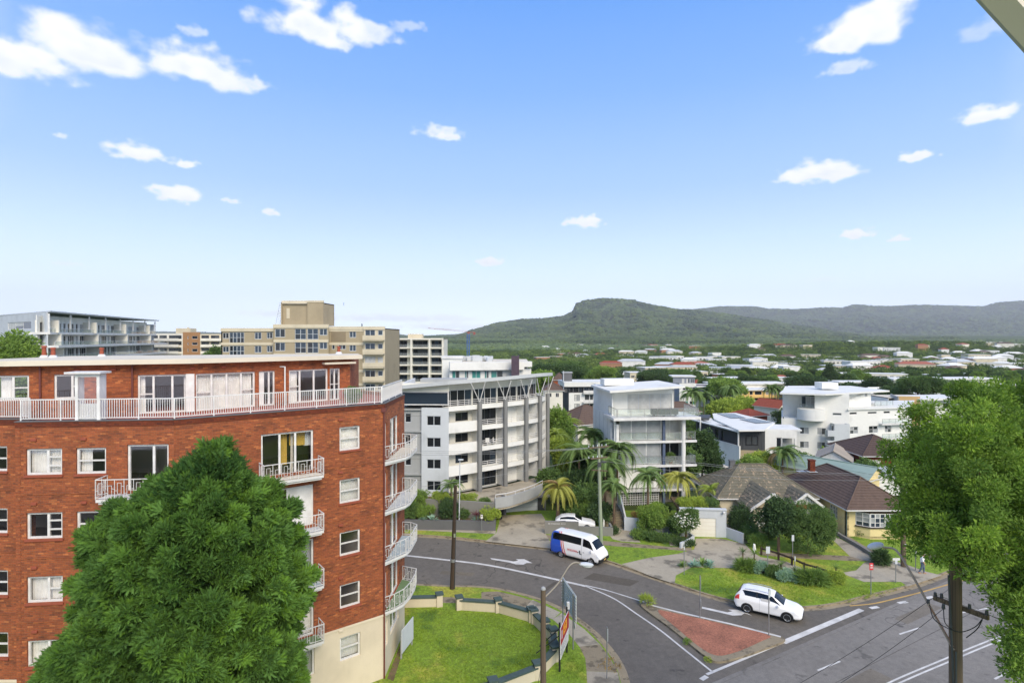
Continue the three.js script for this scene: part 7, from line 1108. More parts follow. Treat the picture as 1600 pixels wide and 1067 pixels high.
// ------------------------------------------------------------------ vehicles
// body lofted along its length: st = stations [x, sill y, belt y, roof y, half width low, half width belt, half width roof]; +x is the front
function lofter(st) {
  const at = (x) => { let k = 0; while (k < st.length - 2 && x > st[k + 1][0]) k++; const a = st[k], b = st[k + 1], t = clamp((x - a[0]) / (b[0] - a[0]), 0, 1); return a.map((v, i) => lerp(v, b[i], t)); };
  const ring = (x) => { const [, ys, yb, yr, wl, wb, wr] = at(x), g = Math.min(0.13, (yr - yb) * 0.35); return new THREE.CatmullRomCurve3([V3(x, ys, wl * 0.93), V3(x, ys + 0.1, wl), V3(x, lerp(ys, yb, 0.55), wb * 1.005), V3(x, yb, wb), V3(x, lerp(yb, yr, 0.5), lerp(wb, wr, 0.55)), V3(x, yr - g, wr), V3(x, yr - g * 0.25, wr * 0.9), V3(x, yr, wr * 0.55), V3(x, yr + 0.015, 0)], false, 'centripetal'); };
  const P = (x, t) => ring(x).getPoint(t);
  const skin = (x0, x1, t0, t1, nx, nt, off = 0, side = 1, xf = null) => {
    const pos = [], idx = []; for (let i = 0; i <= nx; i++) for (let j = 0; j <= nt; j++) { const t = lerp(t0, t1, j / nt), xx = xf ? xf(i / nx, j / nt) : lerp(x0, x1, i / nx), p = P(xx, t); pos.push(p.x, p.y, p.z * side); }
    for (let i = 0; i < nx; i++) for (let j = 0; j < nt; j++) { const a = i * (nt + 1) + j, b = a + nt + 1; if (side > 0) idx.push(a, b, a + 1, b, b + 1, a + 1); else idx.push(a, a + 1, b, b, a + 1, b + 1); }
    const g = new THREE.BufferGeometry(); g.setAttribute('position', new THREE.Float32BufferAttribute(pos, 3)); g.setIndex(idx); g.computeVertexNormals();
    if (off) { const p = g.attributes.position, n = g.attributes.normal; for (let i = 0; i < p.count; i++) p.setXYZ(i, p.getX(i) + n.getX(i) * off * -1 * -1, p.getY(i) + n.getY(i) * off, p.getZ(i) + n.getZ(i) * off); }
    return g;
  };
  const ends = (x, dir) => { const pts = []; for (let j = 0; j <= 18; j++) pts.push(P(x, j / 18)); const pos = []; const c = V3(x, (pts[0].y + pts[18].y) / 2, 0); const all = [...pts, ...pts.slice(0, -1).reverse().map((p) => V3(p.x, p.y, -p.z))]; for (let i = 0; i < all.length; i++) { const a = all[i], b = all[(i + 1) % all.length]; for (const v of dir > 0 ? [c, b, a] : [c, a, b]) pos.push(v.x, v.y, v.z); } const g = new THREE.BufferGeometry(); g.setAttribute('position', new THREE.Float32BufferAttribute(pos, 3)); g.computeVertexNormals(); return g; };
  return { P, skin, ends, at };
}
const CAR = {
  white: new THREE.MeshPhysicalMaterial({ color: 0xf0f0ee, roughness: 0.35, clearcoat: 0.8, clearcoatRoughness: 0.08 }),
  blue: new THREE.MeshPhysicalMaterial({ color: 0x1f4fb8, roughness: 0.4, clearcoat: 0.8, clearcoatRoughness: 0.1 }),
  red: MAT(0xc8352c, { roughness: 0.5 }), glass: MAT(0x11161a, { roughness: 0.06, metalness: 0.1 }), trim: MAT(0x1b1c1e, { roughness: 0.7 }), rim: MAT(0xb9bcbf, { metalness: 0.7, roughness: 0.35 }), lamp: MAT(0xe6ebee, { roughness: 0.15 }), navy: MAT(0x24305c, { roughness: 0.5 }),
};
function wheel(t, x, z, r, w) {
  const wl = new THREE.Group(); wl.name = 'wheel'; t.add(wl); wl.position.set(x, r, z);
  obj('tyre', new THREE.TorusGeometry(r - w * 0.36, w * 0.38, 10, 28).scale(1, 1, 1.25), C.rubber, wl);
  const s = Math.sign(z), gs = [new THREE.CylinderGeometry(r * 0.3, r * 0.3, 0.04, 14).rotateX(Math.PI / 2).translate(0, 0, s * w * 0.3), new THREE.TorusGeometry(r * 0.64, 0.022, 6, 24).translate(0, 0, s * w * 0.34)]; for (let i = 0; i < 6; i++) gs.push(bx(r * 0.5, 0.07, 0.03, r * 0.4, 0, s * w * 0.32).rotateZ(i * 1.047));
  obj('rim', gs, CAR.rim, wl); obj('hub', new THREE.CylinderGeometry(r * 0.66, r * 0.66, 0.04, 18).rotateX(Math.PI / 2).translate(0, 0, s * w * 0.1), CAR.trim, wl);
}
const arch = (x, r, w) => { const s = Math.sign(w), g = new THREE.CylinderGeometry(r, r, 0.1, 24, 1, false, 0, Math.PI).rotateX(Math.PI / 2).rotateZ(0); return bx(0.01, 0.01, 0.01, x, r, w); };
function archDisc(x, y, r, z) { const sh = new THREE.Shape(); sh.absarc(0, 0, r, -0.25, Math.PI + 0.25, false); return new THREE.ExtrudeGeometry(sh, { depth: 0.05, bevelEnabled: false, curveSegments: 18 }).translate(x, y, z - 0.025); }
function lettering(text, h, mat, parent, name) {            // block letters built of strokes, 5 x 7 cells
  const F5 = { R: ['11110', '10001', '10001', '11110', '10100', '10010', '10001'], E: ['11111', '10000', '10000', '11110', '10000', '10000', '11111'], G: ['01110', '10001', '10000', '10111', '10001', '10001', '01110'], I: ['11111', '00100', '00100', '00100', '00100', '00100', '11111'], O: ['01110', '10001', '10001', '10001', '10001', '10001', '01110'], N: ['10001', '11001', '10101', '10101', '10011', '10001', '10001'], A: ['01110', '10001', '10001', '11111', '10001', '10001', '10001'], L: ['10000', '10000', '10000', '10000', '10000', '10000', '11111'], S: ['01111', '10000', '10000', '01110', '00001', '00001', '11110'], F: ['11111', '10000', '10000', '11110', '10000', '10000', '10000'], T: ['11111', '00100', '00100', '00100', '00100', '00100', '00100'] };
  const c = h / 7, gs = []; [...text].forEach((ch, k) => (F5[ch] ?? []).forEach((row, j) => [...row].forEach((b, i) => { if (b === '1') gs.push(bx(c * 1.02, c * 1.02, 0.006, (k * 6 + i) * c, h - (j + 0.5) * c, 0)); })));
  return obj(name, gs, mat, parent);
}
{ // high-roofed minibus
  const a = G(880, 872.5, 0), b2 = G(934, 887, 0), ang = Math.atan2(-(b2[1] - a[1]), b2[0] - a[0]), c = Math.cos(ang), s = Math.sin(ang);
  const t = thing('minibus', 'white high-roofed minibus with blue tail and red stripes parked at the kerb', 'minibus', [a[0] - 0.2 * c + 0.9 * -s * 1, 0, a[1] + 0.2 * s - 0.9 * c], ang);
  // origin at the rear axle, middle of the body
  const lf = lofter([[-1.22, 0.45, 1.05, 1.9, 0.82, 0.84, 0.66], [-1.12, 0.34, 1.12, 2.14, 0.9, 0.92, 0.72], [-0.9, 0.32, 1.15, 2.27, 0.92, 0.94, 0.75], [0.5, 0.32, 1.15, 2.31, 0.93, 0.95, 0.77], [2.4, 0.32, 1.15, 2.28, 0.93, 0.95, 0.76], [2.85, 0.32, 1.14, 2.17, 0.93, 0.95, 0.73], [3.15, 0.32, 1.12, 1.97, 0.92, 0.94, 0.7], [3.62, 0.33, 1.08, 1.42, 0.9, 0.9, 0.74], [3.82, 0.34, 0.98, 1.12, 0.88, 0.88, 0.78], [3.98, 0.38, 0.8, 0.95, 0.82, 0.82, 0.72], [4.04, 0.45, 0.68, 0.78, 0.72, 0.72, 0.62]]);
  const x0 = -1.22, x1 = 4.04, cut = 0.05;
  obj('body', [1, -1].map((sd) => lf.skin(x0, x1, 0, 1, 60, 22, 0, sd)).concat(lf.ends(x0, -1), lf.ends(x1, 1)), CAR.white, t);
  obj('tail_panel', [1, -1].map((sd) => lf.skin(0, 0, 0.02, 0.8, 14, 22, 0.006, sd, (u, v) => lerp(x0 + 0.01, 0.32 - v * 0.75, u))).concat(lf.ends(x0 - 0.008, -1)), CAR.blue, t);
  for (const o of [0, 0.2]) obj('stripe', [1, -1].map((sd) => lf.skin(0, 0, 0.03, 0.86, 2, 22, 0.009, sd, (u, v) => 0.34 + o - v * 0.78 + u * 0.09)), CAR.red, t);
  for (const sd of [1, -1]) {
    obj('side_window', lf.skin(-0.95, 2.1, 0.47, 0.66, 20, 6, 0.012, sd), CAR.glass, t); obj('front_window', lf.skin(0, 0, 0.46, 0.655, 8, 6, 0.012, sd, (u, v) => lerp(2.28, 3.36 - v * 0.5, u)), CAR.glass, t);
    obj('door_line', lf.skin(2.17, 2.185, 0.05, 0.7, 1, 14, 0.006, sd), CAR.trim, t); obj('door_handle', bx(0.16, 0.03, 0.03, 2.4, 1.0, sd * 0.955), CAR.trim, t);
    for (const x of [0, 3.11]) { obj('wheel_arch', archDisc(x, 0.33, 0.4, sd * 0.92), CAR.trim, t); wheel(t, x, sd * 0.86, 0.335, 0.22); }
    obj('mirror', rbx(0.12, 0.24, 0.18, 0.04, 3.25, 1.3, sd * 1.03), CAR.white, t); obj('headlight', lf.skin(3.68, 3.95, 0.28, 0.46, 4, 4, 0.01, sd), CAR.lamp, t); obj('tail_light', bx(0.04, 0.5, 0.12, x0 - 0.01, 1.0, sd * 0.76), CAR.red, t);
  }
  obj('windscreen', [1, -1].map((sd) => lf.skin(0, 0, 0.72, 1, 12, 8, 0.012, sd, (u, v) => lerp(3.08, 3.6, u))), CAR.glass, t);
  obj('bumper', [rbx(0.24, 0.34, 1.76, 0.08, 3.95, 0.5, 0), rbx(0.18, 0.26, 1.7, 0.06, x0 + 0.02, 0.44, 0)], CAR.trim, t); obj('number_plate', bx(0.015, 0.12, 0.38, 4.08, 0.5, 0), C.yellow, t);
  { const g = lettering('REGIONAL', 0.17, CAR.red, t, 'lettering'); g.position.set(0.72, 0.86, 0.968); const g2 = obj('figure_emblem', [bx(0.09, 0.1, 0.01, 0.03, 0.3, 0), bx(0.12, 0.2, 0.01, 0.06, 0.16, 0).rotateZ(0.15), bx(0.22, 0.06, 0.01, 0.12, 0.03, 0), bx(0.16, 0.04, 0.01, -0.02, 0.22, 0).rotateZ(0.6)], CAR.trim, t); g2.position.set(1.98, 0.76, 0.968); }
}
{ // white sport utility car
  const a = G(1169.2, 958.4, 0), b2 = G(1227, 972.2, 0), ang = Math.atan2(-(b2[1] - a[1]), b2[0] - a[0]), c = Math.cos(ang), s = Math.sin(ang);
  const t = thing('suv', 'white sport utility car with roof rails driving past the red traffic island', 'car', [a[0] - 0.78 * s, 0, a[1] - 0.78 * c], ang);
  const lf = lofter([[-0.95, 0.5, 0.72, 0.86, 0.7, 0.76, 0.66], [-0.86, 0.4, 0.9, 1.12, 0.82, 0.84, 0.7], [-0.72, 0.32, 0.98, 1.36, 0.88, 0.89, 0.66], [-0.5, 0.28, 1.0, 1.6, 0.9, 0.91, 0.62], [-0.2, 0.26, 1.0, 1.68, 0.905, 0.915, 0.63], [0.7, 0.26, 0.99, 1.71, 0.91, 0.92, 0.65], [1.4, 0.26, 0.97, 1.68, 0.91, 0.92, 0.65], [1.75, 0.26, 0.96, 1.6, 0.91, 0.92, 0.64], [2.05, 0.26, 0.95, 1.42, 0.91, 0.91, 0.66], [2.5, 0.27, 0.92, 1.09, 0.9, 0.9, 0.72], [2.75, 0.28, 0.9, 1.03, 0.9, 0.89, 0.74], [3.2, 0.3, 0.85, 0.95, 0.88, 0.87, 0.72], [3.5, 0.34, 0.72, 0.82, 0.8, 0.8, 0.66], [3.66, 0.42, 0.6, 0.68, 0.66, 0.66, 0.54]]);
  obj('body', [1, -1].map((sd) => lf.skin(-0.95, 3.66, 0, 1, 64, 22, 0, sd)).concat(lf.ends(-0.95, -1), lf.ends(3.66, 1)), CAR.white, t);
  for (const sd of [1, -1]) {
    obj('side_window', lf.skin(0, 0, 0.475, 0.67, 22, 6, 0.01, sd, (u, v) => lerp(-0.28 + 0.22 * (1 - v) - 0.1, 2.32 - v * 0.62, u)), CAR.glass, t); obj('pillar', lf.skin(0.62, 0.7, 0.47, 0.68, 1, 6, 0.014, sd), CAR.trim, t);
    obj('sill_trim', lf.skin(-0.6, 3.2, 0.0, 0.1, 20, 3, 0.012, sd), CAR.trim, t); obj('door_line', lf.skin(0.85, 0.862, 0.12, 0.47, 1, 8, 0.005, sd), C.greyMid, t); obj('roof_rail', tube([[-0.2, 1.68, sd * 0.58], [0.6, 1.76, sd * 0.6], [1.5, 1.72, sd * 0.6]], 0.022, 12, 6), CAR.rim, t);
    for (const x of [0, 2.705]) { obj('wheel_arch', archDisc(x, 0.35, 0.43, sd * 0.9), CAR.trim, t); wheel(t, x, sd * 0.83, 0.36, 0.23); }
    obj('mirror', rbx(0.12, 0.14, 0.22, 0.04, 2.15, 1.08, sd * 1.0), CAR.white, t); obj('headlight', lf.skin(3.1, 3.5, 0.35, 0.5, 4, 4, 0.01, sd), CAR.lamp, t); obj('tail_light', lf.skin(-0.86, -0.55, 0.36, 0.5, 4, 3, 0.012, sd), CAR.red, t); obj('door_handle', bx(0.18, 0.03, 0.03, 0.45, 0.93, sd * 0.93), CAR.white, t);
  }
  obj('windscreen', [1, -1].map((sd) => lf.skin(0, 0, 0.72, 1, 12, 8, 0.01, sd, (u) => lerp(1.82, 2.46, u))), CAR.glass, t); obj('rear_window', [1, -1].map((sd) => lf.skin(0, 0, 0.7, 1, 6, 8, 0.01, sd, (u) => lerp(-0.78, -0.5, u))), CAR.glass, t);
  obj('bumper', [rbx(0.16, 0.2, 1.3, 0.06, 3.6, 0.42, 0), rbx(0.14, 0.26, 1.5, 0.06, -0.9, 0.48, 0)], CAR.trim, t); obj('window_sticker', bx(0.62, 0.2, 0.01, 1.25, 1.24, 0.865), C.white, t);
}
{ // hatchback on the main road, all but hidden by the street tree
  const t = thing('hatchback', 'white hatchback on the main road, almost hidden by the street tree', 'car', [39.2, 0.01, -43.6], 0.52);
  const lf = lofter([[0, 0.4, 0.8, 1.1, 0.74, 0.78, 0.62], [0.15, 0.28, 0.9, 1.36, 0.84, 0.84, 0.58], [0.8, 0.24, 0.92, 1.46, 0.86, 0.86, 0.58], [1.9, 0.22, 0.9, 1.44, 0.87, 0.87, 0.58], [2.8, 0.24, 0.86, 1.02, 0.87, 0.86, 0.7], [3.6, 0.28, 0.78, 0.88, 0.83, 0.82, 0.68], [3.9, 0.4, 0.6, 0.7, 0.7, 0.7, 0.55]]);
  obj('body', [1, -1].map((sd) => lf.skin(0, 3.9, 0, 1, 40, 18, 0, sd)).concat(lf.ends(0, -1), lf.ends(3.9, 1)), CAR.white, t);
  for (const sd of [1, -1]) { obj('side_window', lf.skin(0, 0, 0.48, 0.67, 16, 5, 0.01, sd, (u, v) => lerp(0.4, 2.5 - v * 0.55, u)), CAR.glass, t); obj('tail_light', lf.skin(0.02, 0.24, 0.3, 0.52, 3, 4, 0.012, sd), CAR.red, t); for (const x of [0.65, 3.1]) { obj('wheel_arch', archDisc(x, 0.3, 0.37, sd * 0.86), CAR.trim, t); wheel(t, x, sd * 0.79, 0.31, 0.2); } }
  obj('rear_window', [1, -1].map((sd) => lf.skin(0, 0, 0.7, 1, 6, 6, 0.01, sd, (u) => lerp(0.1, 0.3, u))), CAR.glass, t);
}
{ // parked white car with dark markings behind the sign wall
  const t = thing('parked_car', 'white parked car with dark stripes half hidden behind the grey sign wall', 'car', [Wx(868, 61.5), 0.14, -61.2], -0.12);
  const lf = lofter([[0, 0.4, 0.72, 0.9, 0.7, 0.74, 0.6], [0.12, 0.28, 0.86, 1.0, 0.84, 0.84, 0.62], [0.6, 0.24, 0.9, 1.34, 0.87, 0.87, 0.56], [1.3, 0.22, 0.9, 1.45, 0.88, 0.88, 0.58], [2.0, 0.22, 0.9, 1.43, 0.88, 0.88, 0.58], [2.9, 0.24, 0.86, 1.0, 0.88, 0.87, 0.7], [3.8, 0.28, 0.78, 0.86, 0.84, 0.83, 0.68], [4.2, 0.4, 0.6, 0.68, 0.7, 0.7, 0.55]]);
  obj('body', [1, -1].map((sd) => lf.skin(0, 4.2, 0, 1, 40, 18, 0, sd)).concat(lf.ends(0, -1), lf.ends(4.2, 1)), CAR.white, t);
  for (const sd of [1, -1]) { obj('side_window', lf.skin(0, 0, 0.48, 0.67, 16, 5, 0.01, sd, (u, v) => lerp(0.5, 2.6 - v * 0.55, u)), CAR.glass, t); obj('stripe', lf.skin(0.3, 1.1, 0.2, 0.42, 6, 4, 0.008, sd), CAR.trim, t); for (const x of [0.75, 3.35]) { obj('wheel_arch', archDisc(x, 0.3, 0.37, sd * 0.87), CAR.trim, t); wheel(t, x, sd * 0.8, 0.31, 0.2); } }
  obj('windscreen', [1, -1].map((sd) => lf.skin(0, 0, 0.72, 1, 10, 6, 0.01, sd, (u) => lerp(2.1, 2.8, u))), CAR.glass, t);
}
// ------------------------------------------------------------------ poles, wires, signs, low walls
function pole(name, label, x, z, h, r0, r1, mat, lean = [0, 0], y = 0.12) { const t = thing(name, label, 'power pole', [x, y, z]); obj('pole', rod([0, -0.1, 0], [lean[0], h, lean[1]], r0, r1, 12), mat, t); return t; }
const wires = [];
const wire = (a, b, sag = 0.6, r = 0.012, mat = C.wireLight, label) => { const m = [(a[0] + b[0]) / 2, (a[1] + b[1]) / 2 - sag, (a[2] + b[2]) / 2]; const o = obj('wire', new THREE.TubeGeometry(new THREE.QuadraticBezierCurve3(V3(...a), V3(2 * m[0] - (a[0] + b[0]) / 2, 2 * m[1] - (a[1] + b[1]) / 2, m[2]), V3(...b)), 24, r, 4), mat); tag(o, label ?? 'thin overhead wire crossing the street', 'wire', label ? undefined : 'overhead wires'); };
{ // dark pole by the brick building
  const [x, z] = gp(706, 921), h = 8.4, t = pole('power_pole', 'dark tarred wooden power pole between the brick building and the side street', x, z, h, 0.19, 0.13, C.woodDark, [0.28, 0]);
  obj('band', [rod([0.05, 2.2, 0], [0.06, 2.45, 0], 0.2, 0.2, 12)], C.steel, t); obj('conduit', rod([0.2, 0, 0.02], [0.32, 6, 0.02], 0.04), C.steelDark, t); obj('tag_plate', bx(0.14, 0.3, 0.03, 0.22, 4.4, 0.18), C.woodGreen, t);
  // slender lamp standing behind it
}
{ // street lamp whose white head shows above the dark pole
  const d = 61, x = Wx(717, d), t = thing('street_lamp', 'slender pale street lamp with a small head in front of the curved building', 'street lamp', [x, 0.12, -d]); obj('post', rod([0, 0, 0], [0.1, Hy(722, d), 0], 0.07, 0.05), C.greyPale, t); obj('lamp_head', rbx(0.55, 0.14, 0.25, 0.05, 0.2, Hy(720, d), 0.1), C.greyPale, t);
}
{ // wooden pole with bracket lamp in the centre foreground
  const d = 29, x = Wx(849, d), z = -d, h = Hy(922, d) - 0.1, t = pole('lamp_pole', 'weathered wooden pole carrying a bracket street lamp, centre foreground', x, z, h, 0.17, 0.125, C.wood); t.userData.category = 'street lamp';
  const arm = [[0.05, h - 0.45, 0], [0.75, h + 0.15, -0.25], [1.45, h + 1.05, -0.5], [1.75, h + 1.12, -0.62], [2.0, h + 1.02, -0.7]]; obj('arm', tube(arm, 0.04, 24, 8), MAT(0x9a9282, { metalness: 0.2, roughness: 0.6 }), t);
  const hd = new THREE.SphereGeometry(1, 20, 12).scale(0.42, 0.11, 0.17).rotateZ(-0.16).rotateY(0.25).translate(2.3, h + 0.94, -0.8); obj('lamp_head', hd, C.greyPale, t); obj('lamp_lens', new THREE.SphereGeometry(1, 16, 8).scale(0.3, 0.09, 0.13).rotateZ(-0.16).rotateY(0.25).translate(2.36, h + 0.87, -0.8), MAT(0xdfe3df, { roughness: 0.2 }), t); obj('pole_cap', new THREE.SphereGeometry(0.13, 12, 8).translate(0, h, 0), C.greyMid, t);
  const s = [Wx(835, 29.5), 2.2, -29.5]; obj('stay_wire', rod([0, 4.2, 0], [-0.9, 0.1, 1.2], 0.012), C.wire, t);
}
let greenTop;
{ // green-grey pole in front of the steps
  const [x, z] = gp(940, 858), h = 10.2, t = pole('power_pole', 'pale greenish wooden power pole with crossarms near the minibus', x, z, h, 0.19, 0.14, C.woodGreen, [-0.28, 0]); greenTop = [x - 0.28, h, z];
  obj('crossarm', [bx(2.3, 0.12, 0.12, -0.26, h - 0.35, 0.1, 0.45), bx(1.9, 0.12, 0.12, -0.24, h - 1.4, 0.1, 0.45), bx(1.5, 0.1, 0.1, -0.2, h - 2.6, 0.1, -0.3)], C.wood, t);
  for (let i = 0; i < 9; i++) obj('insulator', rod([0, 0, 0], [0, 0.18, 0], 0.05, 0.04, 8).translate(-1.2 + (i % 5) * 0.45 - 0.1, h - 0.28 - (i > 4 ? 1.05 : 0), 0.1 - (-1.0 + (i % 5) * 0.45) * 0.47), C.greyPale, t);
  obj('cable_box', [bx(0.3, 0.4, 0.2, -0.2, h - 2.0, 0.2), bx(0.5, 0.14, 0.14, 0.2, h - 1.8, 0.1)], C.steelDark, t);
}
let rightTop;
{ // grey pole by the yellow house
  const [x, z] = gp(1414, 886), h = 8.6, t = pole('power_pole', 'grey weathered power pole at the corner of the yellow house', x, z, h, 0.22, 0.16, C.wood, [-0.12, 0]); rightTop = [x - 0.1, h, z]; obj('marker_plate', [bx(0.1, 0.5, 0.03, 0, 3.2, 0.21), bx(0.16, 0.16, 0.03, 0.02, 2.0, 0.21)], C.white, t); obj('crossarm', bx(1.8, 0.12, 0.12, -0.1, h - 0.3, 0.12, 0.5), C.wood, t);
}
{ // big pole with long lamp arm, right foreground
  const d = 15.6, X = Wx(1502, d), Z = -d, h = Hy(868, d), t = pole('power_pole', 'thick weathered power pole with crossarm and long lamp arm in the right foreground', X, Z, h, 0.2, 0.145, C.wood, [-0.12, 0]);
  const yA = Hy(945, d), yB = Hy(1018, d), L = (px, py, dd) => [Wx(px, dd) - X, Hy(py, dd) - 0.12, -dd - Z];
  obj('crossarm', bar(L(1462, 935, 16.2), L(1548, 967, 15.0), 0.09, 0.11), C.wood, t);
  obj('lamp_arm', [tube([L(1494, 1018, 15.5), L(1476, 985, 15.9), L(1453, 944, 16.6), L(1424, 893, 17.6), L(1407, 866, 18.3), L(1398, 858, 18.7), L(1382, 856, 19.2)], 0.035, 40, 8)], MAT(0x9c8d78, { metalness: 0.3, roughness: 0.6 }), t);
  obj('brace', tube([L(1452, 945, 16.6), L(1470, 972, 16.0), L(1493, 1012, 15.5)], 0.014, 12, 6), MAT(0x9c7456), t);
  obj('lamp_head', new THREE.SphereGeometry(1, 20, 12).scale(0.42, 0.1, 0.16).rotateY(0.5).translate(...L(1370, 853.5, 19.5)), C.greyPale, t);
  for (const [px, py, dd] of [[1464, 932, 16.2], [1474, 934, 16.05], [1518, 951, 15.4], [1545, 961, 15.05], [1453, 943, 16.6], [1477, 951, 15.4]]) obj('insulator', rod([0, -0.02, 0], [0, 0.1, 0], 0.045, 0.035, 8).translate(...L(px, py, dd)), C.steelDark, t);
  for (const pts of [[[1477, 952, 15.4], [1480, 975, 15.2], [1495, 987, 15.2], [1510, 988, 15.3], [1528, 980, 15.2], [1539, 967, 15.1]], [[1455, 946, 16.5], [1462, 968, 16.0], [1478, 980, 15.6], [1496, 988, 15.3]], [[1513, 998, 15.3], [1530, 984, 15.2], [1538, 970, 15.1]]]) obj('cable', tube(pts.map((p) => L(...p)), 0.013, 24, 6), C.wire, t);
  obj('conduit', [rod(L(1485, 900, 15.5), L(1494, 1080, 15.4), 0.03, 0.03, 8), rod(L(1497, 1020, 15.35), L(1498, 1120, 15.35), 0.025, 0.025, 8)], C.steelDark, t);
  for (const [a, b2] of [[[1464, 931, 16.2], [1484, 922, 20]], [[1474, 933, 16.05], [1590, 975, 24]], [[1545, 960, 15.05], [1600, 978, 17]]]) wire([Wx(a[0], a[2]), Hy(a[1], a[2]), -a[2]], [Wx(b2[0], b2[2]), Hy(b2[1], b2[2]), -b2[2]], 0.05, 0.008, C.wire, a[0] === 1464 ? 'short wire leaving the left end of the foreground crossarm' : a[0] === 1474 ? 'wire running right from the foreground crossarm under the street tree' : 'wire leaving the right end of the foreground crossarm');
  wire([Wx(1462, 16.2), Hy(934, 16.2), -16.2], [Wx(1180, 12), Hy(1110, 12), -12], 0.1, 0.008, C.wire, 'wire running down left from the foreground crossarm over the main road');
  wire([Wx(1477, 15.4), Hy(952, 15.4), -15.4], [Wx(1250, 11.4), Hy(1110, 11.4), -11.4], 0.1, 0.008, C.wire, 'lower wire running down left from the foreground pole over the main road');
}
for (const [o, y1] of [[0, 700], [0.5, 704], [1.0, 709]]) wire([greenTop[0] - 1 + o, greenTop[1] - 0.25, greenTop[2] + 0.3], [Wx(560, 52), Hy(y1, 52), -52], 0.35, 0.014);
wire([greenTop[0] - 0.8, greenTop[1] - 1.3, greenTop[2]], [Wx(560, 50), Hy(772, 50), -50], 0.3, 0.012);
for (const [o, k] of [[0, 0], [0.6, 0.3], [0.3, 1.3]]) wire([greenTop[0] + o, greenTop[1] - 0.25 - k, greenTop[2]], [rightTop[0] - 0.4 + o, rightTop[1] - 0.2 - k * 0.4, rightTop[2]], 0.7, 0.012);
for (const k of [0, 1, 2, 3]) wire([rightTop[0], rightTop[1] - 0.2 - k * 0.3, rightTop[2]], [Wx(1330, 66), Hy(745 + k * 6, 66), -66], 0.15, 0.011);

function signPost(name, label, x, z, h, plates, o = {}) { const t = thing(name, label, o.cat ?? 'sign', [x, o.y ?? 0.12, z], o.turn ?? 0); obj('post', rod([0, -0.05, 0], [0, h, 0], 0.035, 0.035, 8), C.steel, t); plates.forEach(([w, hh, y, mat, r]) => { if (r) { const g = new THREE.CylinderGeometry(w / 2, w / 2, 0.02, 24).rotateX(Math.PI / 2).translate(0, y, 0.05); obj('plate', g, mat, t); } else obj('plate', rbx(w, hh, 0.02, 0.008, 0, y, 0.05), mat, t); }); return t; }
const back = MAT(0xc6ccc6, { metalness: 0.1, roughness: 0.55 });
{ // large direction board seen from behind, on two posts
  const t = thing('direction_board', 'large ribbed back of a road direction board on two tall steel posts at the corner', 'road sign', [0, 0.12, 0]); const A = G(880, 988, 0.12), B = G(896, 1016, 0.12);
  const h1 = Hy(906, -A[1]) - 0.1, h2 = Hy(923, -B[1]) - 0.1; const e = V3(B[0] - A[0], 0, B[1] - A[1]), l = e.length(); e.normalize(); t.position.set(A[0], 0.12, A[1]); const ry = Math.atan2(-e.z, e.x); t.rotation.y = ry;
  obj('post', rod([0, 0, 0], [0, h1, 0], 0.05), C.steel, t); obj('post', rod([l, 0, 0], [l, h1, 0], 0.05), C.steel, t);
  const bl = l + 0.8, b0 = h1 - 1.75; obj('board', bx(bl, 1.75, 0.03, l / 2, b0 + 0.87, -0.09), back, t); for (let i = 0; i < 9; i++) obj('rib', bx(bl, 0.05, 0.05, l / 2, b0 + 0.08 + i * 0.198, -0.05), back, t);
  obj('round_plate', new THREE.CylinderGeometry(0.22, 0.22, 0.02, 24).rotateX(Math.PI / 2).translate(l, b0 - 0.35, -0.08), back, t);
}
{ // estate agent's board on black posts
  const A = G(876, 1053, 0.12), B = G(884, 1034, 0.12), x = A[0], z = A[1], dx = B[0] - A[0] + 0.12, dz = B[1] - A[1] - 0.5, l = Math.hypot(dx, dz), t = thing('for_sale_board', 'red and white estate agent board on black posts beside the low wall', 'signboard', [x, 0.12, z], Math.atan2(-dz, dx));
  const w = 2.4; for (const u of [0.1, w - 0.1]) obj('post', bx(0.1, 3.0, 0.1, u, 1.5, -0.07), C.black, t);
  obj('board', bx(w, 1.9, 0.04, w / 2, 1.75, 0), C.white, t); obj('red_panel', bx(w, 1.05, 0.012, w / 2, 2.17, 0.027), MAT(0xa8222e, { roughness: 0.5 }), t); obj('yellow_panel', bx(1.0, 0.62, 0.012, 1.25, 2.25, 0.036), MAT(0xf0b429, { roughness: 0.5 }), t);
  const s = lettering('FOR', 0.2, MAT(0xc03a2a), t, 'lettering'); s.position.set(0.98, 2.3, 0.05); const s2 = lettering('SALE', 0.17, MAT(0xc03a2a), t, 'lettering'); s2.position.set(0.9, 2.05, 0.05); obj('white_tag', bx(0.2, 0.5, 0.012, 0.3, 2.2, 0.036), C.white, t); stuff(obj('small_print', Array.from({ length: 7 }, (_, i) => bx(0.5 + (i % 3) * 0.3, 0.05, 0.008, 0.5 + (i % 2) * 0.8, 0.95 + i * 0.09, 0.026)), C.greyMid, t));
  obj('top_light', rbx(0.16, 0.5, 0.2, 0.06, w - 0.05, 3.05, 0), C.white, t); obj('stay', [bar([0.1, 2.2, -0.1], [-0.1, 1.0, -1.5], 0.05, 0.05), bar([0.9, 2.4, -0.1], [0.7, 1.0, -1.5], 0.05, 0.05)], C.black, t);
}
signPost('sign_post', 'narrow grey sign seen edge-on beside the corner footpath', ...G(949, 1062, 0.12), 3.1, [[0.12, 0.75, 2.6, back]], { turn: 1.2 });
signPost('sign_post', 'tall grey sign post on the red island, left end', ...G(1095, 966, 0.15), 3.1, [[0.14, 0.9, 2.55, back], [0.4, 0.6, 1.0, back]], { turn: 1.25 });
signPost('sign_post', 'grey post with a round sign back standing on the red island beside the car', ...G(1203, 994, 0.15), 3.2, [[0.56, 0, 2.9, back, 1]], { turn: 0.9 });
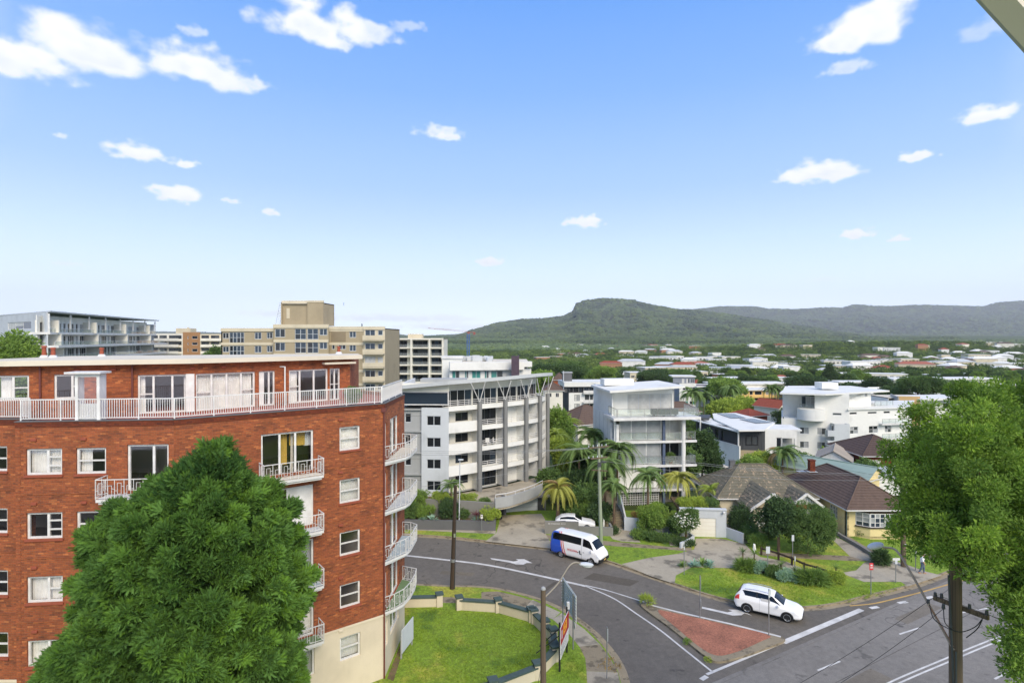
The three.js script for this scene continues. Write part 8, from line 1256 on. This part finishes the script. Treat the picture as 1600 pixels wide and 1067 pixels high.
signPost('sign_post', 'plain steel post at the left end of the agaves', ...gp(1070, 899), 2.5, [[0.08, 0.3, 2.3, back]]);
signPost('street_sign', 'small white sign on a post behind the planted row', ...gp(1201, 899), 2.4, [[0.34, 0.6, 2.15, C.greyPale]]);
signPost('street_sign', 'narrow white sign on a post by the clipped dome bush', ...gp(1240, 880), 2.5, [[0.22, 0.55, 2.25, C.greyPale]]);
signPost('street_sign', 'thin post with a small plate at the end of the fence', ...gp(1243.5, 905), 1.9, [[0.1, 0.4, 1.7, back]]);
{ const t = signPost('bus_stop_sign', 'red and white bus stop sign on the lawn near the main road', ...gp(1363, 930), 2.5, [[0.3, 0.55, 2.25, MAT(0xd0343a, { roughness: 0.5 })]]); obj('symbol', [bx(0.16, 0.1, 0.01, 0, 2.36, 0.068), bx(0.2, 0.04, 0.01, 0, 2.22, 0.068), bx(0.2, 0.04, 0.01, 0, 2.14, 0.068)], C.white, t); }
signPost('street_sign', 'small white street name sign by the concrete corner', ...gp(1402, 911), 2.1, [[0.6, 0.2, 1.95, C.white], [0.2, 0.3, 1.7, C.greyPale]]);
signPost('street_sign', 'red and white sign on the footpath left of the driveway', ...gp(752.5, 833), 1.9, [[0.22, 0.42, 1.7, MAT(0xe6e3e0)], [0.12, 0.14, 1.75, CAR.red]]);
signPost('sign_post', 'grey post half hidden under the street tree', ...gp(1433, 892), 1.8, [[0.08, 0.3, 1.6, back]]);
{ // low timber rail fence along the drive
  const pts = [[1190, 867], [1238, 874], [1262, 890], [1300, 905]], t = thing('rail_fence', 'low dark timber rail fence along the narrow drive', 'fence', [23.5, 0.12, -53.5]); const g = [[1191, 868], [1218, 876], [1239, 884], [1258, 893], [1279, 899], [1301, 907]].map(([a, b]) => gp(a, b)).map(([x, z]) => [x - 23.5, z + 53.5]);
  g.forEach(([x, z]) => obj('post', bx(0.14, 0.75, 0.14, x, 0.37, z), C.woodDark, t)); for (let i = 0; i < g.length - 1; i++) obj('rail', bar([g[i][0], 0.62, g[i][1]], [g[i + 1][0], 0.62, g[i + 1][1]], 0.12, 0.14), C.woodDark, t);
}
{ const t = thing('garden_edging', 'low dark stone edging beside the track to the yellow house', 'edging', [32, 0.12, -56]); const l = [[1293, 826], [1320, 843], [1346, 858], [1374, 876]].map(([a, b]) => gp(a, b)); for (let i = 0; i < 3; i++) { const [x0, z0] = l[i], [x1, z1] = l[i + 1]; for (let k = 0; k < 6; k++) { const a = k / 6, b = (k + 0.94) / 6; obj('stone', bar([lerp(x0, x1, a) - 32, 0.16 + 0.03 * R(), lerp(z0, z1, a) + 56], [lerp(x0, x1, b) - 32, 0.16 + 0.03 * R(), lerp(z0, z1, b) + 56], 0.26, 0.34), C.greyWall, t); } } }
// low rendered wall round the corner lawn
function lowWall(label, pts, h, h2 = h) {
  const [ox, oz] = pts[0], t = thing('low_wall', label, 'wall', [ox, 0.12, oz]), p = pts.map(([x, z]) => [x - ox, z - oz]);
  for (let i = 0; i < p.length - 1; i++) { const [x0, z0] = p[i], [x1, z1] = p[i + 1]; const m = bar([x0, h / 2, z0], [x1, h / 2, z1], 0.28, h); obj('wall', m, C.cream, t); obj('coping', bar([x0, h + 0.045, z0], [x1, h + 0.045, z1], 0.42, 0.1), C.capGreen, t); }
  for (const k of [0, ...(p.length > 2 ? p.map((_, i) => i).slice(1, -1) : []), p.length - 1]) { obj('pier', bx(0.44, h + 0.22, 0.44, p[k][0], (h + 0.22) / 2, p[k][1], 0.3), C.cream, t); obj('pier_cap', bx(0.58, 0.12, 0.58, p[k][0], h + 0.28, p[k][1], 0.3), C.capGreen, t); }
}
lowWall('short cream low wall with green coping next to the brick building', [gp(608, 950), gp(686, 948)], 0.68);
lowWall('cream low wall with green coping along the top of the corner lawn', [gp(717, 953), gp(778, 957), gp(830, 972)], 0.68);
lowWall('curved cream low wall with green coping on the right of the corner lawn', [gp(834, 974), gp(852, 992), gp(865, 1006), gp(866, 1030)], 0.68);
lowWall('cream low wall with green coping in the bottom centre foreground', [gp(867, 1034), gp(840, 1062), gp(770, 1090), gp(700, 1110)], 0.68);
{ const t = thing('notice_board', 'blank grey notice board on the lawn beside the brick building', 'board', [...gp(637, 1018)].length ? [gp(636, 1020)[0], 0.12, gp(636, 1020)[1]] : [0, 0, 0], 1.35); obj('board', rbx(1.9, 1.5, 0.05, 0.02, 0, 1.1, 0), C.greyPale, t); for (const a of [-0.85, 0.85]) obj('post', bx(0.08, 1.5, 0.08, a, 0.7, -0.06), C.greyMid, t); }
{ const [x, z] = gp(781, 812), t = thing('wheelie_bin', 'black wheelie bin standing at the garage entrance', 'bin', [x, 0.12, z]); obj('body', (() => { const g = new THREE.CylinderGeometry(0.42, 0.33, 1.0, 4, 1).rotateY(Math.PI / 4).translate(0, 0.6, 0); return g; })(), C.black, t); obj('lid', rbx(0.66, 0.07, 0.68, 0.03, 0, 1.14, 0), C.steelDark, t); for (const a of [-0.24, 0.24]) obj('wheel', new THREE.CylinderGeometry(0.12, 0.12, 0.06, 12).rotateZ(Math.PI / 2).translate(a, 0.12, -0.24), C.rubber, t); }
{ // storm drain lid and broken kerb by the corner
  const [x, z] = G(963, 1042, 0.13), t = thing('drain_inlet', 'dark kerb drain inlet with scattered dead leaves at the corner', 'drain', [x, 0.0, z], 1.1); obj('frame', bx(1.1, 0.16, 0.3, 0, 0.07, 0), C.concreteOld, t); obj('opening', bx(0.8, 0.1, 0.31, 0, 0.06, 0.005), C.black, t); stuff(scatter('dead_leaves', clump(6, 0.12, 0.06, 0.1, 77), leafMat.dry, Array.from({ length: 60 }, () => [rr(-0.7, 0.7), 0.16, rr(-0.9, 0.3), rr(0.5, 1)]), t, 0.3)); }
{ // gutter corner of the viewer's own roof, top right
  const d = 2.6, P = (px, py) => [Wx(px, d) - Wx(1570, d), Hy(py, d) - Hy(30, d)], t = thing('eave', 'pale edge of an eave cutting across the top right corner of the picture', 'eave', [Wx(1570, d), Hy(30, d), -d]);
  const strip2 = (o0, o1, z0, dep) => { const n = [65 / 88, -60 / 88], c = [[1460, -87], [1700, 173]].map(([x, y]) => [x, y]), q = ([x, y], o) => new THREE.Vector2(...P(x + n[0] * o, y + n[1] * o)); const sh = new THREE.Shape([q(c[0], o0), q(c[1], o0), q(c[1], o1), q(c[0], o1)]); return new THREE.ExtrudeGeometry(sh, { depth: dep, bevelEnabled: false }).translate(0, 0, z0); };
  obj('gutter', strip2(8, 16, -0.05, 0.12), C.fascia, t); obj('fascia', strip2(16, 30, -0.09, 0.1), C.greyMid, t); obj('soffit', strip2(30, 260, -0.12, 0.1), C.greyWall, t);
}
{ // pedestrian on the far footpath, half hidden by the street tree
  const [x, z] = gp(1443.5, 897), t = thing('person', 'person in white shirt and blue grey trousers walking beyond the street tree', 'person', [x, 0.12, z], 1.0);
  const J = (bones, res, x0, y0, sz, mat, name) => { const mc = new MarchingCubes(res, new THREE.MeshBasicMaterial(), false, false, 60000); mc.isolation = 0; const n = res, v = V3(), ab = V3(), ap = V3();
    for (let k = 0; k < n; k++) for (let j = 0; j < n; j++) for (let i = 0; i < n; i++) { v.set(x0[0] + (i / n * 2 - 1) * sz, x0[1] + (j / n * 2 - 1) * sz, x0[2] + (k / n * 2 - 1) * sz); let s = 0; for (const [a, b, r0, r1] of bones) { ab.set(b[0] - a[0], b[1] - a[1], b[2] - a[2]); ap.set(v.x - a[0], v.y - a[1], v.z - a[2]); const h = clamp(ap.dot(ab) / ab.lengthSq(), 0, 1), d = ap.addScaledVector(ab, -h).length() - lerp(r0, r1, h); s += Math.exp(-d * 45); } mc.field[k * n * n + j * n + i] = Math.log(Math.max(s, 1e-30)) / 45; }
    mc.update(); const g = new THREE.BufferGeometry(), p = mc.positionArray.slice(0, mc.count * 3), nn = mc.normalArray.slice(0, mc.count * 3); for (let i = 0; i < mc.count; i++) for (let c = 0; c < 3; c++) p[i * 3 + c] = p[i * 3 + c] * sz + x0[c]; g.setAttribute('position', new THREE.BufferAttribute(p, 3)); g.setAttribute('normal', new THREE.BufferAttribute(nn, 3)); return obj(name, g, mat, t); };
  const skin = MAT(0xb98a6c), shirt = MAT(0xeef0f2), tr = MAT(0x5a6878);
  const body = [[[0, 0.92, 0], [0, 1.36, 0], 0.125, 0.15], [[-0.15, 1.4, 0], [0.15, 1.4, 0], 0.075, 0.075], [[0, 1.42, 0], [0, 1.54, 0.01], 0.055, 0.05], [[0, 1.6, 0.02], [0, 1.68, 0.02], 0.085, 0.095], [[0, 1.6, 0.1], [0, 1.63, 0.11], 0.02, 0.015],
    [[0.19, 1.39, 0], [0.24, 1.12, -0.05], 0.052, 0.042], [[0.24, 1.12, -0.05], [0.23, 0.9, 0.06], 0.04, 0.03], [[-0.19, 1.39, 0], [-0.24, 1.12, 0.05], 0.052, 0.042], [[-0.24, 1.12, 0.05], [-0.22, 0.9, 0.17], 0.04, 0.03], [[0.23, 0.88, 0.07], [0.22, 0.76, 0.11], 0.032, 0.015], [[-0.22, 0.88, 0.18], [-0.21, 0.77, 0.23], 0.032, 0.015],
    [[0.09, 0.92, 0], [0.1, 0.5, 0.12], 0.095, 0.06], [[0.1, 0.5, 0.12], [0.1, 0.09, 0.12], 0.056, 0.04], [[-0.09, 0.92, 0], [-0.1, 0.5, -0.05], 0.095, 0.06], [[-0.1, 0.5, -0.05], [-0.1, 0.12, -0.24], 0.056, 0.04], [[0.1, 0.05, 0.1], [0.1, 0.04, 0.28], 0.045, 0.035], [[-0.1, 0.07, -0.26], [-0.1, 0.04, -0.1], 0.045, 0.035]];
  J(body, 64, [0, 0.9, 0], 0, 0.98, skin, 'body');
  J([[[0, 0.9, 0], [0, 1.36, 0], 0.14, 0.165], [[-0.15, 1.4, 0], [0.15, 1.4, 0], 0.09, 0.09], [[0.19, 1.39, 0], [0.24, 1.14, -0.045], 0.068, 0.06], [[-0.19, 1.39, 0], [-0.24, 1.14, 0.045], 0.068, 0.06]], 44, [0, 1.15, 0], 0, 0.45, shirt, 'shirt');
  J([[[-0.05, 0.93, 0], [0.05, 0.93, 0], 0.13, 0.13], [[0.09, 0.92, 0], [0.1, 0.5, 0.12], 0.108, 0.075], [[0.1, 0.5, 0.12], [0.1, 0.12, 0.12], 0.072, 0.06], [[-0.09, 0.92, 0], [-0.1, 0.5, -0.05], 0.108, 0.075], [[-0.1, 0.5, -0.05], [-0.1, 0.15, -0.22], 0.072, 0.06]], 50, [0, 0.55, 0], 0, 0.56, tr, 'trousers');
  obj('hair', new THREE.SphereGeometry(0.108, 16, 10, 0, 6.283, 0, 1.7).scale(1, 1, 1.08).rotateX(-0.35).translate(0, 1.675, 0.0), MAT(0x3a2c22), t);
}
// ------------------------------------------------------------------ the suburb and woods of the plain
{
  const marks = [[660, 193, 'the cream framed flats'], [770, 104, 'the green glazed building'], [915, 185, 'the charcoal and white block'], [1000, 68, 'the narrow white building'], [1090, 236, 'the grey stepped flats'], [1190, 262, 'the apricot flats'], [1297, 330, 'the tall pine'], [1320, 118, 'the large white building'], [1340, 300, 'the gallery building'], [1450, 150, 'the sand brick flats'], [1480, 330, 'the long white building'], [1165, 104, 'the dark clad house']];
  const place = (px, d) => { const m = marks.map((k) => [Math.abs(k[0] - px) + Math.abs(k[1] - d) * 0.25, k]).sort((a, b) => a[0] - b[0])[0][1]; return (Math.abs(m[0] - px) < 22 ? (d > m[1] ? 'behind ' : 'before ') : px < m[0] ? 'left of ' : 'right of ') + m[2]; };
  // sight lines kept open to what the photograph shows: [px0, px1, py of the lowest part seen, distance]
  const views = [[868, 940, 655, 185], [1060, 1112, 632, 236], [1112, 1150, 632, 236], [1150, 1228, 634, 262], [1222, 1420, 690, 116], [1195, 1226, 650, 160], [1398, 1560, 606, 330], [1313, 1368, 604, 300], [1404, 1510, 655, 150], [1090, 1210, 700, 101], [852, 890, 612, 228], [1285, 1312, 600, 330], [855, 880, 632, 150]];
  const clear = (px, d, r, top) => { const w = r / d * F, py = HY + (CY - top) / d * F; return views.every(([a, b, y, D]) => d > D || px + w < a || px - w > b || py > y - 2); };
  const q = rng(301), free = (x, d, r = 0) => occupied.every(([a, b, c]) => Math.hypot(x - a, d - b) > c + r);
  // trees one can pick out between the roofs
  const near = [[1130, 232, 592, 9, 'flat topped spreading tree behind the grey stepped block', 'light'], [1166, 300, 590, 8, 'wide dark tree above the apricot flats', 'dark'], [1022, 300, 578, 10, 'dark leafy tree behind the roof of the narrow white building', 'dark'], [1255, 260, 588, 9, 'broad dark tree left of the tall pine', 'dark'], [1375, 262, 590, 7, 'dark tree behind the gallery building', 'dark'], [1440, 205, 590, 7.5, 'leafy tree in front of the long white building', 'mid'], [1395, 230, 605, 6, 'rounded tree right of the large white building roof', 'dark'], [1500, 250, 598, 8, 'tree at the right end of the long white building', 'mid'], [1160, 170, 624, 5.5, 'low lime green hedge-like tree line above the solar panels', 'lime'], [1138, 168, 628, 6, 'lime green spreading tree left of the white shop', 'lime'], [1183, 175, 632, 3.4, 'round dark tree in front of the apricot flats', 'dark'], [1210, 188, 634, 3.0, 'small dark tree beside the white shop', 'dark'], [865, 230, 570, 12, 'large dark tree behind the curved building', 'dark'], [888, 300, 566, 11, 'big rounded tree above the charcoal block', 'mid'], [840, 210, 580, 8, 'tree peeping over the columns of the curved building', 'light'], [940, 330, 575, 9, 'green tree above the white roof of the charcoal block', 'light'], [1060, 330, 578, 9, 'tree left of the grey stepped block', 'mid'], [1085, 150, 650, 4, 'low green tree right of the terrace slab', 'mid'], [1230, 150, 640, 3.2, 'low tree left of the large white building', 'dark'], [1325, 210, 600, 6, 'tree peeping over the roof of the large white building', 'dark']];
  for (const [px, d, yt, r, l, m] of near) { const x = Wx(px, d), z = -d, y = plainY(x, z); tree(l, x, z, Hy(yt, d) - y, r, { y, mat: leafMat[m], geo: CL.broad, s: r > 5 ? 2.0 : 1.4, per: r > 5 ? 2.6 : 5 }); keep(x, d, r * 0.7); }
  { // tall pine
    const d = 330, x = Wx(1297, d), y = plainY(x, -d), h = Hy(569, d) - y, t = thing('norfolk_pine', 'tall dark cone shaped pine behind the large white building', 'tree', [x, y, -d]), lobes = []; for (let i = 0; i < 9; i++) { const k = i / 8; lobes.push([0, h * (0.3 + 0.68 * k), 0, lerp(5.6, 0.9, k), h * 0.06, lerp(5.6, 0.9, k)]); } obj('trunk', rod([0, 0, 0], [0, h, 0], 0.5, 0.1, 8), C.bark, t); crown(t, lobes, { geo: CL.broad, mat: leafMat.dark, per: 4, s: 1.7, seed: 4 }); }
  for (const [px, d, yt, l] of [[1142, 190, 614, 'tall palm in front of the apricot flats'], [1082, 175, 622, 'spreading palm left of the grey stepped block'], [1100, 185, 626, 'shorter palm below the grey stepped block'], [1206, 235, 612, 'palm at the right end of the apricot flats'], [1216, 240, 612, 'second palm at the right end of the apricot flats'], [1412, 280, 600, 'lone palm beyond the sand brick flats']]) { const x = Wx(px, d), y = plainY(x, -d); palm(l, x, -d, Hy(yt, d) - y, { y, n: 18, s: 2.0 }); }
  // houses scattered over the plain, ever smaller
  const wallM = [C.creamPale, C.render, C.tanPale, C.render, MAT(0xb98a68, { map: T.grain })], roofM = [C.redTile, C.roofWhite, C.brownTile, C.roofWhite, C.roofGrey, MAT(0xb8705a, { map: T.grain })];
  const spots = []; for (let i = 0; i < 5000 && spots.length < 290; i++) { const d = 150 + 2000 * Math.pow(q(), 1.35), px = rr(d < 420 ? 1020 : 840, 1640, q), x = Wx(px, d); if (!free(x, d, 9)) continue; if (d > 430 && fbm3(x / 160, d / 160, 8, 2) < 0.0) continue; if (!clear(px, d, 7, plainY(x, -d) + 6.5)) continue; spots.push([x, d, px]); keep(x, d, d > 430 ? 14 : 8); }
  spots.forEach(([x, d, px]) => {
    const z = -d, w = rr(8, 14, q) * (d > 430 ? rr(1.1, 2.2, q) : 1), l = rr(7, 11, q), two = q() < 0.4, h = (two ? 5.4 : 3) + (d > 430 ? rr(1.5, 4, q) : 0), flat = q() < 0.4 && d > 250, wi = (q() * 5) | 0, wm = wallM[wi], ri = flat ? (q() < 0.7 ? 1 : 4) : (q() * 6) | 0, rm = roofM[ri], win = d < 430 ? Array.from({ length: 3 }, (_, i) => [-w / 2 + w * (i + 0.5) / 3, h * 0.6, 1.4, 1.2, C.dark]) : [];
    simpleHouse('house', ['cream', 'white', 'tan', 'white', 'brown brick'][wi] + ' house with ' + (flat ? 'flat ' : 'tiled ') + ['red', 'white', 'brown', 'white', 'grey', 'pale red'][ri] + ' roof ' + (d < 430 ? '' : 'far off ') + place(px, d), x, z, w, l, h, h + rr(1.6, 2.6, q), wm, rm, { y: plainY(x, z) - 0.2, turn: rr(-0.6, 0.6, q), flat, step: 1.2, win, group: d < 430 ? 'houses of the near suburb' : 'far houses of the plain' });
  });
  // low pale blocks of shops, flats and sheds between them
  for (let i = 0, n = 0; i < 1500 && n < 46; i++) {
    const d = rr(270, 760, q), px = rr(980, 1640, q), x = Wx(px, d), w = rr(16, 34, q); if (!free(x, d, w * 0.45) || !clear(px, d, w / 2, plainY(x, -d) + 8)) continue; keep(x, d, w * 0.55); n++;
    const wi = (q() * 3) | 0, h = rr(5, 8.5, q), nw = Math.round(w / 4), gr = q() < 0.35;
    simpleHouse('low_block', 'long ' + ['cream', 'white', 'tan'][wi] + ' block with flat ' + (gr ? 'grey' : 'white') + ' roof, ' + place(px, d), x, -d, w, rr(10, 16, q), h, h, [C.creamPale, C.render, C.tanPale][wi], gr ? C.roofGrey : C.roofWhite, { y: plainY(x, -d) - 0.3, turn: rr(-0.35, 0.35, q), flat: true, cat: 'building', group: 'low blocks of the plain', win: Array.from({ length: nw * 2 }, (_, j) => [-w / 2 + w * ((j % nw) + 0.5) / nw, j < nw ? h * 0.72 : h * 0.3, 2.2, 1.3, j % 3 ? C.dark : C.darkGrey]) });
  }
  // individual trees of the suburb up to 420 m
  const mats = [leafMat.dark, leafMat.mid, leafMat.light, leafMat.mid, leafMat.dark], protos = [];
  for (let k = 0; k < 6; k++) { const t = tree('leafy tree among the roofs of the near suburb', -300, 200, 8, 4.2, { y: 0, seed: 900 + k, mat: mats[k % 5], geo: CL.broad, per: 4.2, s: 1.7, group: 'trees of the near suburb' }); protos.push(t); }
  let n = 0; for (let i = 0; i < 9000 && n < 250; i++) { const d = 112 + 310 * Math.sqrt(q()), px = rr(845, 1640, q), x = Wx(px, d); if (!free(x, d, 1.5)) continue; const s = rr(0.5, 1.15, q) * (d < 220 ? 0.75 : 1); if (!clear(px, d, 4.4 * s * 1.1, plainY(x, -d) + 8.2 * s * 1.1)) continue; keep(x, d, 3.2); const p = protos[n % 6], t = n < 6 ? p : p.clone(); if (n >= 6) { t.name = numbered('tree'); scene.add(t); } t.userData.label = ['dark green', 'mid green', 'pale green', 'mid green', 'dark green', 'dark green'][n % 6] + (s > 0.85 ? ' broad tree ' : ' small tree ') + place(px, d); t.position.set(x, plainY(x, -d), -d); t.rotation.y = q() * 6.28; t.scale.set(s * rr(0.9, 1.25, q), s * rr(0.75, 1.1, q), s); n++; }
  // the woods beyond, one mass
  const lists = [[], [], []], lists2 = [[], [], []];
  for (let i = 0; i < 60000; i++) { const d = 400 + 2300 * Math.pow(q(), 1.15), px = rr(560, 1660, q), x = Wx(px, d); if (d < 2100 && !free(x, d, 2)) continue; if (d < 700 && !clear(px, d, 3, plainY(x, -d) + 7)) continue; const open = fbm3(x / 120, d / 120, 6, 3); if (open < -0.25 || (d > 1000 && q() < 0.2)) continue; const s = rr(0.6, 1.3, q) * (d < 1000 ? 0.8 : 1) * (1 + 0.5 * fbm3(x / 90, d / 90, 2, 2)), y = plainY(x, -d), tone = clamp(0.42 + 1.2 * fbm3(x / 45, d / 45, 3, 3) + (q() - 0.5) * 0.75, 0, 1); if (d < 1100) lists[(q() * 3) | 0].push([x, y + 3.6 * s, -d, s, tone]); else lists2[(q() * 3) | 0].push([x, y + 3.5 * s, -d, [4.6 * s, 4.6 * s, 4.6 * s], tone]); }
  lists.forEach((l, k) => stuff(tag(scatter('woodland', CL.far[k], LEAF([0x64794e, 0x6f8553, 0x596e49][k], 0.15), l, scene, 0.6, q), 'mass of green trees covering the plain towards the mountain', 'woodland')));
  lists2.forEach((l, k) => stuff(tag(scatter('far_woodland', lump[k], farMat.wood, l, scene, 0.4, q), 'dark woods of the far plain at the foot of the mountain', 'woodland')));
  { const pts = [[1320, 588], [1360, 578], [1400, 571], [1450, 567], [1500, 565]].map(([px, py]) => { const d = (CY + 9) * F / (py - HY); return [Wx(px, d), -d]; }); struct('far_road', strip(smooth(pts, 4), -5, 5, -8.2, -9.5), MAT(0xb5b2aa, { map: T.concrete })); }
}
camera.far = 30000; camera.updateProjectionMatrix();
renderer.render(scene, camera);
